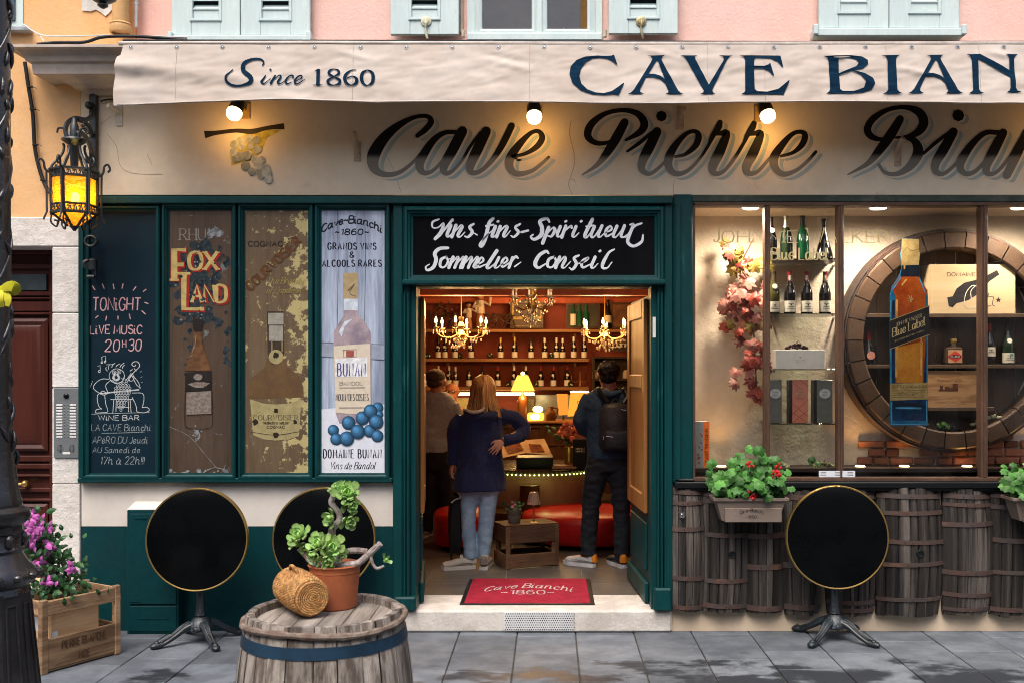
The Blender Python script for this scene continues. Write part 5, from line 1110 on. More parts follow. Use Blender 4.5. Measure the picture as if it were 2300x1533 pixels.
def half_barrel(a0,a1,t0,t1,yt,yb,ns,hoops,bung,label,seed):
 r_=random.Random(seed)
 d0=-.011
 ux= lambda q:X(Q9(q,0)[0],-.04);vz= lambda q:Z(Q9(0,q)[1],-.04)
 xa,xb,ta,tb,zt,zb=ux(a0-5),ux(a1+5),ux(t0-6),ux(t1+6),vz(yt),vz(yb)
 root=thing("barrel_front",label,"barrel",((xa+xb)/2,d0,zb),group="half barrels fixed to the wall under the window")
 dep=.035+.10*(xb-xa)
 def side(v):
  k=1-(2*v-1)**2
  return ta+(xa-ta)*k,tb+(xb-tb)*k
 def surf(u,v,off=0.0):
  l,r=side(v);k=1-(2*v-1)**2
  return Vector((l+(r-l)*u,d0-.015-(dep*(1-(2*u-1)**2)+.02)*(.75+.25*k)-off,zb+(zt-zb)*v))
 m=MB();edges=[0.0]
 for k in range(ns):edges.append(edges[-1]+r_.uniform(.7,1.35))
 edges=[e/edges[-1] for e in edges];NV=12
 for k in range(ns):
  u0_,u1_=edges[k]+.0022,edges[k+1]-.0022;o_=r_.uniform(-.0015,.002);m.t=r_.random();e0,e1=r_.uniform(-.012,.01),r_.uniform(-.008,.012)
  rows=[]
  for j in range(NV+1):
   v=e0+(1+e1-e0)*j/NV
   rows.append([m.vert(surf(u0_,v,-.008)),m.vert(surf(u0_+.010,v,o_)),m.vert(surf((u0_+u1_)/2,v,o_+.001)),m.vert(surf(u1_-.010,v,o_)),m.vert(surf(u1_,v,-.008))])
  for j in range(NV):
   for q in range(4):m.face([rows[j][q],rows[j][q+1],rows[j+1][q+1],rows[j+1][q]])
  for rr in(rows[0],rows[-1]):
   b_=[m.vert((m.v[q].x,d0+.002,m.v[q].z)) for q in rr]
   for q in range(4):m.face([rr[q],b_[q],b_[q+1],rr[q+1]])
 for s in(0,1):
  for j in range(NV):
   p0,p1=surf(s,j/NV,-.012),surf(s,(j+1)/NV,-.012);m.poly([p0,p1,(p1.x,d0+.002,p1.z),(p0.x,d0+.002,p0.z)])
 m.build("staves",BARW,root,smooth=20)
 for hq in hoops:
  v0_=(vz(hq)-zb)/(zt-zb);hw=r_.uniform(.012,.016)/(zt-zb) if len(hoops)>4 else .018/(zt-zb);sl=r_.uniform(-.012,.012)
  m=MB();m.t=r_.random();rows=[]
  for i in range(15):
   u=-.006+1.012*i/14;vv=v0_+sl*(u-.5)
   rows.append([m.vert(surf(u,vv-hw,.002)),m.vert(surf(u,vv-hw,.007)),m.vert(surf(u,vv+hw,.007)),m.vert(surf(u,vv+hw,.002))])
  for i in range(14):
   for q in range(3):m.face([rows[i][q],rows[i+1][q],rows[i+1][q+1],rows[i][q+1]])
  for u in(.42,.58):m.ball(surf(u+r_.uniform(-.1,.1),v0_,.008),(.005,.004,.005),6,4)
  m.build("hoop",HOOPM,root,smooth=40)
 if bung:
  u=(ux(bung[0])-xa)/(xb-xa);v=(vz(bung[1] if bung[2] else 345)-zb)/(zt-zb);p=surf(u,v,.006)
  m=MB();ax=Matrix.Rotation(rad(90),3,'X')
  if bung[2]:m.lathe([(.0,.0),(.019,.0),(.023,.002),(.027,.0)],p,14,ax=ax);m.build("bunghole",BLACKP,root)
  else:
   p=surf((ux(140)-xa)/(xb-xa),v,.004);m.lathe([(.0,.03),(.010,.03),(.012,.008),(.020,.006),(.022,.0)],p,12,ax=ax);m.tube([p+Vector((0,-.03,.0)),p+Vector((.004,-.035,.03))],.006,6);m.build("tap",CHROME,root)
for k,q in enumerate(bf):half_barrel(*q,seed=20+k)
# window display
GLG=mat("green_bottle_glass",(.010,.022,.010),.08,bump=0,var=.1,spec=.6,rvar=.02)
GLB=mat("black_bottle_glass",(.006,.006,.006),.07,bump=0,var=.1,spec=.6,rvar=.02)
GLY=mat("olive_bottle_glass",(.06,.055,.015),.1,bump=0,var=.1)
GLE=mat("emerald_bottle_glass",(.006,.075,.03),.08,bump=0,var=.1,spec=.6)
LABW=mat("label_paper",(.62,.58,.48),.7,bump=0,var=.06)
FOILR=mat("foil_red",(.22,.015,.015),.35,bump=0);FOILW=mat("foil_white",(.62,.58,.5),.4,bump=0);FOILG=mat("foil_gold",(.5,.34,.10),.35,metal=.5,bump=0);FOILK=mat("foil_black",(.012,.010,.010),.35,bump=0)
INK=plain("ink_black",(.02,.018,.02))
BURG=[(.0,0),(.037,0),(.041,.004),(.041,.13),(.039,.15),(.030,.185),(.020,.215),(.0155,.24),(.0145,.285),(.016,.286),(.016,.296),(.0,.297)]
CHAMP=[(.0,0),(.040,0),(.045,.004),(.045,.12),(.042,.15),(.033,.19),(.022,.225),(.017,.25),(.0155,.29),(.018,.292),(.018,.305),(.0,.307)]
DECAN=[(.0,0),(.055,0),(.062,.006),(.060,.03),(.045,.09),(.024,.16),(.016,.20),(.015,.27),(.019,.272),(.019,.285),(.0,.287)]
def bottle(loc,label,glassm,foil,prof=BURG,lab=(.035,.10),neck=True,grp=None,name="wine_bottle",sc=1.0,cap=None,badge=False,patch=None,simple=False):
 t=thing(name,label,"bottle",loc,0,grp)
 m=MB();m.lathe(prof,(0,0,0),18 if not simple else 12);m.build("glass",glassm,t,local=True,smooth=50)
 R_=max(r for r,z in prof)+.0006;H=prof[-1][1]
 if lab:
  m=MB();m.lathe([(R_,lab[0]),(R_,lab[1])],(0,0,0),12,a0=rad(180+12),a1=rad(360-12));m.build("label",LABW,t,local=True)
  if not simple:
   m=MB()
   for k,z in enumerate((.3,.45,.72)):
    zz=lab[0]+(lab[1]-lab[0])*z;m.lathe([(R_+.0005,zz-.0016),(R_+.0005,zz+.0016)],(0,0,0),8,a0=rad(270-38+k*6),a1=rad(270+38-k*6))
   m.lathe([(R_+.0005,lab[0]+(lab[1]-lab[0])*.55),(R_+.0005,lab[0]+(lab[1]-lab[0])*.68)],(0,0,0),4,a0=rad(264),a1=rad(276))
   m.build("print",INK,t,local=True)
 if foil:
  zc=cap or H*.78
  pts=[(r+.0008,z) for r,z in prof if z>=zc-.001]
  rr=next(r for r,z in prof if z>=zc)+.0025
  m=MB();m.lathe([(rr,zc)]+pts+([(0,H+.0008)]),(0,0,0),12);m.build("capsule",foil,t,local=True,smooth=50)
 if badge or patch:
  m=MB();zb_=patch or .20;rb=.034 if badge else .030
  ax=Matrix.Rotation(rad(78),3,'X');m.lathe([(.0,.004),(.018,.003),(.019,.0)],(0,-rb,zb_),12,ax=ax);m.build("shoulder_badge",LABW,t,local=True)
 return t
yS=.25
GLSH=glass("shelf_glass",(.94,.98,.96),1.2)
for py,lab_ in((583,"topmost glass shelf holding champagne bottles"),(705,"glass shelf with four dark wine bottles"),(828,"glass shelf holding the white gift box"),(949,"lowest glass shelf with three upright gift boxes")):
 t=thing("glass_shelf",lab_,"shelf",(X(1804,yS),yS,Z(py,yS)),group="glass shelves in the window")
 m=MB();z=Z(py,yS);m.box(X(1726,yS),X(1884,yS),yS-.07,.549,z-.008,z-.001,bev=.001);m.build("plate",GLSH,t)
 m=MB()
 for q in(1735,1876):m.box(X(q,.5)-.006,X(q,.5)+.006,.45,.549,z-.022,z-.0085)
 m.build("clip",CHROME,t)
Z1,Z2,Z3,Z4=[Z(q,yS) for q in(583,705,828,949)]
xs_= lambda p:X(p,yS)
G2="bottles on the glass shelves of the window"
bottle((xs_(1732),yS,Z1),"slim dark bottle at the frame end of the top glass shelf",GLB,FOILK,BURG,(.03,.05),grp=G2,badge=True)
bottle((xs_(1766),yS,Z1),"champagne bottle with silver neck foil on the top glass shelf",GLG,mat("foil_silver",(.45,.42,.32),.3,metal=.4,bump=0),CHAMP,None,grp=G2,cap=.20,badge=True,patch=.15)
bottle((xs_(1803),yS,Z1),"bright green champagne bottle on the top glass shelf",GLE,FOILK,CHAMP,None,grp=G2,badge=True,patch=.15)
bottle((xs_(1851),yS,Z1),"dark long-necked flaring decanter bottle on the top glass shelf",GLB,FOILK,DECAN,None,grp=G2,badge=True,patch=.075)
bottle((xs_(1738),yS,Z2),"olive glass wine bottle at the end of the second glass shelf",GLY,mat("foil_olive",(.06,.045,.02),.4),BURG,(.012,.085),grp=G2,patch=.19,badge=True)
for px,lb in((1774,"dark bottle with white neck band, next to the olive bottle"),(1812,"dark bottle with white neck band, third along the second glass shelf"),(1853,"dark bottle with white neck band, next to the round cask")):
 b=bottle((xs_(px),yS,Z2),lb,GLB,FOILR,BURG,(.012,.09),grp=G2)
 m=MB();m.lathe([(.0175,.20),(.0165,.27)],(0,0,0),8,a0=rad(225),a1=rad(290));m.lathe([(.025,.200),(.022,.208)],(0,0,0),12);m.build("neck_band",LABW,b,local=True)
def carton(name,label,px0,px1,py0,py1,y,depth,face,sidem=None,slant=0.0,grp=None):
 x0,x1,z0,z1=X(px0,y),X(px1,y),Z(py1,y),Z(py0,y)
 t=thing(name,label,"box",((x0+x1)/2,y,z0),group=grp)
 m=MB();m.box(x0,x1,y,y+depth,z0,z1,bev=.002);m.build("body",face,t)
 if sidem:m=MB();m.box(x0-.022,x0-.0005,y+.002,y+depth,z0,z1-.002,bev=.001);m.build("side",sidem,t)
 return t,x0,x1,z0,z1
WHB=plain("white_carton",(.74,.72,.68),.5,.03)
t,a,b,c,d=carton("gift_box","long white gift box with small grey print, grapes on top",1742,1853,785,828,yS-.03,.14,WHB)
m=MB();fb= lambda y:(lambda u,v:(X(u,y),y-.001,Z(v,y)))
write(m,"DEUTZ",lambda u,v:(X(u,yS-.03),yS-.031,v),1786,Z(813,yS-.03),S(5,yS),width=24,thick=.14);m.ball((X(1798,yS-.03),yS-.031,Z(801,yS-.03)),(.007,.001,.007),8,5);m.build("print",plain("print_grey",(.45,.44,.42)),t,smooth=0)
GRYB=plain("grey_gloss_carton",(.17,.18,.16),.2,.05);PCHB=plain("peach_carton",(.72,.25,.16),.35,.04);DKB=plain("dark_carton",(.02,.02,.022),.4)
for px0,px1,fm,sm,lb in((1727,1756,GRYB,None,"grey gift box with oval label, cut by the window bar"),(1780,1815,PCHB,DKB,"peach gift box with crossing red lines and oval label"),(1835,1870,GRYB,DKB,"grey gift box with oval label and black side, next to the cask")):
 t,a,b,c,d=carton("gift_box",lb,px0,px1,852,949,yS-.02,.085,fm,sm,grp="upright gift boxes on the lowest glass shelf")
 yy=yS-.0212;cx_=(a+b)/2
 m=MB();m.flat([[(cx_+.040*math.cos(k*.35),(c+d)/2+.055+.036*math.sin(k*.35)) for k in range(18)]],lambda u,v:(u,yy,v));m.build("oval_label",plain("label_pale",(.6,.62,.62),.5) if fm is GRYB else plain("label_peach",(.62,.27,.19),.5),t,smooth=0)
 m=MB();fl= lambda u,v:(u,yy-.0006,v)
 for k in range(3):m.stroke([(cx_-.022+k*.004,(c+d)/2+.065-k*.012,.002),(cx_+.022-k*.004,(c+d)/2+.065-k*.012,.002)],fl,0)
 m.stroke([(cx_+.040*math.cos(k*.35),(c+d)/2+.055+.036*math.sin(k*.35),.0016) for k in range(19)],fl,0)
 if fm is PCHB:
  for p in((.0,.25,1,.0),(0,.0,1,.3),(.0,.45,1,.15),(.0,.2,1,.55),(0,.95,.8,.7),(.5,1,1,.85)):m.stroke([(a+(b-a)*p[0],c+(d-c)*p[1],.004),(a+(b-a)*p[2],c+(d-c)*p[3],.004)],lambda u,v:(u,yy+.0004,v),0,False)
 m.build("print",plain("print_rust",(.45,.12,.08)) if fm is PCHB else plain("print_dark",(.12,.12,.12)),t,smooth=0)
yT=.12;t=thing("gift_box","tall white gift box with orange side and lettering in the window corner","box",(X(1575,yT),yT,dz0))
m=MB();xa,xb,xc=X(1560,yT),X(1580,yT),X(1597,yT);zt3=Z(946,yT)
P4=[(xa,yT+.03),(xb,yT),(xc,yT+.07),(xc-.06,yT+.10)]
m.poly([(*P4[0],dz0),(*P4[1],dz0),(*P4[1],zt3),(*P4[0],zt3)]);m.poly([(*q,zt3) for q in P4]);m.poly([(*P4[3],dz0),(*P4[0],dz0),(*P4[0],zt3),(*P4[3],zt3)]);m.build("body",WHB,t,smooth=0)
m=MB();m.poly([(*P4[1],dz0),(*P4[2],dz0),(*P4[2],zt3),(*P4[1],zt3)]);m.build("side",plain("orange_carton",(.75,.17,.03),.4,.03),t,smooth=0)
m=MB();dv=Vector((xc-xb,.07,0));du_=dv.normalized()
f_= lambda u,v:tuple(Vector((xb,yT,0))+du_*(dv.length*.5+v)+Vector((-.0006*-1*0,0,0))+Vector((.0008,-.0008,u)))
write(m,"TAITTINGER",lambda u,v:f_(u,-v),dz0+.05,-.02,.04,width=.24,thick=.16);m.build("lettering",plain("print_brown",(.12,.03,.01)),t,smooth=0)
m=MB();qr=random.Random(2)
for k in range(12):
 u,z=qr.uniform(.1,.9),qr.uniform(.05,.75);p=Vector((*P4[0],0)).lerp(Vector((*P4[1],0)),u);m.ball((p.x-.0005,p.y-.001,dz0+(zt3-dz0)*z),(.006,.001,.007),7,4)
m.build("print",plain("print_red",(.5,.06,.04)),t)
def grapes(label,cx_,y,zb,n,spread,r,material,leafm=None,seed=1):
 t=thing("grape_bunch",label,"grapes",(cx_,y,zb));m=MB();g=random.Random(seed)
 for k in range(n):
  m.t=g.random();u=g.uniform(-1,1)
  m.ball((cx_+u*spread,y+g.uniform(-.03,.03),zb+r+g.random()*(1-abs(u))*spread*.55),r*g.uniform(.85,1.1),8,6)
 m.build("berries",material,t,smooth=80)
 m=MB();m.tube([(cx_-spread,y,zb+r),(cx_,y,zb+spread*.5+r),(cx_+.01,y,zb+spread*.7+r)],.003,5);m.build("stem",mat("grape_stem",(.12,.10,.03),.7),t)
 if leafm:
  m=MB()
  for k in range(5):leaf(m,Vector((cx_-spread*.9+g.uniform(-.03,.03),y-.03,zb+.03+g.uniform(0,.04))),Vector((g.uniform(-1,1),-1,g.uniform(-.3,1))),.04,g,'vine')
  m.build("leaves",leafm,t,smooth=0)
 return t
LEAFSH={'vine':[(0,0),(.35,-.12),(.55,.08),(.42,.22),(.72,.42),(.42,.52),(.38,.78),(.16,.72),(0,1.0),(-.16,.72),(-.38,.78),(-.42,.52),(-.72,.42),(-.42,.22),(-.55,.08),(-.35,-.12)],'oval':[(0,0),(.22,.18),(.32,.45),(.2,.75),(0,1.0),(-.2,.75),(-.32,.45),(-.22,.18)],'round':[(0,.1),(.35,-.05),(.55,.2),(.5,.42),(.62,.6),(.35,.75),(.25,.95),(0,.88),(-.25,.95),(-.35,.75),(-.62,.6),(-.5,.42),(-.55,.2),(-.35,-.05)],'long':[(0,0),(.14,.3),(.12,.65),(0,1.0),(-.12,.65),(-.14,.3)]}
def leaf(m,p,nrm,size,g,kind='oval',droop=.25):
 n=nrm.normalized();up=Vector((g.uniform(-.6,.6),g.uniform(-.6,.6),g.uniform(-1,.8)))
 d=(up-n*up.dot(n));d=d.normalized() if d.length>.05 else n.orthogonal().normalized()
 s=d.cross(n);m.t=g.random();L=LEAFSH[kind]
 c=m.vert(p+d*size*.42+n*size*.10)
 idx=[m.vert(p+s*(a*size)+d*(b*size)-n*(size*droop*(a*a*1.2+(b-.4)**2*.8))) for a,b in L]
 for k in range(len(idx)):m.face([c,idx[k],idx[(k+1)%len(idx)]])
def leafmat(name,c,c2,rough=.45,tint=.45):return mat(name,c,rough,col2=c2,scale=25,tint=tint,bump=.2,bscale=60,var=.15)
LEAFG=leafmat("leaf_green",(.045,.12,.03),(.025,.07,.02))
PURG=mat("purple_grape",(.07,.025,.04),.3,tint=.5,bump=0);WHG=mat("white_grape",(.42,.42,.26),.3,tint=.3,bump=0);GRG=mat("green_grape",(.16,.17,.06),.3,tint=.4,bump=0);DKG=mat("black_grape",(.012,.012,.02),.3,tint=.4,bump=0)
grapes("purple grapes lying on the long white gift box",X(1793,yS),yS+.04,Z(785,yS),40,.075,.011,PURG,None,3)
grapes("pale grapes on the window floor behind the geraniums",X(1752,.2),.22,dz0,30,.075,.013,WHG,None,4)
grapes("green grapes with a leaf beside the window bar",X(1852,.2),.22,dz0,45,.08,.013,GRG,LEAFG,5)
VINE=[leafmat("vine_red",(.32,.055,.035),(.20,.03,.02)),leafmat("vine_pink",(.55,.25,.20),(.42,.15,.12)),leafmat("vine_yellow",(.30,.24,.05),(.22,.12,.03))]
t=thing("vine_garland","hanging garland of red, pink and yellow vine leaves on the display wall","garland",(X(1670,.35),.35,Z(880,.35)))
g=random.Random(8);pts=[(1650,560),(1670,590),(1690,610),(1672,650),(1640,660),(1650,680),(1675,690),(1700,660),(1690,715),(1655,725),(1690,780),(1695,810),(1682,830),(1705,865)]
m=MB();m.tube([tuple(W(a,b,.38)) for a,b in((1690,540),(1665,600),(1690,650),(1650,690),(1690,740),(1695,800),(1700,875))],.005,6,smooth=5);m.tube([tuple(W(a,b,.36)) for a,b in((1690,645),(1640,645),(1612,645))],.003,5);m.build("vine",mat("vine_stem",(.10,.05,.03),.8),t)
ml=[MB(),MB(),MB()]
for k in range(80):
 a,b=pts[k%len(pts)];a+=g.gauss(0,17);b+=g.gauss(0,15)
 w=(2 if b<610 and g.random()<.75 else(0 if g.random()<.55 else 1)) if not(700<b<740) else g.choice((2,0,1))
 leaf(ml[w],W(a,b,.36+g.uniform(-.05,.06)),Vector((g.uniform(-.6,.6),-1,g.uniform(-.2,.7))),g.uniform(.065,.105),g,'vine',.5)
for mm,vm,nm in zip(ml,VINE,("red_leaves","pink_leaves","yellow_leaves")):mm.build(nm,vm,t,smooth=0)
cy_,cR=.40,S(247,.40);cc=W(2142,764,cy_)
OAK=mat("cask_oak",(.105,.062,.038),.5,col2=(.075,.044,.028),scale=4,bump=.4,bscale=30,tint=.3,var=.2,dirt=(.16,.12,.085),dscale=3,dthr=(.6,.8))
CASKD=mat("cask_inside",(.10,.062,.036),.6,col2=(.07,.042,.026),scale=3,stretch=(1,1,.15),tint=.3,var=.2,bump=.2)
t=thing("cask_end","large round oak cask end fitted with dark display shelves","barrel",(cc.x,cy_,cc.z-cR))
axY=Matrix.Rotation(rad(90),3,'X')
m=MB();nst=30
for k in range(nst):
 m.t=rnd.random();a0_,a1_=2*math.pi*k/nst+.006,2*math.pi*(k+1)/nst-.006
 m.lathe([(cR*.83,-.14),(cR*.83,.02),(cR*.845,.03),(cR*.97,.03),(cR*.985,.02),(cR*1.0,-.14)],(cc.x,cy_,cc.z),3,ax=axY,a0=a0_,a1=a1_)
m.build("staves",OAK,t)
m=MB();m.lathe([(cR*1.0,-.14),(cR*1.0,-.02),(cR*1.02,-.02),(cR*1.03,-.14)],(cc.x,cy_,cc.z),64,ax=axY);m.lathe([(cR*.985,.0),(cR*.99,.012),(cR*1.0,.012),(cR*1.0,.0)],(cc.x,cy_,cc.z),64,ax=axY);m.build("hoop",HOOPM,t)
m=MB()
for k in range(9):
 m.t=rnd.random();xa=cc.x-cR*.83+k*cR*1.66/9;xb=xa+cR*1.66/9-.004
 h= lambda x:math.sqrt(max(0,(cR*.835)**2-(x-cc.x)**2))
 ha,hb=h(xa),h(xb);m.poly([(xa,.536,cc.z-ha),(xb,.536,cc.z-hb),(xb,.536,cc.z+hb),(xa,.536,cc.z+ha)])
m.build("back_boards",CASKD,t,smooth=0)
CSZ={}
for nm,py,pa,pb in(("upper",705,1930,2345),("middle",818,1925,2350),("lower",913,1945,2230)):
 m=MB();z=Z(py,.42);m.box(X(pa,.42),X(pb,.42),.39,.534,z-.028,z,bev=.003);m.build("shelf",CASKD,t);CSZ[nm]=z
m=MB();m.box(X(2205,.45),X(2212,.45),.41,.534,CSZ["middle"],CSZ["upper"]-.028);m.build("divider",CASKD,t)
yC=.46
bottle((X(1951,yC),yC,CSZ["middle"]),"pot-bellied dark bottle with pink label and ribbon inside the cask",GLB,FOILR,[(.0,0),(.046,0),(.054,.006),(.055,.06),(.05,.10),(.03,.145),(.017,.175),(.015,.22),(.018,.222),(.018,.24),(.0,.241)],None,cap=.15)
b=COL.objects[-1].parent
m=MB();m.flat([[(.030*math.cos(k*.45),.065+.030*math.sin(k*.45)) for k in range(14)]],lambda u,v:(u,-.0565,v));m.build("label",plain("pink_label",(.55,.24,.18),.5),b,local=True,smooth=0)
sq=thing("square_bottle","square clear bottle with red diamond label and gold stopper inside the cask","bottle",(X(2141,yC),yC,CSZ["middle"]))
m=MB();m.box(-.062,.062,-.035,.035,0,.125,bev=.012);m.lathe([(.022,.125),(.02,.15),(.0,.15)],(0,0,0),12);m.build("glass",mat("amber_clear",(.10,.065,.045),.06,bump=0,trans=.4),sq,local=True)
m=MB();m.lathe([(.0,.185),(.024,.185),(.026,.17),(.024,.163),(.02,.162),(.017,.15),(.0,.15)],(0,0,0),14);m.build("stopper",FOILG,sq,local=True)
m=MB();m.box(-.05,.05,-.0362,-.0352,.012,.105);m.build("label",plain("label_tan",(.5,.3,.16),.5),sq,local=True,smooth=0)
m=MB();m.flat([[(0,.10),(.058,.058),(0,.016),(-.058,.058)]],lambda u,v:(u,-.0368,v));m.build("diamond",plain("diamond_red",(.5,.04,.03),.5),sq,local=True,smooth=0)
m=MB();m.flat([[(.045*math.cos(k*.45),.058+.012*math.sin(k*.45)) for k in range(14)]],lambda u,v:(u,-.0372,v));m.build("oval",INK,sq,local=True,smooth=0)
m=MB();write(m,"ELJICO",lambda u,v:(u,-.0376,v),-.032,.052,.012,width=.064,thick=.2);m.build("lettering",LABW,sq,local=True,smooth=0)
b=bottle((X(2222,yC),yC,CSZ["middle"]),"dark red-capped bottle behind the window bar inside the cask",GLB,FOILR,BURG,(.06,.125),cap=.22,sc=1)
b=bottle((X(2263,yC),yC,CSZ["middle"]),"white-labelled bottle at the far end of the cask's middle shelf",GLG,FOILK,CHAMP,(.012,.085),patch=.17,badge=True)
m=MB();m.lathe([(.0462,.06),(.0462,.078)],(0,0,0),5,a0=rad(265),a1=rad(300));m.build("label_picture",plain("label_teal",(.15,.3,.24)),b,local=True)
PINE=mat("pine_case",(.58,.44,.27),.5,col2=(.50,.36,.2),scale=2.5,stretch=(.2,1,3),bump=.1,var=.06)
PINE2=mat("pine_case_grained",(.42,.24,.11),.5,col2=(.27,.14,.06),scale=5,stretch=(.4,1,3),bump=.1,thr=(.45,.55),var=.08)
yW=.40
t=thing("wooden_wine_case","pale pine case printed with a black bottle and curly lettering","box",(X(2180,yW),yW,CSZ["upper"]))
xa,xb,z0_,z1_=X(2091,yW),X(2281,yW),CSZ["upper"],Z(594,yW)
m=MB();m.box(xa,xb,yW,yW+.13,z0_,z1_,bev=.003);m.poly([(xa-.001,yW+.002,z0_),(xa-.001,yW+.002,z1_),(xa-.02,yW+.13,z1_),(xa-.02,yW+.13,z0_)]);m.build("body",PINE,t)
Q10= lambda a,b:(1860+a/2.2886,430+b/2.2886);fw= lambda k=1:(lambda u,v:(X(u,yW),yW-.0008*k,Z(v,yW)))
m=MB();m.flat([[Q10(a,b) for a,b in((612,545),(640,540),(660,500),(700,470),(760,455),(820,430),(868,405),(880,428),(830,462),(800,500),(775,525),(720,560),(660,575),(640,598),(620,590))]],fw(1))
u0_,v0_=Q10(612,436);u1_,_=Q10(780,436);write(m,"DOMAINES",lambda a,b:fw(1)(a,2*v0_-b),u0_,v0_,8,width=u1_-u0_,thick=.14)
def sw(pts,k=2,w=2.0):m.stroke([(*Q10(a,b),w) for a,b in pts],fw(k),5)
m.flat([[Q10(875+(17 if q%2==0 else 7)*math.sin(q*.628),558-(17 if q%2==0 else 7)*math.cos(q*.628)) for q in range(10)]],fw(1))
sw([(800,520),(790,560),(800,592),(815,588)],1,1.6);sw([(825,525),(815,570),(822,590),(838,585)],1,1.6);sw([(790,545),(850,540)],1,1.2);sw([(850,545),(845,580),(855,590)],1,1.6)
m.build("print",INK,t,smooth=0)
m=MB();sw([(770,490),(740,485),(710,520),(700,570),(715,600),(750,595),(785,550),(790,510),(770,480),(735,510),(735,550)],2,1.7);m.build("curly_letter",plain("case_white",(.7,.62,.5)),t,smooth=0)
t=thing("wooden_wine_case","grained wooden case with a small branded castle mark, inside the cask","box",(X(2140,yW),yW,CSZ["lower"]))
m=MB();xa,xb=X(2082,yW),X(2194,yW);m.box(xa,xb,yW+.0,yW+.12,CSZ["lower"],Z(832,yW),bev=.003);m.build("body",PINE2,t)
m=MB();u0_,v0_=Q10(560,975);u1_,_=Q10(685,975);write(m,"Chateau Figeac",lambda a,b:fw(1)(a,2*v0_-b),u0_,v0_,5,width=u1_-u0_,thick=.12)
for a,b,c,d in((568,1015,668,1024),(575,995,590,1016),(600,1000,625,1016),(640,985,666,1016),(628,1005,640,1016)):m.flat([[Q10(*q) for q in((a,b),(c,b),(c,d),(a,d))]],fw(1))
m.build("brand_mark",plain("burnt_mark",(.10,.035,.02)),t,smooth=0)
zbt= lambda px:cc.z-math.sqrt(max(0,(cR*.83)**2-(X(px,.44)-cc.x)**2))
grapes("small green grapes at the foot of the cut-out bottle",X(2066,.44),.44,zbt(2066),22,.05,.010,GRG,None,6)
grapes("black grapes with a green leaf at the bottom of the cask",X(2137,.44),.44,zbt(2137),50,.075,.012,DKG,LEAFG,7)
grapes("pale green grapes at the bottom of the cask by the window bar",X(2195,.44),.44,zbt(2205),22,.05,.011,WHG,None,8)
grapes("pale green grapes heaped against the cask's curved inside",X(2236,.44),.44,zbt(2236),34,.06,.012,WHG,None,9)
yB=.20;t=thing("cutout_bottle","tall blue and amber cut-out display of a whisky bottle","display",(X(2043,yB),yB,Z(958,yB)))
fB= lambda k:(lambda u,v:(X(u,yB),yB-.0007*k,Z(v,yB)))
OUT=[(318,1200),(512,1200),(514,560),(510,510),(480,460),(468,430),(466,380),(472,320),(466,300),(468,245),(380,242),(378,300),(372,320),(378,380),(374,420),(350,460),(328,490),(318,540)]
m=MB();m.prism([Q10(a,b) for a,b in OUT],lambda u,v,w:(X(u,yB),yB+w,Z(v,yB)),.004);m.build("board",plain("cutout_blue",(.010,.14,.34),.25,.3,12,c2=(.02,.30,.55)),t,smooth=0)
m=MB();m.flat([[Q10(a,b) for a,b in((330,1175),(505,1175),(508,620),(500,560),(330,560),(325,620))]],fB(1));m.build("blue_glass",plain("cutout_navy",(.006,.05,.14),.25,.3,9),t,smooth=0)
m=MB();m.flat([[Q10(a,b) for a,b in((345,980),(490,980),(502,760),(502,540),(512,510),(480,468),(466,438),(372,438),(345,470),(330,500),(345,540),(342,760))]],fB(2));m.build("amber_upper",plain("cutout_orange",(.55,.12,.012),.25,.2,6,c2=(.35,.05,.008)),t,smooth=0)
m=MB();m.flat([[Q10(a,b) for a,b in((350,980),(486,980),(488,770),(352,800))]],fB(3));m.build("amber_lower",plain("cutout_amber",(.72,.34,.04),.25,.15,6,c2=(.60,.20,.02)),t,smooth=0)
m=MB();m.flat([[Q10(a,b) for a,b in((345,1085),(480,1085),(470,1100),(360,1100))]],fB(2));m.flat([[Q10(a,b) for a,b in((372,438),(466,438),(468,382),(378,382))]],fB(2.4));m.build("dark_base",plain("cutout_dark",(.01,.016,.03),.3),t,smooth=0)
m=MB();m.flat([[Q10(a,b) for a,b in((318,665),(520,590),(520,735),(318,808))]],fB(4));m.build("slanted_label",plain("cutout_black",(.012,.012,.013),.4),t,smooth=0)
CGOLD=mat("cutout_gold",(.66,.50,.22),.35,metal=.2,col2=(.48,.33,.11),scale=14,bump=0)
m=MB();m.flat([[Q10(a,b) for a,b in((380,244),(467,246),(466,300),(471,320),(466,378),(379,380),(373,320),(379,300))]],fB(4));m.flat([[Q10(a,b) for a,b in((318,985),(510,980),(510,1066),(318,1072))]],fB(4))
m.stroke([(*Q10(318,663),1.4),(*Q10(520,588),1.4)],fB(5),0);m.stroke([(*Q10(318,808),1.4),(*Q10(520,735),1.4)],fB(5),0)
for k in range(6):m.flat([[Q10(420+20*math.cos(k*1.05),550+20*math.sin(k*1.05)),Q10(420+12*math.cos(k*1.05+.5),555+16*math.sin(k*1.05+.5)),Q10(420,552)]],fB(4))
m2_=MB()
for a,b,c,d,w in((322,560,322,980,2.2),(508,620,508,980,2.0),(326,1080,326,1190,2.2),(505,1075,505,1190,2),(350,1110,475,1112,4),(335,500,372,445,2.4),(498,520,470,450,2.2),(320,1194,510,1194,1.8)):m2_.stroke([(*Q10(a,b),w),(*Q10(c,d),w)],fB(3.5),0)
m2_.build("blue_highlights",plain("cutout_cyan",(.10,.42,.68),.25,.2,10),t,smooth=0);m2_=MB()
for a,b,c,d,w in((352,560,350,950,5),(478,640,478,940,3.5),(392,395,392,370,4),(400,455,380,480,4)):m2_.stroke([(*Q10(a,b),w),(*Q10(c,d),w)],fB(3.6),0)
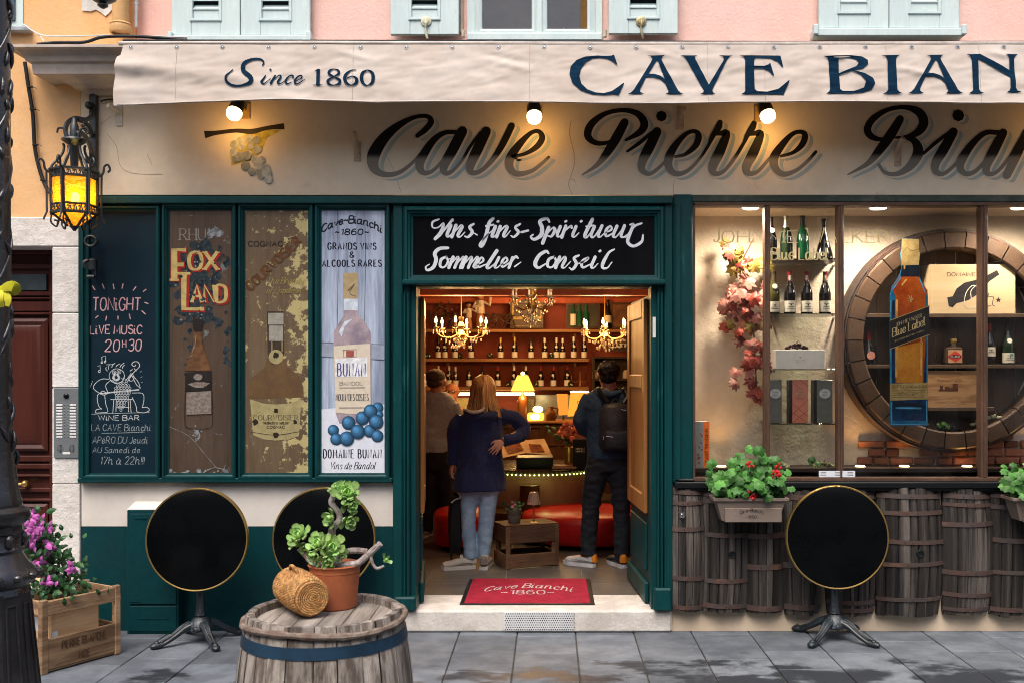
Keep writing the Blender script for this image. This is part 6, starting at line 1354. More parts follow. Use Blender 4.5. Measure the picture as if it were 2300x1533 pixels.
m2_.build("amber_highlights",plain("cutout_glint",(.85,.45,.12),.25,.2,10),t,smooth=0)
cl2= lambda a,b,c,d,w=.8:m.stroke([(*Q10(a,b),w),(*Q10(c,d),w)],fB(5),0)
m.build("gold_foil",CGOLD,t,smooth=0)
m=MB();th=math.atan2(74,202)
def slw(s,ax_,ay_,h,wd,**k):
 u0_,v0_=Q10(ax_,ay_);hh=h/2.2886;ww=wd/2.2886
 write(m,s,lambda a,b:fB(6)(u0_+a*math.cos(th),v0_-a*math.sin(th)-b),0,0,hh,width=ww,**k)
slw("JOHNNIE WALKER",348,694,18,140,thick=.12,lo=.6);slw("BLENDED SCOTCH WHISKY",342,772,7,160,thick=.16)
m.build("small_lettering",plain("gold_ink",(.62,.50,.26)),t,smooth=0)
m=MB();slw("Blue Label",330,748,44,178,thick=.13,lo=.35,serif=.2,gap=1.2);m.build("lettering",plain("gold_ink",(.62,.50,.26)),t,smooth=0)
m=MB();u0_,v0_=Q10(330,1008);write(m,"BOTTLE N 40 ANCHOR",lambda a,b:fB(6)(a,2*v0_-b),u0_,v0_,6,width=78,thick=.12)
for k in range(4):cl2(330,1022+k*11,500,1020+k*11,.7)
m.stroke([(*Q10(360,1040),.8),(*Q10(385,1030),.8),(*Q10(410,1044),.8),(*Q10(460,1034),.8)],fB(6),4);m.stroke([(*Q10(385,312),.8),(*Q10(405,290),.8),(*Q10(430,306),.8),(*Q10(465,296),.8)],fB(6),4)
m.build("fine_print",plain("ink_brown",(.035,.022,.014)),t,smooth=0)
m=MB();fg= lambda u,v:(X(u),.0015,Z(v))
Q11= lambda a,b:(1500+a/2.288,430+b/2.288)
write(m,"J",lambda a,b:fg(a,2*545-b),1603,548,34,width=12,thick=.12,lo=.4,serif=.25);write(m,"OHNNIE",lambda a,b:fg(a,2*545-b),1622,545,26,width=170,thick=.13,lo=.5,serif=.25)
write(m,"W",lambda a,b:fg(a,2*545-b),1812,545,33,width=40,thick=.12,lo=.4,serif=.2);write(m,"ALKER",lambda a,b:fg(a,2*545-b),1858,545,26,width=138,thick=.13,lo=.5,serif=.25)
write(m,"Blue Label",lambda a,b:fg(a,2*583-b),1733,583,26,width=126,thick=.17,lo=.4,serif=.2,gap=1.3)
m.build("gold_lettering",mat("gold_leaf",(.62,.50,.24),.4,metal=.1,bump=0),wfo,smooth=0)
t=thing("paper_strip","white printed paper strip stuck inside the foot of the window","sticker",(X(1875),-.012,Z(1069)))
m=MB();m.box(X(1836),X(1917),-.0365,-.0355,Z(1069),Z(1055));m.build("paper",mat("paper_white",(.66,.68,.72),.6,bump=0,var=.02),t,smooth=0)
m=MB()
for a in(1840,1872,1900):
 for k in range(3):m.stroke([(a,1058.5+k*3,.9),(a+12,1058.5+k*3,.9)],lambda u,v:(X(u),-.0372,Z(v)),0)
m.build("print",INK,t,smooth=0)
# tilted bistro tables
TOPB=mat("table_black",(.003,.0035,.004),.16,bump=.02,bscale=200,var=.1,rvar=.08,spec=.10)
CASTI=mat("cast_iron",(.012,.020,.027),.38,coat=.12,bump=.9,bscale=35,bdist=.01,var=.3,spec=.6)
def bistro(cx_,y,label,py_c,rpx,yaw):
 c=W(cx_,py_c,y-.06);r=S(rpx,y-.06);c.x=X(cx_,y-.06)
 t=thing("bistro_table",label,"table",(c.x,y,0),group="tilt-top bistro tables in front of the shop")
 ax=Matrix.Rotation(rad(86),3,'X');L= lambda v:Vector(v)
 cz=c.z;off=Vector((0,-.06,cz))
 m=MB();m.lathe([(.0,.012),(r-.012,.012),(r-.008,.010),(r-.008,-.012),(.0,-.012)],off,64,ax=ax);m.build("table_top",TOPB,t,local=True)
 m=MB();m.lathe([(r-.009,.014),(r-.002,.016),(r+.003,.010),(r+.003,-.012),(r-.009,-.013)],off,72,ax=ax);m.build("rim",BRASS,t,local=True,smooth=60)
 m=MB();m.lathe([(.0,cz+.05),(.02,cz+.05),(.021,.32),(.024,.315),(.026,.26),(.030,.20),(.036,.175),(.030,.165),(.045,.155),(.05,.13),(.035,.115)],(0,0,0),20);m.box(-.03,.03,-.045,.02,cz-.05,cz+.07,bev=.006);m.build("column",CASTI,t,local=True)
 m=MB();m.lathe([(.036,.165),(.055,.15),(.075,.12),(.085,.09),(.06,.075),(.0,.07)],(0,0,0),18);m.ball((0,-.085,.095),(.018,.012,.02));m.build("base_hub",CASTI,t,local=True)
 for k in range(4):
  a=yaw+k*math.pi/2;d=Vector((math.cos(a),math.sin(a),0));s=Vector((-d.y,d.x,0))
  m=MB();m.tube([d*.05+L((0,0,.12)),d*.10+L((0,0,.105)),d*.17+L((0,0,.06)),d*.24+L((0,0,.025)),d*.29+L((0,0,.020)),d*.315+L((0,0,.016))],[.034,.030,.024,.021,.026,.014],10,smooth=4,flat=.8)
  for q in(-1,1):m.tube([d*.07+s*.018*q+L((0,0,.135)),d*.12+s*.014*q+L((0,0,.115)),d*.18+s*.010*q+L((0,0,.072)),d*.25+s*.010*q+L((0,0,.04))],.007,6,smooth=3)
  m.ball(d*.275+L((0,0,.037)),(.018,.018,.012));m.build("foot",CASTI,t,local=True)
 return t
bistro(443,-.28,"tilted round black table with brass rim, before the green meter cabinet",1210,114.5,rad(38))
bistro(728,-.16,"tilted round black table with brass rim, behind the potted succulent",1210,115.5,rad(50))
bistro(1880,-.22,"tilted round black table with brass rim, in front of the barrel fronts",1205,115,rad(45))
# lamp post
PIRON=mat("post_iron",(.016,.015,.018),.28,bump=.35,bscale=40,bdist=.01,var=.2,spec=.7,coat=.3)
yl=-2.25;t=thing("lamp_post","dark cast iron street lamp post with raised leaf ornament at the edge of the view","lamp post",(X(-24,yl),yl,0))
s_= lambda r:S(r,yl);zq= lambda p:Z(p,yl);cxl=X(-24,yl)
m=MB();m.lathe([(.0,6.2)]+[(s_(r),zq(p)) for r,p in((42,-120),(43,500),(44,700),(46,900),(50,1010),(54,1060),(60,1105),(66,1128),(66,1136),(82,1146),(84,1158),(76,1172),(66,1180),(66,1190),(70,1194),(66,1198),(66,1225),(70,1232),(66,1240),(72,1252),(80,1266),(86,1270),(98,1284),(99,1296),(90,1308),(80,1316),(84,1330))],(cxl,yl,0),36)
m.build("shaft",PIRON,t,smooth=40)
m=MB();m.lathe([(s_(84),zq(1325)),(s_(88),zq(1400)),(s_(104),zq(1545)),(s_(112),.12),(s_(122),.06),(s_(122),0)],(cxl,yl,0),12,a0=rad(15),a1=rad(375))
for k in range(12):
 a=rad(30+30*k);d=Vector((math.cos(a),math.sin(a),0));q=Vector((-d.y,d.x,0));c0=Vector((cxl,yl,0))
 P=[c0+d*s_(83)+Vector((0,0,zq(1352))),c0+d*s_(101)+Vector((0,0,zq(1545)))]
 for s in(-1,1):m.tube([P[0]+q*s*.022,P[1]+q*s*.03],.006,6)
 m.tube([P[0]-q*.022,P[0]+q*.022],.006,6)
m.build("pedestal",mat("post_iron_base",(.030,.028,.030),.45,bump=.4,bscale=50,var=.2),t,smooth=25)
m=MB();g=random.Random(21)
for k in range(64):
 p=g.uniform(-60,1120);a=rad(g.uniform(-140,50));r=s_(43 if p<900 else 45+(p-900)*.07);c=Vector((cxl+r*math.cos(a),yl+r*math.sin(a),zq(p)))
 d=Vector((-math.sin(a),math.cos(a),0))*g.uniform(-.6,.6)+Vector((0,0,1));n=Vector((math.cos(a),math.sin(a),0));L_=g.uniform(.05,.11)
 m.tube([c-d*L_*.5-n*.004,c-d*L_*.2+n*.003,c+d*L_*.2+n*.004,c+d*L_*.5-n*.002],[.003,.010,.009,.003],6,smooth=3)
for s in range(3):
 m.tube([(cxl+s_(44)*math.cos(q*.42+s*2.1),yl+s_(44)*math.sin(q*.42+s*2.1),zq(1090-q*34)) for q in range(36)],.006,6)
for k in range(14):
 a=k*.449;m.ball((cxl+s_(96)*math.cos(a),yl+s_(96)*math.sin(a),zq(1290)),(.026,.026,.020),8,6)
 if k%2:m.ball((cxl+s_(67)*math.cos(a),yl+s_(67)*math.sin(a),zq(1212)),(.022,.022,.035),8,6)
m.build("leaf_ornament",PIRON,t,smooth=60)
t=thing("yellow_bow","yellow fabric ribbon bow tied round the lamp post","ribbon",tuple(W(12,690,yl-.09)))
m=MB();yr=yl-.095
def ribbon(pts,w):m.tube([tuple(W(a,b,yr-d)) for a,b,d in pts],w,6,smooth=4,flat=.18,up=(0,1,0))
ribbon([(0,652,.02),(14,645,.05),(30,643,.06),(38,652,.04),(28,660,.03),(8,654,.03)],[.012,.022,.026,.02,.018,.012]);ribbon([(4,652,.03),(-2,672,.05),(4,690,.04)],[.012,.022,.014]);ribbon([(10,653,.03),(18,672,.05),(16,688,.05)],[.012,.02,.012]);ribbon([(6,652,.03),(-14,645,.03),(-24,650,.0)],[.012,.02,.012])
m.build("ribbon",mat("yellow_ribbon",(.62,.58,.03),.6,bump=.1,bscale=80),t)
# foreground barrel
FB=mat("grey_barrel_wood",(.44,.385,.335),.8,col2=(.17,.135,.11),scale=5,thr=(.42,.62),stretch=(6,6,.35),bump=1,bscale=50,bdist=.008,tint=.35,var=.25,dirt=(.055,.042,.034),dscale=3,dthr=(.56,.72))
yb_=-2.95;bx_=X(731,yb_);zt0=Z(1366,yb_);kR=S(1,yb_)
t=thing("oak_barrel","weathered grey oak barrel with a blue hoop, standing on the pavement","barrel",(bx_,yb_,0))
RT=169*kR
def br_r(z):k=1-((z/zt0)*2-1)**2;return RT*(1+.17*k)
m=MB();ns=26;g=random.Random(9);aa=[0]
for k in range(ns):aa.append(aa[-1]+g.uniform(.7,1.35))
aa=[a/aa[-1]*2*math.pi for a in aa]
zs=[zt0*q/14 for q in range(15)]
for k in range(ns):
 m.t=g.random();o_=g.uniform(-.002,.002)
 m.lathe([(RT-.03,zt0-.035),(RT-.028,zt0-.004),(RT-.022,zt0)]+[(br_r(z)+o_,z) for z in zs[::-1]],(bx_,yb_,0),2,a0=aa[k]+.006,a1=aa[k+1]-.006)
m.build("staves",FB,t,smooth=30)
m=MB();
for k in range(6):
 xa=-RT+.02+k*(2*RT-.04)/6;xb=xa+(2*RT-.04)/6-.003;m.t=g.random();h= lambda x:math.sqrt(max(0,(RT-.026)**2-x*x));rr=[(xa+(xb-xa)*q/4) for q in range(5)]
 m.poly([(bx_+x,yb_-h(x),zt0-.030) for x in rr]+[(bx_+x,yb_+h(x),zt0-.030) for x in rr[::-1]])
m.build("head",mat("barrel_head_wood",(.34,.30,.26),.75,col2=(.15,.125,.105),scale=5,thr=(.4,.62),stretch=(3,.25,1),bump=.4,var=.2,tint=.25),t,smooth=0)
def hoop(z,h,r_add,material,name,ry=.0):
 m=MB();m.lathe([(br_r(z+h/2)-.004,z+h/2),(br_r(z+h/2)+r_add,z+h/2),(br_r(z-h/2)+r_add,z-h/2),(br_r(z-h/2)-.004,z-h/2)],(bx_,yb_,0),60);m.build(name,material,t,smooth=40)
m=MB();zr=Z(1408,yb_-.29);P=[]
for k in range(60):
 a=k/60*2*math.pi;zz=zt0-.030+.006*math.sin(a*3+1);P.append((bx_+(br_r(zz)+.008)*math.cos(a),yb_+(br_r(zz)+.008)*math.sin(a),zz))
m.tube(P,[.0125+.002*math.sin(k*1.7) for k in range(60)],8,closed=True);m.build("withy_hoop",mat("withy",(.15,.10,.075),.8,col2=(.26,.21,.17),scale=20,bump=.9,bscale=40,bdist=.01),t)
hoop(zt0-.088,.042,.003,mat("blue_hoop",(.012,.036,.066),.45,bump=.2,dirt=(.20,.22,.23),dscale=14,dthr=(.64,.70),var=.15),"hoop")
hoop(zt0*.36,.04,.003,HOOPM,"hoop");hoop(.10,.05,.003,HOOPM,"hoop")
ph=zt0-.030;yp=-2.79;px_=X(752,yp);kk=S(1,yp)
zr1=ph+96*kk
t=thing("flowerpot","terracotta flowerpot with a raised rim, on the grey barrel","pot",(px_,yp,ph))
m=MB();m.lathe([(.0,ph),(45*kk,ph),(48*kk,ph+.005),(55*kk,zr1-.03),(54*kk,zr1-.028),(56*kk,zr1-.026),(55*kk,zr1-.018),(58*kk,zr1-.006),(60*kk,zr1),(57*kk,zr1+.004),(53*kk,zr1-.004),(51*kk,zr1-.02),(.0,zr1-.02)],(px_,yp,0),40)
for q in(.55,.6,.63):m.lathe([(53.6*kk-(1-q)*.01,ph+96*kk*q),(54.6*kk-(1-q)*.01,ph+96*kk*q+.003),(53.8*kk-(1-q)*.01,ph+96*kk*q+.006)],(px_,yp,0),40)
m.build("pot",mat("terracotta",(.38,.115,.045),.75,col2=(.31,.09,.04),scale=8,bump=.15,var=.08,dirt=(.42,.18,.1),dscale=5,dthr=(.6,.8)),t,smooth=40)
m=MB();m.lathe([(.0,zr1-.012),(52*kk,zr1-.014)],(px_,yp,0),20);m.build("soil",mat("soil",(.05,.035,.025),.95,bump=1,bscale=80),t)
t=thing("succulent","tree-like succulent with bright green rosettes on bare grey stems","plant",(px_,yp,zr1-.02))
Q12= lambda a,b,d=0.0:W(500+a/3.048,1030+b/3.048,yp+d)
m=MB()
def stem(pts,r):m.tube([tuple(Q12(*p)) for p in pts],r,9,smooth=4)
stem([(735,745,-.02),(770,690,-.01),(755,560,0),(750,480,.0),(800,420,.0),(790,360,0),(745,300,.0),(760,250,0)],[.022,.016,.014,.015,.013,.011,.012,.012])
stem([(700,740,-.02),(620,710,-.03),(570,660,-.02),(520,610,-.02)],[.018,.013,.011,.009]);stem([(720,740,-.04),(690,690,-.06),(690,640,-.08)],[.016,.012,.01])
stem([(760,735,-.03),(850,725,-.04),(930,710,-.05),(1000,650,-.06),(1080,578,-.07)],[.018,.014,.013,.013,.012]);stem([(770,700,0),(840,640,.02),(900,625,.02),(990,632,.02)],[.016,.013,.013,.012]);stem([(1010,650,-.06),(1030,720,-.06),(1060,748,-.06),(1105,730,-.06)],[.006,.006,.006,.005])
m.build("stems",mat("succulent_stem",(.46,.42,.40),.8,col2=(.22,.16,.14),scale=40,bump=1,bscale=60,var=.1),t)
SUCC=mat("succulent_leaf",(.40,.58,.20),.38,col2=(.25,.46,.13),scale=10,tint=.4,bump=.03,var=.08,sss=.15)
g=random.Random(33);m=MB()
def rosette(c,axis,r,n=26):
 axis=Vector(axis).normalized();q=axis.to_track_quat('Z','Y').to_matrix()
 for k in range(n):
  f=k/n;a=k*2.4;el=rad(8+72*(1-f));L_=r*(.55+.45*f);d=Vector((math.cos(a)*math.cos(el),math.sin(a)*math.cos(el),math.sin(el)))
  p=Vector((math.cos(a),math.sin(a),0))*r*.08;up=Vector((-math.cos(a)*math.sin(el),-math.sin(a)*math.sin(el),math.cos(el)));s=d.cross(up);m.t=min(1,max(0,.85-.8*f+g.uniform(-.3,.3)))
  rows=[]
  for tt,w,th,lift in((0,.10,.06,0),(.4,.17,.08,-.03),(.72,.29,.09,.0),(.92,.26,.06,.06),(1.0,.09,.02,.10)):
   o=p+d*L_*tt+up*L_*lift
   rows.append([m.vert(c+q@(o+s*L_*w*x+up*L_*(th*z+.10*x*x))) for x,z in((-1,0),(-.5,.8),(.5,.8),(1,0),(.5,-.8),(-.5,-.8))])
  for A_,B_ in zip(rows,rows[1:]):
   for x in range(6):m.face([A_[x],A_[(x+1)%6],B_[(x+1)%6],B_[x]])
  m.face(rows[-1])
kq=kk/3.048
for a,b,d,ax_,r,n in[(845,240,-.02,(.25,-.9,.5),95,30),(790,215,.0,(-.5,-.3,.9),70,22),(870,300,-.03,(.6,-.8,-.2),75,22),(755,400,-.02,(-.6,-.7,-.1),75,22),(860,410,-.02,(.5,-.7,-.3),75,22),(530,530,-.03,(-.3,-.8,.6),85,28),(560,590,-.02,(.2,-.9,-.3),60,18),(490,570,.0,(-.8,-.4,0),55,16),(665,590,-.07,(-.3,-.8,.6),90,28),(740,610,-.06,(.3,-.9,.4),95,28),(640,660,-.08,(-.5,-.8,-.2),65,18),(720,680,-.09,(.1,-.9,-.4),75,20),(800,650,-.05,(.7,-.6,.0),55,16),(1110,695,-.06,(.7,-.5,.3),48,12)]:
 m=MB();rosette(Q12(a,b,d),ax_,r*kq*1.15,int(n*.62));m.build('rosette',SUCC,t,smooth=50)
WICK=mat("wicker",(.50,.27,.10),.7,col2=(.36,.17,.055),scale=18,tint=.35,bump=.4,bscale=60,var=.15)
yk=-2.99;Q13= lambda a,b,d=0.0:W(500+a/3.048,1030+b/3.048,yk+d)
c0=Q13(612,945);rB=118*S(1,yk)/3.048
c0.z=ph+rB+.014;axis=Vector((-.55,.83,.03)).normalized();ln2=.235
t=thing("woven_basket","round straw basket lying on its side on the grey barrel","basket",(c0.x,c0.y,ph))
qm=axis.to_track_quat('Z','Y').to_matrix();m=MB()
def braid(P,r):
 for k in range(len(P)-1):
  p,q2=Vector(P[k]),Vector(P[k+1]);d=(q2-p);L_=d.length;d.normalize();m.t=rnd.random();n_=d.orthogonal()
  m.ball((p+q2)/2,(r*.85,r*.95,L_*.85),6,5,ax=(d+Vector((0,0,.35))).normalized().to_track_quat('Z','Y').to_matrix())
m.t=0.0;m.lathe([(.0,.004),(rB*.97,.004),(rB*1.06,ln2*.5),(rB*1.0,ln2)],c0,30,ax=qm)
for row in range(19):
 z=row/18*ln2;R_=rB*(1+.12*math.sin(row/18*2.6))-(.006 if row==0 else 0);n=44
 braid([c0+qm@Vector((R_*math.cos((k+row*.5)*2*math.pi/n),R_*math.sin((k+row*.5)*2*math.pi/n),z)) for k in range(n+1)],.0072)
for row in range(8):
 R_=rB*(row+.3)/8.0;n=max(6,int(R_*2*math.pi/.011))
 braid([c0+qm@Vector((R_*math.cos(k*2*math.pi/n),R_*math.sin(k*2*math.pi/n),-.004)) for k in range(n+1)],.0044)
m.build("body",WICK,t,smooth=80)
m=MB();hh=[c0+qm@Vector((rB*1.02*math.cos(a),rB*1.02*math.sin(a),ln2*.6+.0)) for a in(0,0)]
for sg in(0,):
 top=c0+axis*ln2*.62;up=Vector((-.25,-.1,1));up=(up-axis*up.dot(axis)).normalized();sd=axis.cross(up)
 pts_=catmull([top+up*rB*.98-axis*.05+sd*.0,top+up*(rB+.028)-axis*.03,top+up*(rB+.034),top+up*(rB+.028)+axis*.03,top+up*rB*.96+axis*.05],5);braid(pts_,.008)
m.build("handle",WICK,t,smooth=80)
# wooden crate with bougainvillea
CRW=mat("crate_wood",(.42,.26,.14),.7,col2=(.19,.105,.055),scale=5,thr=(.4,.62),stretch=(.3,1,3),bump=.6,var=.25,tint=.3,dirt=(.07,.042,.027),dscale=3,dthr=(.58,.72))
ya=-.95;A0=W(72+25,1483,ya);fl=Vector((X(94,-1.0),-1.0,0));fr_=Vector((X(272,-.56),-.56,0))
bl_=None;dx_=(fr_-fl);wC=dx_.length;ex=dx_.normalized();ey=Vector((-ex.y,ex.x,0));dC=.34;hC=.43
t=thing("wooden_crate","slatted wooden crate with faded stencilled lettering, by the white jamb","crate",tuple(fl),math.atan2(ex.y,ex.x))
def cbx(m,a,b,c,d,e,f,bev=.004,jit=.002):m.t=rnd.random();m.box(a,b,c,d,e,f,bev,jit)
m=MB();th=.014
for z0_,z1_ in((.02,.20),(.335,.42)):
 cbx(m,0,wC,0,th,z0_,z1_);cbx(m,0,wC,dC-th,dC,z0_,z1_)
 cbx(m,th,th*2,th,dC-th,z0_,z1_);cbx(m,wC-th*2,wC-th,th,dC-th,z0_,z1_)
cbx(m,th,wC-th,th,dC-th,.005,.02);m.build("boards",CRW,t,local=True)
for a,b in((0,0),(wC-.04,0),(0,dC-.035),(wC-.04,dC-.035)):
 m=MB();cbx(m,a-.003,a+.037,b+(-.004 if b==0 else 0),b+.035,0,hC);m.build("corner_post",CRW,t,local=True)
m=MB();write(m,"PIERRE BLANCHE",lambda u,v:(u,-.0035,v),wC*.24,.125,.045,width=wC*.56,thick=.2,lo=.5,serif=.3);write(m,"NICE",lambda u,v:(u,-.0035,v),wC*.45,.045,.04,width=wC*.13,thick=.25);m.build("stencil",plain("stencil_brown",(.09,.045,.022),.8),t,local=True,smooth=0)
loc= lambda v:fl+ex*v[0]+ey*v[1]+Vector((0,0,v[2]))
t2=thing("planter_box","pale wooden wine box with a white sticker, standing inside the slatted crate","box",tuple(loc((wC*.17,.05,.022))),math.atan2(ex.y,ex.x))
BXW=mat("box_wood",(.62,.40,.22),.65,col2=(.46,.27,.13),scale=4,stretch=(.25,1,3),bump=.2,var=.12,tint=.15)
m=MB();w2,d2,h2=wC*.60,.20,.335
for a in((0,w2,0,.012),(0,w2,d2-.012,d2),(0,.012,.012,d2-.012),(w2-.012,w2,.012,d2-.012)):cbx(m,*a,0.0,h2,.003,0)
cbx(m,.012,w2-.012,.012,d2-.012,.0,h2-.03,.002,0);m.build("body",BXW,t2,local=True)
m=MB();m.box(-.0012,-.0002,.10,.17,.19,.27);m.box(w2*.02,w2*.13,-.0012,-.0002,.12,.2);m.build("sticker",mat("paper_white",(.66,.68,.72)),t2,local=True,smooth=0)
t3=thing("cardboard_box","cream cardboard box half hidden behind the lamp post and crate","box",tuple(W(70,1400,-.45)))
m=MB();a=W(45,1460,-.45);xa,xb,zt4=X(20,-.45),X(102,-.45),Z(1318,-.45);m.box(xa,xb,-.45,-.15,0,zt4,bev=.003);m.build("body",mat("cream_card",(.62,.50,.26),.6,var=.05),t3)
m=MB();m.box(xa+.01,xb-.01,-.4525,-.451,zt4-.085,zt4-.035);m.build("band",mat("pale_card",(.75,.68,.46),.6),t3,smooth=0)
t=thing("bougainvillea","climbing bougainvillea with magenta blossoms, growing out of the wooden box","plant",tuple(loc((wC*.45,.14,.36))))
BOUG=leafmat("boug_leaf",(.035,.095,.03),(.018,.06,.022),.35);BFL=leafmat("boug_flower",(.52,.13,.42),(.38,.07,.30),.5,.35)
g=random.Random(14);m=MB();fm=MB();sm_=MB();base=loc((wC*.45,.14,.34));yB_=base.y
spine=[W(a,b,yB_+d) for a,b,d in((152,1345,0),(130,1310,0),(115,1270,.0),(100,1235,.02),(85,1205,.04),(70,1178,.05))]
sm_.tube([tuple(base)]+[tuple(p) for p in spine],.006,6,smooth=3);sm_.tube([tuple(base),tuple(W(160,1310,yB_)),tuple(W(140,1255,yB_))],.005,6,smooth=3)
for k in range(420):
 f=g.random();i=min(4,int(f*5));p=spine[i].lerp(spine[i+1],f*5-i);sp=.085-.035*f
 p=p+Vector((g.gauss(0,sp),g.gauss(0,sp),g.gauss(0,sp*.9)));p.z=max(p.z,base.z+.12-.5*abs(p.x-base.x))
 leaf(m,p,Vector((g.uniform(-.8,.8),-1,g.uniform(-.2,1))),g.uniform(.035,.065),g,'oval',.4)
for cxp,cyp,n,sp in((70,1180,26,15),(92,1185,16,10),(52,1205,12,8),(75,1218,14,12),(108,1222,10,7),(90,1258,8,6),(112,1302,14,9),(158,1275,6,6),(95,1312,6,5)):
 for k in range(n):leaf(fm,W(cxp+g.gauss(0,sp*.8),cyp+g.gauss(0,sp*.7),yB_-.08+g.uniform(-.05,.04)),Vector((g.uniform(-.9,.9),-1,g.uniform(-.5,.9))),g.uniform(.035,.055),g,'oval',.6)
m.build("leaves",BOUG,t,smooth=0);fm.build("blossoms",BFL,t,smooth=0);sm_.build("stems",mat("woody_stem",(.10,.07,.04),.8),t)
# geranium planters hanging before the barrel fronts
PLT=mat("planter_plastic",(.20,.155,.125),.55,bump=.05,var=.05)
GLF=leafmat("geranium_leaf",(.065,.20,.035),(.028,.11,.018),.5,.5);GFL=leafmat("geranium_flower",(.62,.02,.02),(.4,.01,.015),.5,.3)
def planter(px0,px1,plabel,glabel,seed,logo=True):
 y=-.30;x0,x1=X(px0,y),X(px1,y);zt=Z(1118,y);zb=Z(1170,y)
 t=thing("planter",plabel,"planter",((x0+x1)/2,y+.09,zb))
 m=MB()
 def ring(i,z):return[(x0+i,y+i*.6,z),(x1-i,y+i*.6,z),(x1-i,y+.19-i*.5,z),(x0+i,y+.19-i*.5,z)]
 R_=[[m.vert(p) for p in ring(i,z)] for i,z in((.06,zb),(.022,zt-.02),(.018,zt-.022),(.0,zt-.018),(.0,zt),(.008,zt+.002),(.016,zt),(.03,zt-.03))]
 for a,b in zip(R_,R_[1:]):
  for k in range(4):m.face([a[k],a[(k+1)%4],b[(k+1)%4],b[k]])
 m.face(R_[0]);m.face(R_[-1]);m.build("trough",PLT,t,smooth=20)
 m=MB();m.box(x0+.075,x1-.045,y+.012,y+.04,zb-.008,zb+.085,bev=.004);m.build("front_plate",PLT,t)
 if logo:
  m=MB();write(m,"Cave~Bianchi",lambda u,v:(u,y+.0105,v),x0+.17,zb+.045,.022,width=.155,thick=.13,slant=.12,arc=.016,gap=1.2);write(m,"~1860~",lambda u,v:(u,y+.0105,v),x0+.205,zb+.02,.018,width=.09,thick=.13);m.build("lettering",INK,t,smooth=0)
 g=random.Random(seed);t=thing("geranium",glabel,"plant",((x0+x1)/2,y+.09,zt));m=MB();fm=MB();sm_=MB()
 for k in range(230):
  u=g.random();x=x0+.03+(x1-x0-.06)*u;h=abs(g.gauss(0,.09))*(1.1-abs(u-.55))+(.03 if g.random()<.5 else .07);p=Vector((x+g.gauss(0,.02),y+.08+g.gauss(0,.055),zt+h-.01))
  leaf(m,p,Vector((g.uniform(-.6,.6),-.9,g.uniform(.1,1.2))),g.uniform(.045,.075),g,'round',.3)
  if k%6==0:sm_.tube([(p.x,y+.09,zt-.02),tuple(p)],.003,4)
 for px,py,n,sp in((1752,1059,16,7),(1752,1043,4,3),(1694,1042,5,6),(1688,1036,4,3),(1696,1115,10,7)):
  c=W(px-1610+px0,py,y-.01)
  for k in range(n):leaf(fm,c+Vector((g.gauss(0,sp*.0018),g.gauss(0,.012),g.gauss(0,sp*.0018))),Vector((g.uniform(-.7,.7),-1,g.uniform(-.5,.8))),.028,g,'oval',.5)
  sm_.tube([tuple(c),(c.x+.01,y+.09,zt)],.003,4)
 m.build("leaves",GLF,t,smooth=0);fm.build("flowers",GFL,t,smooth=0);sm_.build("stems",LEAFG,t)
planter(1603,1773,"brown plastic planter with a lettered front plate, hung under the window","bushy geranium with round leaves and red flowers, near the door",41)
planter(2276,2446,"brown plastic planter cut off by the view's edge","geranium mostly out of view past the last barrel front",42,False)
# inside the shop
OAKD=mat("dark_oak",(.06,.026,.012),.4,scale=4,stretch=(1,1,.15),var=.2,bump=.1)
DOORW=mat("door_wood",(.34,.15,.045),.4,col2=(.25,.10,.028),scale=4,stretch=(2,2,.12),var=.15,bump=.15)
GLOWW=glow("warm_bulb",(1,.66,.24),12)
t=thing("doormat","red doormat with black rubber edge and cursive white lettering in the doorway","mat",(X(1184,.5),.5,FLOOR))
ma,mb2,my0,my1=X(1032,.09),X(1336,.09),.09,.93
m=MB();m.box(ma,mb2,my0,my1,FLOOR,FLOOR+.010,bev=.003);m.build("rubber_edge",BLACKP,t)
m=MB();m.box(ma+.03,mb2-.03,my0+.02,my1-.012,FLOOR+.004,FLOOR+.0135,bev=.002);m.build("pile",mat("red_pile",(.33,.012,.035),.95,col2=(.26,.01,.028),scale=9,bump=.6,bscale=400,var=.1,dirt=(.2,.008,.02),dscale=5,dthr=(.55,.8)),t)
m=MB();fm_= lambda u,v:(u,v,FLOOR+.0145)
write(m,"Cave Bianchi",fm_,ma+.14,my0+.36,.15,width=.64,thick=.075,slant=.15,arc=.13);write(m,"~1860~",fm_,ma+.27,my0+.28,.13,width=.38,thick=.085);m.build("lettering",mat("mat_white",(.55,.45,.45),.9),t,smooth=0)
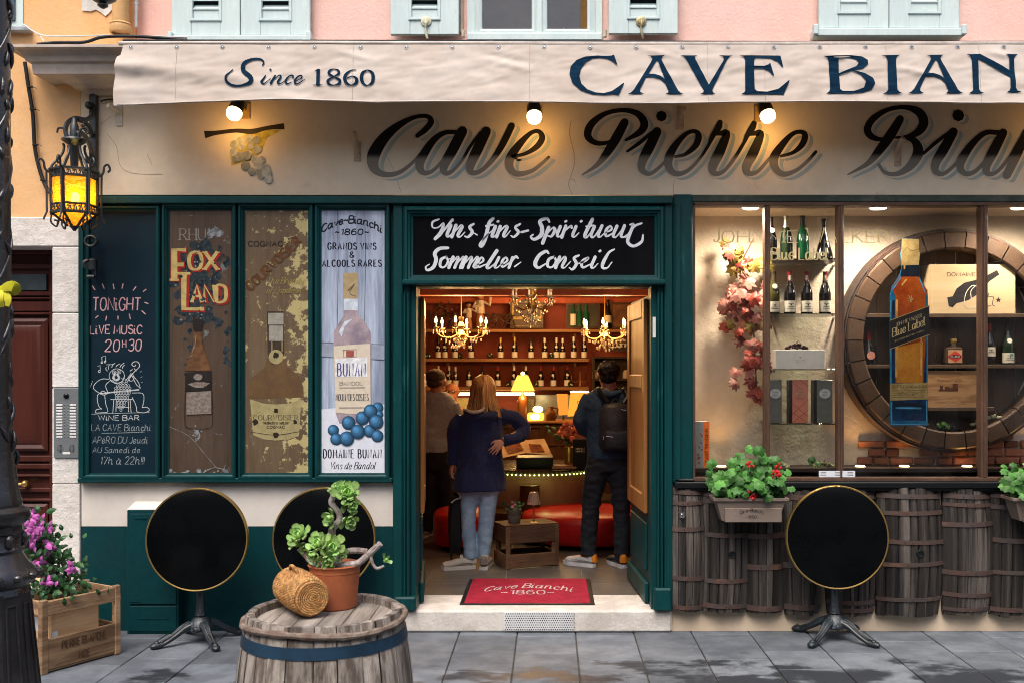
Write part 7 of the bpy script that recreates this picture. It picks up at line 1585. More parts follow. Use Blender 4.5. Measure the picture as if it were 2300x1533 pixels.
def leaf_door(label,xa,ya,xb,yb,wood,sgn):
 t=thing("door_leaf",label,"door",((xa+xb)/2,(ya+yb)/2,FLOOR));d=Vector((xb-xa,yb-ya,0));L_=d.length;ang=math.atan2(d.y,d.x)
 T=Matrix.Translation((xa,ya,0))@Matrix.Rotation(ang,4,'Z')
 m=MB();m.T=T;m.box(0,L_,-.02,.02,FLOOR+.012,Z(660),bev=.004);m.build("leaf",GREEN,t)
 m=MB();m.T=T;q=.02*sgn;m.box(.06,L_-.06,q,q+.014*sgn,FLOOR+.22,.70,bev=.004);m.box(-.005,L_+.005,q,q+.03*sgn,FLOOR+.014,FLOOR+.15,bev=.006);m.build("lower_panel",GREEN,t)
 m=MB();m.T=T;zb,zt=wood;q2=.022*sgn;h=q2+.03*sgn
 for a,b,c,e in((.02,.12,zb,zt),(L_-.12,L_-.02,zb,zt),(.12,L_-.12,zb,zb+.13),(.12,L_-.12,zt-.13,zt),(.12,L_-.12,(zb+zt)/2+.12,(zb+zt)/2+.22)):m.box(a,b,q2,h,c,e,bev=.008)
 m.box(.1,L_-.1,q2,q2+.016*sgn,zb+.1,zt-.1);m.build("wooden_shutter",DOORW,t)
 return t
t=leaf_door("green door leaf with a worn orange-brown wooden shutter, folded in next to the backpack",X(1464,.12),.12,X(1423,.92),.92,(Z(1150,.2),Z(672,.2)),1)
m=MB();pz=Z(740,-.03);m.box(X(1466,-.035),X(1473,-.035),-.036,-.03,Z(758,-.03),Z(712,-.03));m.build("strike_plate",WHITE,t)
leaf_door("green door leaf folded in at the poster side, wooden shutter seen edge on",X(936,.12),.12,X(941,.95),.95,(Z(1150,.2),Z(668,.2)),-1)
YS=7.42
def qs(a,b):return 880+a/3.262,430+b/3.262
for py,pxb,nm in((740,1428,"long upper shelf with pictures and figurines below the ceiling beam"),(805,1322,"middle wooden shelf with a row of wine bottles"),(868,1322,"lower wooden shelf with bottles, above the light strip")):
 t=thing("wall_shelf",nm,"shelf",(X(1150,YS),YS,Z(py,YS)));m=MB();m.box(RX0+.02,X(pxb,YS),YS-.14,RY1-.002,Z(py+7,YS),Z(py,YS),bev=.005);m.build("plank",SHELFW,t)
 m=MB()
 for a in(1000,1150,1290):m.box(X(a,YS),X(a,YS)+.03,RY1-.12,RY1-.002,Z(py+16,YS),Z(py+7,YS)-.001)
 m.build("support",SHELFW,t)
ORD="first second third fourth fifth sixth seventh eighth ninth tenth eleventh twelfth thirteenth".split()
g=random.Random(17);first=None
def row(xs,py,which,caps,grp):
 z=Z(py,YS);protos={}
 for k,a in enumerate(xs):
  px,_=qs(a,0);lab=f"{ORD[k]} standing bottle along the {which} bottle shelf, counted from the poster side"
  cpm=caps[k%len(caps)];loc=(X(px,YS),YS-.02+g.uniform(-.03,.03),z);zz=g.choice((.97,1.0,1.0,1.04))
  if cpm in protos:b=dup(protos[cpm],loc,rz=g.uniform(-.3,.3),label=lab,scale=zz)
  else:b=bottle(loc,lab,GLB,{'w':FOILW,'r':FOILR,'k':FOILK,'g':FOILG}[cpm],BURG,(.014,.095),grp=grp,badge=True,patch=.165,simple=True);protos[cpm]=b
row([217,340,390,465,580,797,900,1020,1120,1207,1252,1333,1410],805,"middle","kkkwwggkwwwww","bottles standing on the middle shelf")
row([238,343,420,468,565,660,778,897,983,1093,1185,1285],868,"lower","kwwwkkrwwrrr","bottles standing on the lower shelf")
lie=None
for k,(a,py,nm) in enumerate(((265,805,"lying bottle end between the first bottles of the middle shelf"),(500,805,"lying bottle end after the fourth bottle of the middle shelf"),(720,805,"lying bottle end before the gold-capped pair on the middle shelf"),(1170,805,"lying bottle end beside the white-capped pair on the middle shelf"),(855,868,"lying bottle end behind the table lamp on the lower shelf"),(1060,868,"lying bottle end before the red-capped bottles of the lower shelf"),(1310,868,"lying bottle end at the candle end of the lower shelf"))):
 px,_=qs(a,0);loc=(X(px,YS),YS-.06,Z(py,YS)+.042)
 if lie is None:
  lie=thing("lying_bottle",nm,"bottle",loc,0,"bottles lying on the wall shelves");m=MB();ax=Matrix.Rotation(rad(-90),3,'X');m.lathe([(.0,.006),(.030,.0),(.041,.004),(.041,.12),(.02,.15)],(0,0,0),14,ax=ax);m.build("glass",GLG,lie,local=True)
  m=MB();m.lathe([(.0,-.001),(.008,-.001)],(0,0,0),8,ax=ax);m.build("punt_glint",FOILG,lie,local=True)
 else:dup(lie,loc,label=nm)
def picture(label,a0,a1,b0,b1,face,y=YS-.02,frame=OAKD,cat="picture"):
 x0,z1=(lambda p:(X(p[0],y),Z(p[1],y)))(qs(a0,b0));x1,z0=(lambda p:(X(p[0],y),Z(p[1],y)))(qs(a1,b1))
 t=thing("picture",label,cat,((x0+x1)/2,y,z0));m=MB();m.frame(x0,x1,z0,z1,[(0,y+.02),(0,y-.02),(.02,y-.02),(.025,y-.008)]);m.build("frame",frame,t);m=MB();m.box(x0+.01,x1-.01,y-.006,y+.015,z0+.01,z1-.01);m.build("image",face,t,smooth=0);return t,x0,x1,z0,z1
t,x0,x1,z0,z1=picture("yellow and red landscape picture under the hanging unlit chandelier",868,1110,812,1000,mat("picture_yellow",(.50,.33,.07),.5,col2=(.10,.06,.02),scale=7,bump=0,dirt=(.3,.05,.02),dscale=4))
m=MB();m.box(x0+.03,x1-.03,YS-.0282,YS-.027,z0+.03,z0+.12);m.flat([[(x0+.05,z0+.3),(x0+.2,z0+.42),(x0+.4,z0+.3),(x0+.55,z0+.36),(x1-.04,z0+.28),(x1-.04,z0+.16),(x0+.05,z0+.16)]],lambda u,v:(u,YS-.0275,v));m.build("painted_hill",mat("picture_dark",(.06,.035,.02),.5,bump=0),t,smooth=0)
t,x0,x1,z0,z1=picture("glazed dark case with green bottles on the upper shelf",1278,1525,822,1002,mat("case_dark",(.018,.02,.012),.3,bump=0),cat="display case")
m=MB()
for a in(1330,1375,1425):px,_=qs(a,0);m.lathe([(.0,z0+.03),(.04,z0+.03),(.04,z0+.20),(.014,z0+.27),(.014,z0+.34),(.0,z0+.34)],(X(px,YS-.04),YS-.05,0),10)
m.build("bottles_inside",GLE,t)
m=MB();px,_=qs(1330,0);m.lathe([(.042,z0+.04),(.042,z0+.20)],(X(px,YS-.04),YS-.05,0),10);m.build("label",LABW,t)
picture("brown tin sign with faded lettering on the upper shelf",1600,1790,815,1003,mat("tin_brown",(.16,.07,.025),.5,col2=(.08,.03,.015),scale=9,bump=0),cat="sign")
t,x0,x1,z0,z1=picture("black plate sign with pale capitals below the upper shelf",1572,1840,1098,1170,mat("plate_black",(.012,.01,.01),.4),cat="sign");m=MB();write(m,"LEISPMA",lambda u,v:(u,YS-.0275,v),x0+.05,z0+.06,.11,width=(x1-x0)*.62,thick=.2);m.build("lettering",LABW,t,smooth=0)
px,_=qs(1583,0);bottle((X(px,YS),YS-.03,Z(741,YS)),"tall bottle with a pale label by the tin sign on the upper shelf",GLB,FOILK,[(r*1.25,z*1.4) for r,z in CHAMP],(.1,.2),simple=True)
def figurine(a,label,sc):
 px,_=qs(a,0);b=Vector((X(px,YS),YS-.04,Z(741,YS)));t=thing("figurine",label,"figurine",tuple(b));m=MB();m.lathe([(.0,0),(.06*sc,0),(.055*sc,.12*sc),(.04*sc,.22*sc),(.0,.24*sc)],tuple(b),10);m.build("base",SHELFW,t)
 m=MB();m.tube([b+Vector((0,0,.2*sc)),b+Vector((0,0,.36*sc))],[.055*sc,.045*sc],10);m.tube([b+Vector((-.05*sc,0,.34*sc)),b+Vector((-.08*sc,-.05,.28*sc)),b+Vector((.02,-.08,.3*sc))],.018*sc,6);m.tube([b+Vector((.05*sc,0,.34*sc)),b+Vector((.12*sc,-.03,.30*sc)),b+Vector((.13*sc,-.04,.40*sc))],.018*sc,6);m.build("shirt",mat("figurine_white",(.5,.42,.32),.5),t)
 m=MB();m.ball(b+Vector((0,0,.41*sc)),.045*sc);m.build("head",mat("figurine_skin",(.35,.18,.1),.5),t);m=MB();m.ball(b+Vector((0,.005,.44*sc)),(.05*sc,.05*sc,.03*sc));m.lathe([(.0,.0),(.075*sc,-.003)],tuple(b+Vector((0,0,.435*sc))),10);m.build("hat",BLACKP,t)
figurine(565,"smaller seated figurine in a white shirt on the upper shelf",.85);figurine(650,"larger figurine with a raised arm and black hat on the upper shelf",1.15)
t=thing("dried_vine","tangle of dried vine branches on the upper shelf near the picture","decoration",tuple(W(1105,741,YS-.06)));m=MB()
for k in range(14):a=W(1090+g.uniform(-8,45),738-g.uniform(0,8),YS-.06);m.tube([tuple(a),tuple(a+Vector((g.uniform(-.2,.2),-.03,g.uniform(.05,.2)))),tuple(a+Vector((g.uniform(-.3,.3),0,g.uniform(.0,.25))))],.008,5,smooth=3)
m.build("branches",OAKD,t)
t=thing("basket_plant","dark wire basket with dried flowers at the upper shelf's poster end","decoration",tuple(W(990,741,YS-.06)));m=MB();b=W(990,741,YS-.06)
for k in range(10):a=k*.63;m.tube([b+Vector((.1*math.cos(a),.06*math.sin(a),0)),b+Vector((.2*math.cos(a),.1*math.sin(a),.25))],.006,5)
m.build("wires",IRON,t);m=MB()
for k in range(60):leaf(m,b+Vector((g.gauss(0,.12),g.gauss(0,.05),.25+g.gauss(0,.07))),Vector((g.uniform(-1,1),-1,g.uniform(-1,1))),.06,g)
m.build("dried_flowers",leafmat("dried",(.12,.05,.03),(.06,.025,.015)),t,smooth=0)
CRY=mat("crystal",(.75,.62,.45),.08,bump=0,var=.05,trans=.5,spec=.8)
def chandelier(px,py,y,R_,arms,bulbs,label,lit,power):
 c=W(px,py,y);t=thing("chandelier",label,"chandelier",tuple(c),group="crystal chandeliers inside the shop")
 m=MB();m.tube([(c.x,y,c.z+.05),(c.x,y,RZ1)],.005,6);m.lathe([(.0,.16),(.03,.15),(.02,.10),(.04,.06),(.018,.02),(.05,-.03),(.03,-.08),(.0,-.10)],tuple(c),12)
 for k in range(arms):
  a=6.283*k/arms+.4;d=Vector((math.cos(a),math.sin(a),0))
  m.tube([c,c+d*R_*.4+Vector((0,0,-.06)),c+d*R_*.8+Vector((0,0,-.05)),c+d*R_+Vector((0,0,.0)),c+d*R_+Vector((0,0,.04))],.006,6,smooth=4)
 m.build("frame",BRASS,t)
 m=MB();q=random.Random(int(px))
 for k in range(arms):
  a=6.283*k/arms+.4;p=c+Vector((math.cos(a),math.sin(a),0))*R_
  m.lathe([(.012,.03),(.035,.045),(.03,.035),(.0,.02)],tuple(p),10)
  for s in range(5):m.ball(p+Vector((.034*math.cos(s*1.26),.034*math.sin(s*1.26),.005-.022*(s%2))),(.007,.007,.014),5,4)
  for s in range(5):f=s/5;m.ball(c+(p-c)*f+Vector((0,0,-.05-.05*math.sin(f*3.1)-(.06 if s==2 else 0))),(.008,.008,.016),5,4)
 for k in range(26):a=q.uniform(0,6.28);r=R_*q.uniform(0,.55);m.ball(c+Vector((r*math.cos(a),r*math.sin(a),-.06-q.random()*.16*(1-r/R_))),(.010,.010,q.uniform(.012,.028)),6,4)
 m.build("crystals",CRY,t)
 m=MB();b2=MB()
 for k in range(arms):
  a=6.283*k/arms+.4;p=c+Vector((math.cos(a),math.sin(a),0))*R_;m.tube([p+Vector((0,0,.04)),p+Vector((0,0,.085))],.010,8);b2.lathe([(.008,.085),(.0135,.102),(.012,.122),(.003,.15),(.0,.152)],tuple(p),8)
 m.build("candle_sleeves",LABW,t);b2.build("candle_bulbs",GLOWW if lit else CRY,t)
 if lit:lamp("chandelier_light",'POINT',(c.x,y,c.z+.12),power,(1,.56,.20),t,.22)
chandelier(1036,745,3.5,.27,6,6,"lit crystal chandelier above the grey-sweater man",True,60)
chandelier(1358,748,3.9,.24,6,5,"lit crystal chandelier above the dark-haired man",True,60)
chandelier(1195,678,1.7,.175,6,6,"unlit crystal chandelier hanging at the top middle of the doorway",False,0)
t=thing("bar_counter","dark wooden bar counter with panelled front behind the customers","counter",(X(1270,5.2),5.2,FLOOR));yb2=5.1
m=MB();m.box(X(1098,yb2),RX1-.05,yb2,yb2+.5,Z(950,yb2),Z(944,yb2),bev=.006);m.build("top",SHELFW,t)
m=MB();m.box(X(1102,yb2),RX1-.1,yb2+.04,yb2+.46,FLOOR,Z(950,yb2)-.001)
for k in range(8):a=X(1115+k*36,yb2);m.frame(a,a+.15,Z(1000,yb2),Z(958,yb2),[(0,yb2+.04),(0,yb2+.02),(.012,yb2+.02),(.018,yb2+.038)])
m.build("front",OAKD,t)
t=thing("back_counter","lit back counter with mirror panel under the lower shelf","counter",(X(1130,7.2),7.2,FLOOR));m=MB();m.box(RX0+.05,RX1-.1,7.0,RY1-.01,FLOOR,Z(975,7.1),bev=.004);m.build("cabinet",OAKD,t)
m=MB();m.box(X(990,7.6),X(1095,7.6),7.62,7.69,Z(975,7.6),Z(893,7.6));m.build("tile_panel",mat("amber_tiles",(.45,.33,.16),.3,col2=(.35,.24,.1),scale=3),t)
m=MB();m.box(X(1203,7.6),X(1330,7.6),7.60,7.69,Z(965,7.6),Z(886,7.6));m.build("mirror",mat("mirror_grey",(.52,.56,.58),.15,metal=.6,bump=0),t)
m=MB();m.flat([[(1207,962),(1212,930),(1222,918),(1232,925),(1238,945),(1236,962)]],lambda u,v:(X(u,7.59),7.595,Z(v,7.59)));m.build("mirror_photo",mat("photo_grey",(.12,.13,.14),.5,col2=(.4,.42,.44),scale=14,bump=0),t,smooth=0)
t=thing("light_strip","glowing warm light strip under the lower shelf","light",tuple(W(1150,884,7.3)));m=MB();m.box(X(985,7.3),X(1200,7.3),7.28,7.32,Z(886,7.3),Z(881,7.3));m.build("tube",glow("strip_glow",(1,.78,.35),14),t)
t=thing("framed_menu","dark framed print on the bar behind the lamp","picture",tuple(W(1195,944,5.35)));m=MB();m.box(X(1180,5.35),X(1203,5.35),5.35,5.37,Z(944,5.35),Z(888,5.35),bev=.003);m.build("board",DARKW,t);m=MB();m.box(X(1184,5.35),X(1199,5.35),5.345,5.349,Z(935,5.35),Z(896,5.35));m.build("print",mat("print_olive",(.12,.11,.06),.5,col2=(.05,.045,.03),scale=20,bump=0),t)
yl2=5.2;t=thing("table_lamp","table lamp with glowing yellow pleated shade and dark amber body","lamp",tuple(W(1175,945,yl2)));c=W(1174,0,yl2)
m=MB();m.lathe([(S(12,yl2),Z(842,yl2)),(S(27,yl2),Z(877,yl2))],(c.x,yl2,0),32);m.build("lamp_shade",glow("shade_glow",(1,.52,.06),1.5),t)
m=MB();m.lathe([(.0,Z(945,yl2)),(.06,Z(945,yl2)),(.07,Z(938,yl2)),(.062,Z(932,yl2)),(.066,Z(900,yl2)),(.058,Z(892,yl2)),(.03,Z(886,yl2)),(.012,Z(882,yl2)),(.012,Z(850,yl2))],(c.x,yl2,0),18);m.build("body",mat("amber_body",(.10,.035,.01),.2,bump=0),t);m=MB();m.ball((c.x,yl2,Z(838,yl2)),.022);m.build("bulb",GLOWW,t)
lamp("table_lamp_light",'POINT',(c.x,yl2-.02,Z(838,yl2)+.06),10,(1,.55,.18),t,.05)
lamp("table_lamp_downlight",'POINT',(c.x,yl2-.1,Z(882,yl2)),8,(1,.55,.18),t,.05)
t=thing("jar_lamp","glowing glass jar lamp lying on the bar with dark lettering","lamp",tuple(W(1206,945,5.12)));m=MB();yj=5.13;m.box(X(1184,yj),X(1222,yj),yj,yj+.12,Z(944,yj),Z(926,yj),bev=.02);m.build("jar",glow("jar_glow",(1,.46,.05),1.6),t);m=MB();m.ball(W(1202,935,yj-.001),(.06,.006,.035));m.build("filament_glow",glow("jar_core",(1,.75,.3),9),t)
m=MB();write(m,"COMBO",lambda u,v:(X(u,yj-.01),yj-.012,Z(v,yj-.01)),1194,938,-6,width=20,thick=-.2);m.build("lettering",OAKD,t,smooth=0)
m=MB();m.ball(W(1208,918,yj),(.06,.04,.04));tag(m.build("small_glow_lamp",glow("jar_core",(1,.75,.3),9)),"small round glowing lamp behind the jar lamp","lamp")
t=thing("brown_jug","round dark brown jug on the bar beside the jar lamp","jug",tuple(W(1238,945,5.2)));m=MB();b=W(1237,945,5.2);m.lathe([(.0,0),(.05,0),(.075,.05),(.07,.10),(.03,.14),(.03,.17),(.036,.175),(.0,.175)],tuple(b),16);m.build("body",mat("amber_body",(.10,.035,.01),.2),t);m=MB();m.tube([b+Vector((.03,0,.16)),b+Vector((.085,0,.15)),b+Vector((.075,0,.09))],.008,6,smooth=3);m.build("handle",mat("amber_body",(.1,.035,.01)),t)
for k,(a,b_,c_,d_,s,lab) in enumerate(((1275,1330,880,934,9,"larger glowing orange box shade with small lettering"),(1255,1276,884,932,-6,"smaller glowing orange box shade next to the larger one"))):
 yy=5.2+.06*k;t=thing("box_lamp",lab,"lamp",tuple(W((a+b_)/2,d_,yy)));m=MB();m.prism([(a,d_),(b_,d_-2),(b_+s*.2,c_),(a+s*.8,c_)],lambda u,v,w:(X(u,yy),yy+w,Z(v,yy)),.12);m.build("shade",glow("box_glow",(1,.33,.035),.95 if not k else .7) if not k else glow("box_glow_dim",(1,.33,.04),.7),t,smooth=0)
 if not k:m=MB();write(m,"DI",lambda u,v:(X(u,yy),yy-.002,Z(v,yy)),1297,906,-6,width=9,thick=-.15);m.build("lettering",OAKD,t,smooth=0);m=MB();m.box(X(1282,yy),X(1322,yy),yy+.04,yy+.08,Z(880,yy),Z(878,yy)+.004);m.build("light_edge",GLOWW,t)
 m=MB();q=W((a+b_)/2,d_,yy+.06);m.tube([tuple(q),(q.x,q.y,Z(944,yb2))],.012,6);m.build("stand",OAKD,t)
t=thing("round_counter","low round wooden counter with a black top, circled by string lights","counter",tuple(W(1200,1125,3.2)));yr2=3.55;cR2=.62;c=W(1205,1045,yr2);zt5=Z(1047,yr2-.2)
m=MB();m.lathe([(.0,zt5),(cR2+.02,zt5),(cR2+.03,zt5-.012),(cR2+.02,zt5-.03),(.0,zt5-.03)],(c.x,yr2,0),48);m.box(c.x+.3,RX1-.2,yr2-.25,yr2+.5,zt5-.028,zt5-.001);m.build("top",mat("counter_top",(.02,.012,.008),.25),t)
m=MB();m.lathe([(cR2-.05,.42),(cR2-.04,zt5-.03)],(c.x,yr2,0),48);m.build("curved_front",mat("counter_front",(.30,.16,.10),.6,col2=(.22,.11,.07),scale=3,stretch=(1,1,.2),bump=.2),t)
m=MB();m.lathe([(.0,.42),(cR2+.35,.42),(cR2+.35,.36),(cR2+.1,.36),(cR2+.1,FLOOR),(.0,FLOOR)],(c.x,yr2,0),40);m.build("platform",OAKD,t)
m=MB();b=W(1190,1122,yr2-cR2-.06);m.lathe([(.0,.42),(.10,.42),(.10,.43),(.095,.66),(.1,.67),(.0,.67)],(b.x,yr2-cR2-.12,0),14);m.build("wooden_stump",OAKD,t)
m=MB()
for k in range(34):a=rad(205+k*4.0);m.ball((c.x+(cR2+.03)*math.cos(a),yr2+(cR2+.03)*math.sin(a),zt5-.04),.0065,6,4)
o=mb_=m.build("string_lights",glow("led_green",(.75,.95,.25),7));tag(o,"string of small greenish lights round the edge of the round counter","string lights")
lamp("string_light_glow",'POINT',(c.x,yr2-cR2-.18,zt5-.1),1.2,(.8,.9,.3),o,.1)
t=thing("open_book","open picture book on a dark stand on the round counter","book",tuple(W(1187,1040,3.2)));y_=3.15;m=MB()
fb2= lambda u,v,d=0:(X(u,y_),y_+(1035-v)*.006+d,Z(v,y_))
m.poly([fb2(1128,1028),fb2(1180,1018),fb2(1168,992),fb2(1120,1000)]);m.poly([fb2(1180,1018),fb2(1240,1022),fb2(1222,988),fb2(1168,992)]);m.build("pages",mat("book_page",(.50,.34,.19),.6,bump=0),t,smooth=0)
m=MB();m.poly([fb2(1140,1020,-.01),fb2(1176,1012,-.01),fb2(1165,996,-.01),fb2(1130,1004,-.01)]);m.poly([fb2(1192,1015,-.01),fb2(1224,1016,-.01),fb2(1214,1000,-.01),fb2(1186,999,-.01)]);m.build("printed_picture",mat("book_picture",(.25,.07,.02),.4,col2=(.08,.025,.01),scale=20,bump=0),t,smooth=0)
m=MB();m.box(X(1160,y_),X(1242,y_),y_-.03,y_+.3,zt5+.001,Z(1026,y_),bev=.005);m.build("stand",BLACKP,t)
for k,(px,lab) in enumerate(((1266,"closed brown book lying flat on the round counter"),)):
 t=thing("closed_book",lab,"book",tuple(W(px,1045,3.2)));b=W(px,1042,3.2);m=MB();m.box(b.x-.12,b.x+.13,3.1,3.3,zt5+.001,zt5+.03,bev=.004);m.build("cover",mat("book_cover",(.12,.045,.015),.5),t);m=MB();m.box(b.x-.115,b.x+.125,3.096,3.2,zt5+.006,zt5+.025);m.build("page_block",mat("book_page",(.5,.34,.19)),t)
yv=3.35;t=thing("flower_vase","gold vase of orange and pink roses on the round counter","flowers",tuple(W(1280,1045,yv)));b=W(1280,1042,yv);b.z=zt5;m=MB();m.lathe([(.0,.001),(.05,.001),(.06,.05),(.045,.13),(.06,.2),(.055,.2),(.0,.1)],tuple(b),16);m.build("vase",BRASS,t);m=MB();fm=MB()
for px,py,r in((1268,966,.05),(1285,972,.055),(1310,975,.06),(1320,972,.05),(1276,958,.04),(1298,962,.035)):
 q=W(px,py,yv-.05)
 for k in range(16):leaf(m,q+Vector((g.gauss(0,r*.4),g.gauss(0,r*.4),g.gauss(0,r*.4))),Vector((g.uniform(-1,1),-1,g.uniform(-.5,1))),r*1.1,g,'round',.8)
for k in range(40):leaf(fm,W(1265+g.gauss(8,20),972+g.gauss(4,9),yv),Vector((g.uniform(-1,1),-1,g.uniform(-.5,1))),.06,g)
m.build("roses",leafmat("rose_petal",(.62,.17,.08),(.5,.12,.09),.5,.3),t,smooth=0);fm.build("leaves",LEAFG,t,smooth=0)
t=thing("gift_bag","black gift bag with small white lettering beside the roses","bag",tuple(W(1303,1044,3.15)));m=MB();m.box(X(1287,3.1),X(1330,3.1),3.1,3.22,zt5+.001,Z(985,3.1),bev=.004);m.build("body",BLACKP,t);m=MB()
for k in range(2):write(m,"MAISON DE LA",lambda u,v:(X(u,3.1),3.098,Z(v,3.1)),1293,1008+k*6,-3.5,width=20,thick=-.15)
m.build("lettering",LABW,t,smooth=0)
REDL=mat("red_leather",(.42,.012,.010),.35,bump=.1,bscale=30,var=.08)
def bench(label,cx_,cy2,rx,ry,z0,z1,a0,a1):
 t=thing("bench",label,"bench",(cx_,cy2,FLOOR));m=MB();P=[(cx_+rx*math.cos(rad(a0+(a1-a0)*k/40)),cy2+ry*math.sin(rad(a0+(a1-a0)*k/40))) for k in range(41)]
 P=P+[(cx_,cy2+ry*.2)] if a1-a0<300 else P[:-1]
 rows=[[m.vert((cx_+(x-cx_)*s,cy2+(y-cy2)*s,z)) for x,y in P] for s,z in((.97,z0),(1.0,z0+.03),(1.0,z1-.06),(.97,z1-.02),(.90,z1),(.5,z1+.02),(.1,z1+.02))]
 for A_,B_ in zip(rows,rows[1:]):
  for k in range(len(P)):m.face([A_[k],A_[(k+1)%len(P)],B_[(k+1)%len(P)],B_[k]])
 m.face(rows[-1]);m.build("seat",REDL,t,smooth=50);m=MB();m.lathe([(.0,FLOOR),(min(rx,ry)*.75,FLOOR),(min(rx,ry)*.75,z0)],(cx_,cy2,0),24);m.build("plinth",BLACKP,t)
bench("red leather bench in front of the dark-haired man's legs",X(1330,2.5),2.62,.66,.55,Z(1226,2.1),Z(1162,2.1),0,360)
bench("red leather bench behind the woman's umbrella",X(1030,2.35),2.45,.24,.4,Z(1226,2.1),Z(1156,2.1),0,360)
CR2=mat("old_crate_wood",(.16,.085,.045),.7,col2=(.09,.045,.025),scale=5,stretch=(.25,1,2.5),bump=.6,var=.25,tint=.35,dirt=(.24,.16,.10),dscale=4,dthr=(.6,.8))
f0=W(1137,1278,1.32);f0.z=FLOOR;f1=W(1254,1258,1.50);f1.z=FLOOR;d=f1-f0;wq=d.length;aq=math.atan2(d.y,d.x);hq=S(97,1.4);dq=.30
t=thing("side_crate","old dark wooden crate turned over as a low table behind the woman's heels","crate",tuple(f0),aq);m=MB()
for z0_,z1_ in((0.005,hq*.33),(hq*.58,hq*.98)):cbx(m,0,wq,0,.014,z0_,z1_);cbx(m,0,wq,dq-.014,dq,z0_,z1_);cbx(m,0,.014,.015,dq-.015,z0_,z1_);cbx(m,wq-.014,wq,.015,dq-.015,z0_,z1_)
for k in range(3):cbx(m,-.005,wq+.005,dq*k/3+.002,dq*(k+1)/3-.003,hq*.982,hq)
m.build("boards",CR2,t,local=True);m=MB()
for a,b in((.014,.015),(wq-.05,.015),(.014,dq-.05),(wq-.05,dq-.05)):cbx(m,a,a+.036,b,b+.034,0,hq*.98)
cbx(m,-.004,.03,-.012,-.001,0,hq*.98);cbx(m,wq-.03,wq+.003,-.012,-.001,0,hq*.98);m.build("corner_posts",CR2,t,local=True)
zc=FLOOR+hq
t=thing("flowerpot","dark grey ribbed pot with a pink flower on the low crate","pot",(X(1155,1.5),1.5,zc));b=Vector((X(1155,1.5),1.5,zc));m=MB();m.lathe([(.0,0),(.048,0),(.056,.06),(.054,.065),(.058,.075),(.062,.10),(.062,.115),(.055,.115),(.05,.09),(.0,.09)],tuple(b),20);m.build("pot",mat("grey_pot",(.10,.085,.065),.7,bump=.2),t)
m=MB();fm=MB()
for k in range(26):leaf(fm,b+Vector((g.gauss(0,.025),g.gauss(0,.02),.125+g.random()*.03)),Vector((g.uniform(-1,1),-1,g.uniform(0,1))),.04,g)
for px,py,n in((1152,1132,22),(1158,1142,12)):
 q=W(px,py,1.5);fm.tube([tuple(b+Vector((0,0,.1))),tuple(q)],.003,4)
 for k in range(n):a=k*6.283/n;leaf(m,q,Vector((math.cos(a),-.9,math.sin(a))),.04,g,'long',.1)
m.build("petals",leafmat("pink_petal",(.65,.28,.27),(.55,.2,.2)),t,smooth=0);fm.build("leaves",LEAFG,t,smooth=0)
t=thing("small_lamp","small clear fluted glass lamp on a thin brass stem, on the low crate","lamp",(X(1199,1.5),1.5,zc));b=(X(1199,1.5),1.5,zc);m=MB();m.lathe([(.0,.0),(.036,.0),(.034,.006),(.008,.012),(.006,.02),(.005,.17),(.0,.17)],b,16);m.build("stem",BRASS,t);m=MB()
k_=18;P=[[m.vert((b[0]+(r+.003*(q%2))*math.cos(q*math.pi/k_),b[1]+(r+.003*(q%2))*math.sin(q*math.pi/k_),zc+z)) for q in range(2*k_)] for r,z in((.056,.155),(.046,.20),(.038,.235),(.033,.255),(.0,.256))]
for A_,B_ in zip(P,P[1:]):
 for q in range(2*k_):m.face([A_[q],A_[(q+1)%(2*k_)],B_[(q+1)%(2*k_)],B_[q]])
m.build("lamp_shade",mat("fluted_glass",(.62,.50,.38),.12,bump=0,trans=.6),t,smooth=0)
t=thing("candelabra","thin brass candelabra at the end of the lower shelf","candelabra",tuple(W(1303,868,YS)));b=W(1303,868,YS-.03);m=MB();m.lathe([(.0,0),(.05,0),(.01,.02),(.008,.2),(.014,.22),(.0,.22)],tuple(b),10)
for s in(-1,1):m.tube([b+Vector((0,0,.1)),b+Vector((s*.06,0,.07)),b+Vector((s*.12,0,.10)),b+Vector((s*.12,0,.17))],.005,5,smooth=3)
m.build("stand",BRASS,t)
t=thing("dark_shelf_unit","dark shelf unit with jars beside the dark-haired man's head","shelf",tuple(W(1380,950,6.6)));m=MB();y_=6.7;m.box(X(1332,y_),RX1-.05,y_+.3,y_+.35,FLOOR,Z(800,y_));m.box(X(1332,y_),X(1336,y_),y_,y_+.3,FLOOR,Z(800,y_))
for py in(800,850,905,960):m.box(X(1336,y_),RX1-.05,y_,y_+.3,Z(py+4,y_),Z(py,y_))
m.build("carcass",DARKW,t);m=MB()
for px in(1340,1352,1408,1420):m.lathe([(.0,Z(849,y_)),(.05,Z(849,y_)),(.05,Z(836,y_)),(.03,Z(830,y_)),(.0,Z(830,y_))],(X(px,y_),y_+.1,0),10)
m.build("jars",CRY,t)
lamp("shop_ceiling_light",'POINT',(-.2,6.4,2.75),55,(1,.58,.24),COL.objects["light_strip"],.3)
t=thing("ceiling_light","brass ceiling spotlight just inside the doorway, hidden by the transom","lamp",(.15,1.0,2.9));m=MB();m.lathe([(.0,2.999),(.06,2.999),(.07,2.93),(.05,2.925),(.0,2.94)],(.15,1.0,0),16);m.build("housing",BRASS,t)
lamp("entrance_light",'POINT',(.15,1.0,2.85),34,(1,.68,.38),t,.06)
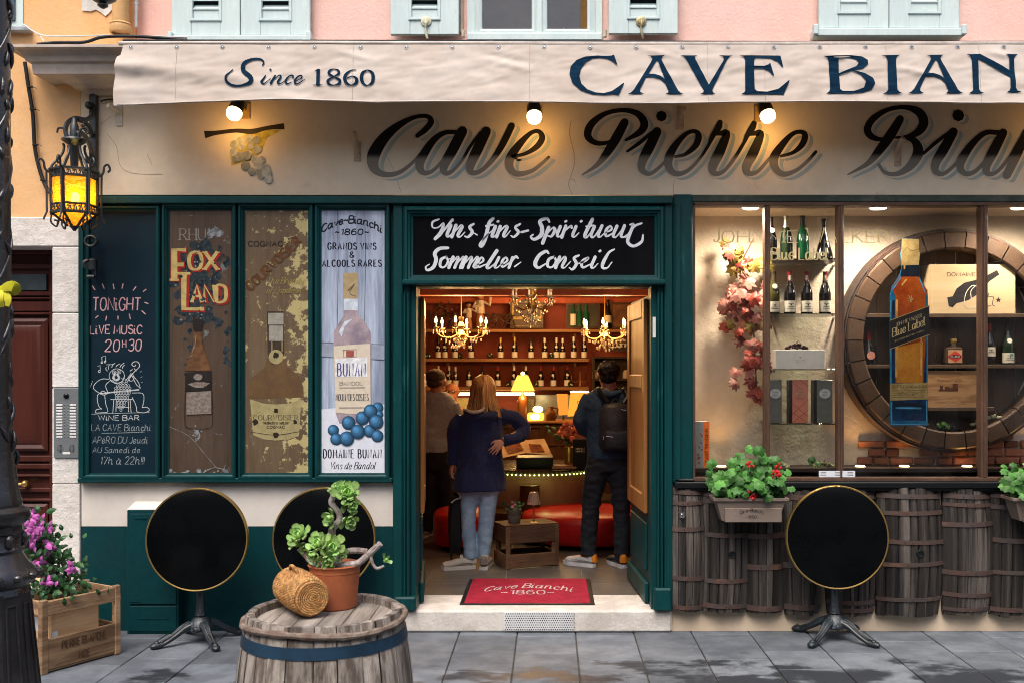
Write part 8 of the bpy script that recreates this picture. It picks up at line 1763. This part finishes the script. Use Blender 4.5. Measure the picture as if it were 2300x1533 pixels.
# people inside the shop
def loft(m,rows,seg=20,cap=True):
 C4=catmull([tuple(c) for c,_,_ in rows],4);R4=catmull([(a,b,0) for _,a,b in rows],4)
 R_=[[m.vert(c+Vector((r.x*math.cos(6.2832*k/seg),r.y*math.sin(6.2832*k/seg),0))) for k in range(seg)] for c,r in zip(C4,R4)]
 for A_,B_ in zip(R_,R_[1:]):
  for k in range(seg):m.face([A_[k],A_[(k+1)%seg],B_[(k+1)%seg],B_[k]])
 m.face(R_[0]);m.face(R_[-1])
def fuse(m,name,mt,parent,voxel=.010,it=4,amp=0.0,fr=9.0,stretch=1.0):
 o=m.build(name,mt,parent)
 md=o.modifiers.new("r",'REMESH');md.mode='VOXEL';md.voxel_size=voxel
 sm=o.modifiers.new("s",'SMOOTH');sm.iterations=it;sm.factor=.5
 dg=bpy.context.evaluated_depsgraph_get();me=bpy.data.meshes.new_from_object(o.evaluated_get(dg));o.modifiers.clear()
 if amp:
  nn=[v.normal.copy() for v in me.vertices]
  for v,n in zip(me.vertices,nn):
   p=v.co;q=Vector((p.x*fr,p.y*fr,p.z*fr*stretch))
   v.co=p+n*(amp*(noise.noise(q)+.5*abs(noise.noise(q*2.3))-.2))
 if not me.materials:me.materials.append(mt)
 me.polygons.foreach_set("use_smooth",[True]*len(me.polygons));o.data=me;return o
SKIN=mat("skin",(.50,.25,.16),.5,var=.04,bump=.05,sss=.1);SKIN2=mat("skin_red",(.42,.17,.09),.5,var=.05,bump=.05,sss=.1)
DENIM=mat("light_denim",(.32,.45,.58),.85,col2=(.24,.36,.50),scale=7,bump=.3,bscale=300,bdist=.002,var=.12,dirt=(.45,.56,.66),dscale=5,dthr=(.5,.7));DKDEN=mat("dark_denim",(.022,.026,.034),.85,col2=(.014,.017,.022),bump=.3,bscale=250,bdist=.002,var=.2)
def hand(m,wrist,d,back,size=1.0,curl=.25,spread=.14):
 d=Vector(d).normalized();n=Vector(back);n=(n-d*n.dot(d)).normalized();s=d.cross(n);w=Vector(wrist);k_=size
 loc_= lambda a,b,c:w+d*(a*k_)+s*(b*k_)+n*(c*k_)
 for b in(-.026,-.009,.009,.026):m.tube([loc_(0,b*.6,0),loc_(.045,b,.002),loc_(.085,b*1.08,0)],[.013*k_,.014*k_,.011*k_],8)
 for b,L_ in((-.030,.058),(-.010,.074),(.010,.080),(.029,.070)):
  a0=b*spread*30;P=[];pos=loc_(.082,b*1.05,0);ang=0
  for f in(0,.4,.35,.25):
   pos=pos+(d*math.cos(ang)-n*math.sin(ang)+s*b*spread*18).normalized()*L_*f*k_;P.append(pos.copy());ang+=curl
  m.tube(P,[.0082*k_,.0078*k_,.0068*k_,.0052*k_],7)
 m.tube([loc_(.02,.028,0),loc_(.045,.05,-.006),loc_(.068,.058,-.014),loc_(.088,.056,-.02)],[.013*k_,.011*k_,.0095*k_,.007*k_],7)
def head(m,c,r,face_dir,ears=True):
 f=Vector((face_dir[0],face_dir[1],0)).normalized();s=Vector((-f.y,f.x,0));c=Vector(c);ax=Matrix((s,f,Vector((0,0,1)))).transposed()
 m.ball(c+Vector((0,0,r*.18))-f*r*.06,(r*.78,r*.95,r*.82),18,12,ax=ax);m.ball(c-Vector((0,0,r*.42))+f*r*.22,(r*.58,r*.66,r*.62),14,10,ax=ax)
 m.tube([c+f*r*.86+Vector((0,0,r*.12)),c+f*r*1.12-Vector((0,0,r*.18)),c+f*r*.9-Vector((0,0,r*.26))],[r*.08,r*.14,r*.10],8)
 if ears:
  for q in(-1,1):m.ball(c+s*q*r*.80-Vector((0,0,r*.05)),(r*.10,r*.18,r*.27),8,7,ax=ax)
 m.tube([c-Vector((0,0,r*.4))-f*r*.15,c-Vector((0,0,r*1.5))-f*r*.22],[r*.52,r*.60],12)
 return f,s,c
def shoe(parent,heel,ang,upper,sole,accent,L_=.27,w=.048):
 T=Matrix.Translation(heel)@Matrix.Rotation(ang,4,'Z')
 m=MB();m.T=T;m.tube([(-.005,0,.05),(.05,0,.06),(.11,0,.058),(.17,0,.045),(.23,0,.036),(L_-.012,0,.03)],[w*.7,w*.84,w*.85,w*.88,w*.8,w*.35],14,smooth=3,flat=.72,up=(0,0,1));m.tube([(.02,0,.05),(.025,0,.115)],[w*.8,w*.74],12);s=m.build("shoe",upper,parent)
 m=MB();m.T=T;out=[(-.03,0),(-.018,-w*.72),(.05,-w*.8),(.16,-w*.95),(.24,-w*.75),(L_+.008,-w*.2),(L_+.008,w*.2),(.24,w*.75),(.16,w*.95),(.05,w*.8),(-.018,w*.72)];m.prism(out,lambda u,v,z:(u,v,z),.030);m.build("sole",sole,s)
 m=MB();m.T=T;m.tube([(-.008,0,.045),(-.006,0,.085),(.004,0,.10)],[w*.66,w*.62,w*.5],10);m.tube([(.07,-w*.5,.07),(.09,0,.102),(.10,w*.5,.07)],[w*.3,w*.34,w*.3],8);m.build("heel_patch",accent,s)
def strands(m,specs,n,r,g):
 for k in range(n):
  P,R_=specs(k/n,g);m.t=g.random();m.tube([tuple(p) for p in P],R_,6,smooth=3)
  # woman
yw_=1.38;QW= lambda a,b,d=0.0:W(930+a/3.067,800+b/3.067,yw_+d);kw=.001186
wb=QW(432,1470);t=thing("person","long-haired blonde woman in navy hooded coat and light jeans, hand on her hip","person",(wb.x,yw_,FLOOR))
m=MB();head(m,QW(478,228),.108,(.1,1));loft(m,[(QW(475,352),.05,.05),(QW(470,385),.13,.075),(QW(460,500),.15,.09),(QW(455,700),.14,.09),(QW(457,900),.17,.11)])
for P,R_ in(([(335,405),(288,590),(263,745)],[.05,.04,.028]),([(600,400),(745,510,.04),(612,578,-.10)],[.05,.04,.027]),([(405,890),(377,1110),(383,1250),(392,1420)],[.066,.042,.040,.033]),([(512,890),(500,1110),(492,1250),(482,1420)],[.066,.042,.040,.033])):m.tube([QW(*p) for p in P],R_,12)
hand(m,QW(606,582,-.12),(-.62,-.35,-.72),(.25,-.92,.15),.88,.16,.2);hand(m,QW(264,750,-.03),(-.18,-.1,-1),(-.9,-.3,0),.88,.55)
fuse(m,"body",SKIN,t,.005,2)
COAT=mat("navy_coat",(.022,.030,.095),.9,col2=(.015,.020,.062),scale=60,bump=.4,bscale=220,bdist=.003,var=.3,sheen=.15)
m=MB();loft(m,[(QW(472,352),.065,.055),(QW(468,378),.135,.085),(QW(460,425),.192,.115),(QW(455,520),.188,.125),(QW(452,640),.188,.128),(QW(455,760),.198,.14),(QW(450,860),.212,.15),(QW(448,918),.218,.152)],26)
m.tube([QW(335,405),QW(285,500),QW(272,620),QW(262,742)],[.066,.066,.058,.050],14,smooth=3);m.tube([QW(592,402),QW(685,432,.03),QW(755,495,.06),QW(712,560,-.03),QW(618,576,-.10)],[.068,.066,.064,.058,.045],14,smooth=4)
m.tube([QW(352,372,-.04),QW(385,402,-.095),QW(455,418,-.115),QW(545,402,-.095),QW(592,362,-.04)],[.025,.036,.04,.036,.025],10,smooth=4);fuse(m,"coat",COAT,t,.009,2,.015,9,.4)
m=MB();m.tube([QW(345,362,-.06),QW(395,382,-.13),QW(450,378,-.14),QW(490,352,-.13)],[.010,.014,.014,.008],8,smooth=4);m.build("hood_lining",mat("cream_fleece",(.6,.5,.4),.9,bump=.5),t)
m=MB();loft(m,[(QW(450,850),.17,.11),(QW(452,900),.185,.12),(QW(455,940),.175,.11)])
m.tube([QW(400,900),QW(378,1000),QW(374,1110),QW(378,1230),QW(390,1392)],[.088,.074,.060,.060,.047],14,smooth=3);m.tube([QW(513,900),QW(508,1000),QW(500,1110),QW(492,1230),QW(482,1396)],[.090,.078,.066,.062,.046],14,smooth=3);fuse(m,"jeans",DENIM,t,.008,2,.006,8,2.6)
g=random.Random(3);m=MB();loft(m,[(QW(480,124),.03,.03),(QW(480,150),.075,.09),(QW(478,200),.100,.118),(QW(474,260),.108,.112),(QW(468,320,-.02),.112,.09),(QW(470,362,-.04),.10,.06)])
def hs(f,g):
 u=g.uniform(-1,1);e=QW(472+u*112+(22 if u>.3 else 0),372+46*max(0,u)-6*g.random()+10*g.random(),-.085-.03*(1-abs(u)));return[QW(482+u*25,136+8*abs(u),-.05-.03*(1-abs(u))),QW(479+u*76,200,-.105*(1-.55*u*u)),QW(476+u*86,275,-.112*(1-.5*u*u)),e],[.010,.013,.012,.004]
strands(m,hs,170,.01,g);m.build("hair",mat("blonde_hair",(.52,.27,.095),.45,col2=(.36,.165,.055),scale=30,stretch=(3,3,.3),tint=.7,bump=.2,var=.15),t,smooth=80)
SN=mat("beige_sneaker",(.50,.45,.38),.6,var=.08);SOLE=mat("cream_sole",(.60,.56,.50),.6,var=.05);TAUPE=mat("taupe_suede",(.24,.2,.17),.8)
shoe(t,(QW(402,0).x,yw_+.0,FLOOR),rad(196),SN,SOLE,SN,.25);shoe(t,(QW(486,0).x,yw_-.06,FLOOR),rad(84),SN,SOLE,TAUPE,.25)
um=thing("umbrella","folded black umbrella hanging from the woman's lowered hand","umbrella",tuple(QW(265,1410,.05)));m=MB();m.tube([QW(292,930,.04),QW(285,1000,.04),QW(270,1150,.05),QW(258,1300,.05),QW(256,1412,.05)],[.022,.05,.045,.02,.004],10,smooth=3)
for k in range(5):m.tube([QW(275+k*9,960,.0),QW(262+k*12,1180,.01),QW(250+k*16,1330+k*12,.03)],[.012,.02,.006],6,smooth=3)
m.build("canopy",mat("umbrella_black",(.012,.012,.014),.6),um);m=MB();m.tube([QW(278,925,.0),QW(310,945,-.06),QW(318,970,-.06),QW(282,985,-.03),QW(255,1005,-.04)],.006,6,smooth=4);m.tube([QW(272,800),QW(292,930,.04)],.006,6);m.build("strap",mat("strap_white",(.5,.48,.45),.6),um)
# man with backpack
ym_=1.46;QM= lambda a,b,d=0.0:W(1180+a/3.0067,790+b/3.0067,ym_+d)
mbp=QM(560,1445);t=thing("person","dark-haired man in dark blue sweatshirt, black jeans and orange trainers, wearing a backpack","person",(mbp.x,ym_,FLOOR))
m=MB();head(m,QM(560,152),.112,(-.25,1));loft(m,[(QM(560,240),.07,.06),(QM(560,280),.16,.085),(QM(560,420),.16,.10),(QM(560,600),.15,.09),(QM(555,740),.165,.11)])
for P,R_ in(([(440,300),(365,475),(440,540,.16),(520,545,.28)],[.055,.045,.036,.028]),([(690,300),(745,480,.03),(690,560,.16),(620,550,.26)],[.055,.045,.036,.028]),([(490,740),(445,1050),(420,1390)],[.075,.05,.036]),([(630,740),(645,1060),(652,1400)],[.075,.05,.036])):m.tube([QM(*p) for p in P],R_,12)
hand(m,QM(520,545,.28),(.9,.4,.1),(0,.3,1),.95);hand(m,QM(620,550,.26),(-.9,.4,.1),(0,.3,1),.95)
fuse(m,"body",SKIN,t,.007,2)
BLUE=mat("blue_sweatshirt",(.032,.062,.11),.9,col2=(.024,.046,.08),scale=40,bump=.3,bscale=220,bdist=.002,var=.2)
m=MB();loft(m,[(QM(562,236),.075,.07),(QM(562,262),.14,.09),(QM(562,305),.195,.115),(QM(560,430),.19,.125),(QM(565,560),.185,.12),(QM(565,660),.185,.125),(QM(565,715),.185,.125)],26)
m.tube([QM(445,305),QM(398,390),QM(368,480),QM(430,535,.13),QM(505,545,.26)],[.07,.066,.062,.056,.044],14,smooth=4);m.tube([QM(682,305),QM(730,400),QM(745,485,.03),QM(690,555,.15),QM(630,550,.25)],[.07,.066,.062,.056,.044],14,smooth=4)
m.tube([QM(470,262,-.03),QM(520,285,-.09),QM(590,290,-.10),QM(650,265,-.04)],[.03,.036,.036,.03],10,smooth=4);fuse(m,"sweatshirt",BLUE,t,.009,2,.013,9,1.0)
m=MB();loft(m,[(QM(560,690),.165,.115),(QM(558,760),.18,.125),(QM(555,800),.17,.115)]);m.tube([QM(490,780),QM(462,900),QM(442,1050),QM(432,1200),QM(425,1372)],[.105,.092,.076,.072,.062],14,smooth=3);m.tube([QM(632,780),QM(640,900),QM(647,1050),QM(652,1200),QM(648,1388)],[.105,.092,.076,.070,.060],14,smooth=3);fuse(m,"jeans",DKDEN,t,.009,2,.012,12,2.0)
m=MB();c=QM(562,122);m.ball(c+Vector((0,-.012,.0)),(.096,.116,.082),18,12);m.ball(c+Vector((0,-.045,-.055)),(.078,.07,.06),14,10);fuse(m,"hair",mat("black_hair",(.008,.006,.006),.5,bump=.8,bscale=160,stretch=(1,1,.3)),t,.007,1,.010,28)
BKP=mat("backpack_canvas",(.020,.019,.022),.5,col2=(.030,.028,.032),scale=45,thr=(.48,.52),bump=.2,var=.1);BKL=mat("black_leather",(.008,.008,.009),.35,bump=.2)
bk=thing("backpack","black patterned backpack on the dark-haired man's back","backpack",tuple(QM(625,665,-.2)))
m=MB();loft(m,[(QM(622,664,-.17),.12,.05),(QM(618,640,-.18),.142,.085),(QM(615,560,-.19),.142,.092),(QM(612,450,-.18),.135,.085),(QM(612,370,-.165),.118,.068),(QM(612,338,-.15),.07,.04)],24);fuse(m,"main_bag",BKP,bk,.010,3,.004,10)
m=MB();loft(m,[(QM(632,655,-.25),.10,.02),(QM(630,630,-.265),.112,.035),(QM(628,545,-.26),.108,.03),(QM(628,530,-.25),.10,.015)],20);m.build("front_pocket",BKP,bk)
m=MB();m.tube([QM(545,566,-.30),QM(590,572,-.305)],.003,5);m.tube([QM(529,566,-.295),QM(529,590,-.298)],.006,6);m.tube([QM(648,385,-.25),QM(680,392,-.25)],.004,5);m.build("zip",CHROME,bk);m=MB()
for P in([(560,345,-.17),(520,290,-.13),(492,250,-.07),(480,262,.02)],[(665,350,-.17),(690,300,-.13),(668,255,-.07),(660,262,.02)],[(590,345,-.17),(605,318,-.16),(630,345,-.17)]):m.tube([QM(*p) for p in P],.017 if len(P)>3 else .009,8,smooth=4,flat=1.3)
m.build("strap",BKL,bk)
ORG=mat("orange_trainer",(.60,.20,.015),.5,var=.08);GRYT=mat("grey_trainer",(.45,.45,.46),.5);WS=mat("white_sole",(.66,.66,.68),.5);NVT=mat("navy_trainer",(.012,.018,.035),.5)
shoe(t,(QM(455,0).x,ym_-.02,FLOOR),rad(150),GRYT,WS,ORG,.27,.052);shoe(t,(QM(655,0).x,ym_-.06,FLOOR),rad(112),NVT,WS,ORG,.27,.052)
# man in grey sweater
yg=2.89;QG= lambda a,b,d=0.0:W(930+a/3.067,800+b/3.067,yg+d)
gb=QG(150,1245);t=thing("person","short-haired man in a grey sweater and black trousers, seen from behind","person",(gb.x,yg,FLOOR))
m=MB();head(m,QG(160,180),.112,(.45,1));loft(m,[(QG(160,270),.08,.07),(QG(160,310),.17,.09),(QG(155,480),.17,.11),(QG(150,680),.16,.11)])
for P,R_ in(([(40,320),(10,500),(60,600,.16),(120,600,.25)],[.055,.046,.036,.028]),([(275,320),(290,480,.04),(250,590,.2),(190,600,.28)],[.055,.046,.036,.028]),([(100,690),(98,950),(92,1200)],[.09,.06,.038]),([(205,690),(215,950),(222,1200)],[.09,.06,.038])):m.tube([QG(*p) for p in P],R_,12)
hand(m,QG(120,600,.25),(.9,.4,.1),(0,.3,1),.95);hand(m,QG(190,600,.28),(-.9,.4,.1),(0,.3,1),.95);fuse(m,"body",SKIN2,t,.008,2)
GRS=mat("grey_sweater",(.38,.38,.40),.95,col2=(.32,.32,.335),scale=30,bump=.3,bscale=200,bdist=.002,var=.1)
m=MB();loft(m,[(QG(160,240),.085,.075),(QG(160,275),.15,.10),(QG(160,330),.19,.125),(QG(155,480),.185,.135),(QG(150,600),.175,.135),(QG(145,640),.165,.13),(QG(145,662),.155,.125)],26);m.tube([QG(50,325),QG(15,420),QG(10,510),QG(60,590,.15),QG(110,600,.22)],[.075,.07,.064,.056,.045],14,smooth=3);m.tube([QG(262,325),QG(292,420,.02),QG(282,500,.06),QG(250,585,.2),QG(200,600,.26)],[.075,.07,.064,.056,.045],14,smooth=3);fuse(m,"sweater",GRS,t,.011,3,.012,8,1.6)
BLKT=mat("black_trousers",(.010,.010,.011),.85,var=.2,bump=.2)
m=MB();loft(m,[(QG(150,640),.15,.12),(QG(150,720),.175,.13),(QG(150,780),.165,.12)]);m.tube([QG(100,760),QG(98,950),QG(92,1190)],[.105,.085,.07],14,smooth=3);m.tube([QG(203,760),QG(215,950),QG(222,1190)],[.105,.085,.07],14,smooth=3);fuse(m,"trousers",BLKT,t,.012,2,.006,10)
m=MB();c=QG(155,150);m.ball(c+Vector((-.01,-.014,.012)),(.098,.112,.082),18,12);m.ball(c+Vector((-.015,-.05,-.045)),(.082,.065,.05),14,10);fuse(m,"hair",mat("cropped_hair",(.05,.028,.018),.8,col2=(.09,.05,.03),scale=50,bump=.6,bscale=200),t,.008,1,.004,40)
shoe(t,(QG(85,0).x,yg-.02,FLOOR),rad(75),TAUPE,SOLE,TAUPE);shoe(t,(QG(225,0).x,yg-.02,FLOOR),rad(60),TAUPE,SOLE,TAUPE)
# bald man behind the bar, facing the street
yd=5.75;QD= lambda a,b,d=0.0:W(930+a/3.067,800+b/3.067,yd+d);pb=QD(262,600)
t=thing("person","bald man with glasses facing the street behind the grey-sweater man's shoulder","person",(pb.x,yd,FLOOR))
m=MB();f,s,c=head(m,QD(262,245),.115,(-.15,-1));m.tube([c+f*.09-s*.03+Vector((0,0,-.055)),c+f*.1+Vector((0,0,-.052)),c+f*.09+s*.03+Vector((0,0,-.055))],.009,6)
loft(m,[(c+Vector((0,0,-.17)),.07,.06),(c+Vector((0,0,-.24)),.17,.09),(c+Vector((0,0,-.6)),.17,.11),(c+Vector((0,0,-.85)),.17,.11)])
for q in(-1,1):
 a=c+s*q*.2+Vector((0,0,-.27));b=a+s*q*.05+Vector((0,0,-.3));e=b+f*.2-s*q*.1+Vector((0,0,.02));m.tube([a,b,e],[.05,.042,.028],10);hand(m,e,f*.8-s*q*.5,(0,0,1),.95);m.tube([c+s*q*.09+Vector((0,0,-.8)),(c.x+s.x*q*.1,c.y,FLOOR+.04)],[.08,.04],10);m.tube([(c.x+s.x*q*.1,c.y,FLOOR+.03),(c.x+s.x*q*.1,c.y-.18,FLOOR+.03)],.035,8)
fuse(m,"body",SKIN2,t,.009,2)
m=MB()
for q in(-1,1):m.ball(c+f*.098+s*q*.036+Vector((0,0,.012)),.012,8,6)
m.build("eyes",mat("eye_white",(.5,.45,.4),.3,bump=0),t);m=MB()
for q in(-1,1):p=c+f*.118+s*q*.038+Vector((0,0,.012));m.tube([p+s*(.027*math.cos(k*.628))+Vector((0,0,.022*math.sin(k*.628))) for k in range(10)],.0035,5,closed=True);m.tube([p+s*q*.027,c+s*q*.095+Vector((0,0,.012))],.003,5)
m.tube([c+f*.118-s*.012+Vector((0,0,.014)),c+f*.118+s*.012+Vector((0,0,.014))],.003,5);m.build("glasses",CHROME,t)
m=MB();z_= lambda d:c+Vector((0,0,d));loft(m,[(z_(-.17),.08,.07),(z_(-.22),.15,.09),(z_(-.28),.2,.12),(z_(-.6),.19,.13),(z_(-.88),.19,.13)])
for q in(-1,1):a=c+s*q*.19+Vector((0,0,-.28));b=a+s*q*.06+Vector((0,0,-.29));m.tube([a,b,b+f*.18-s*q*.09+Vector((0,0,.02))],[.07,.06,.045],12)
fuse(m,"shirt",mat("dark_shirt",(.05,.035,.03),.9),t,.014,2)
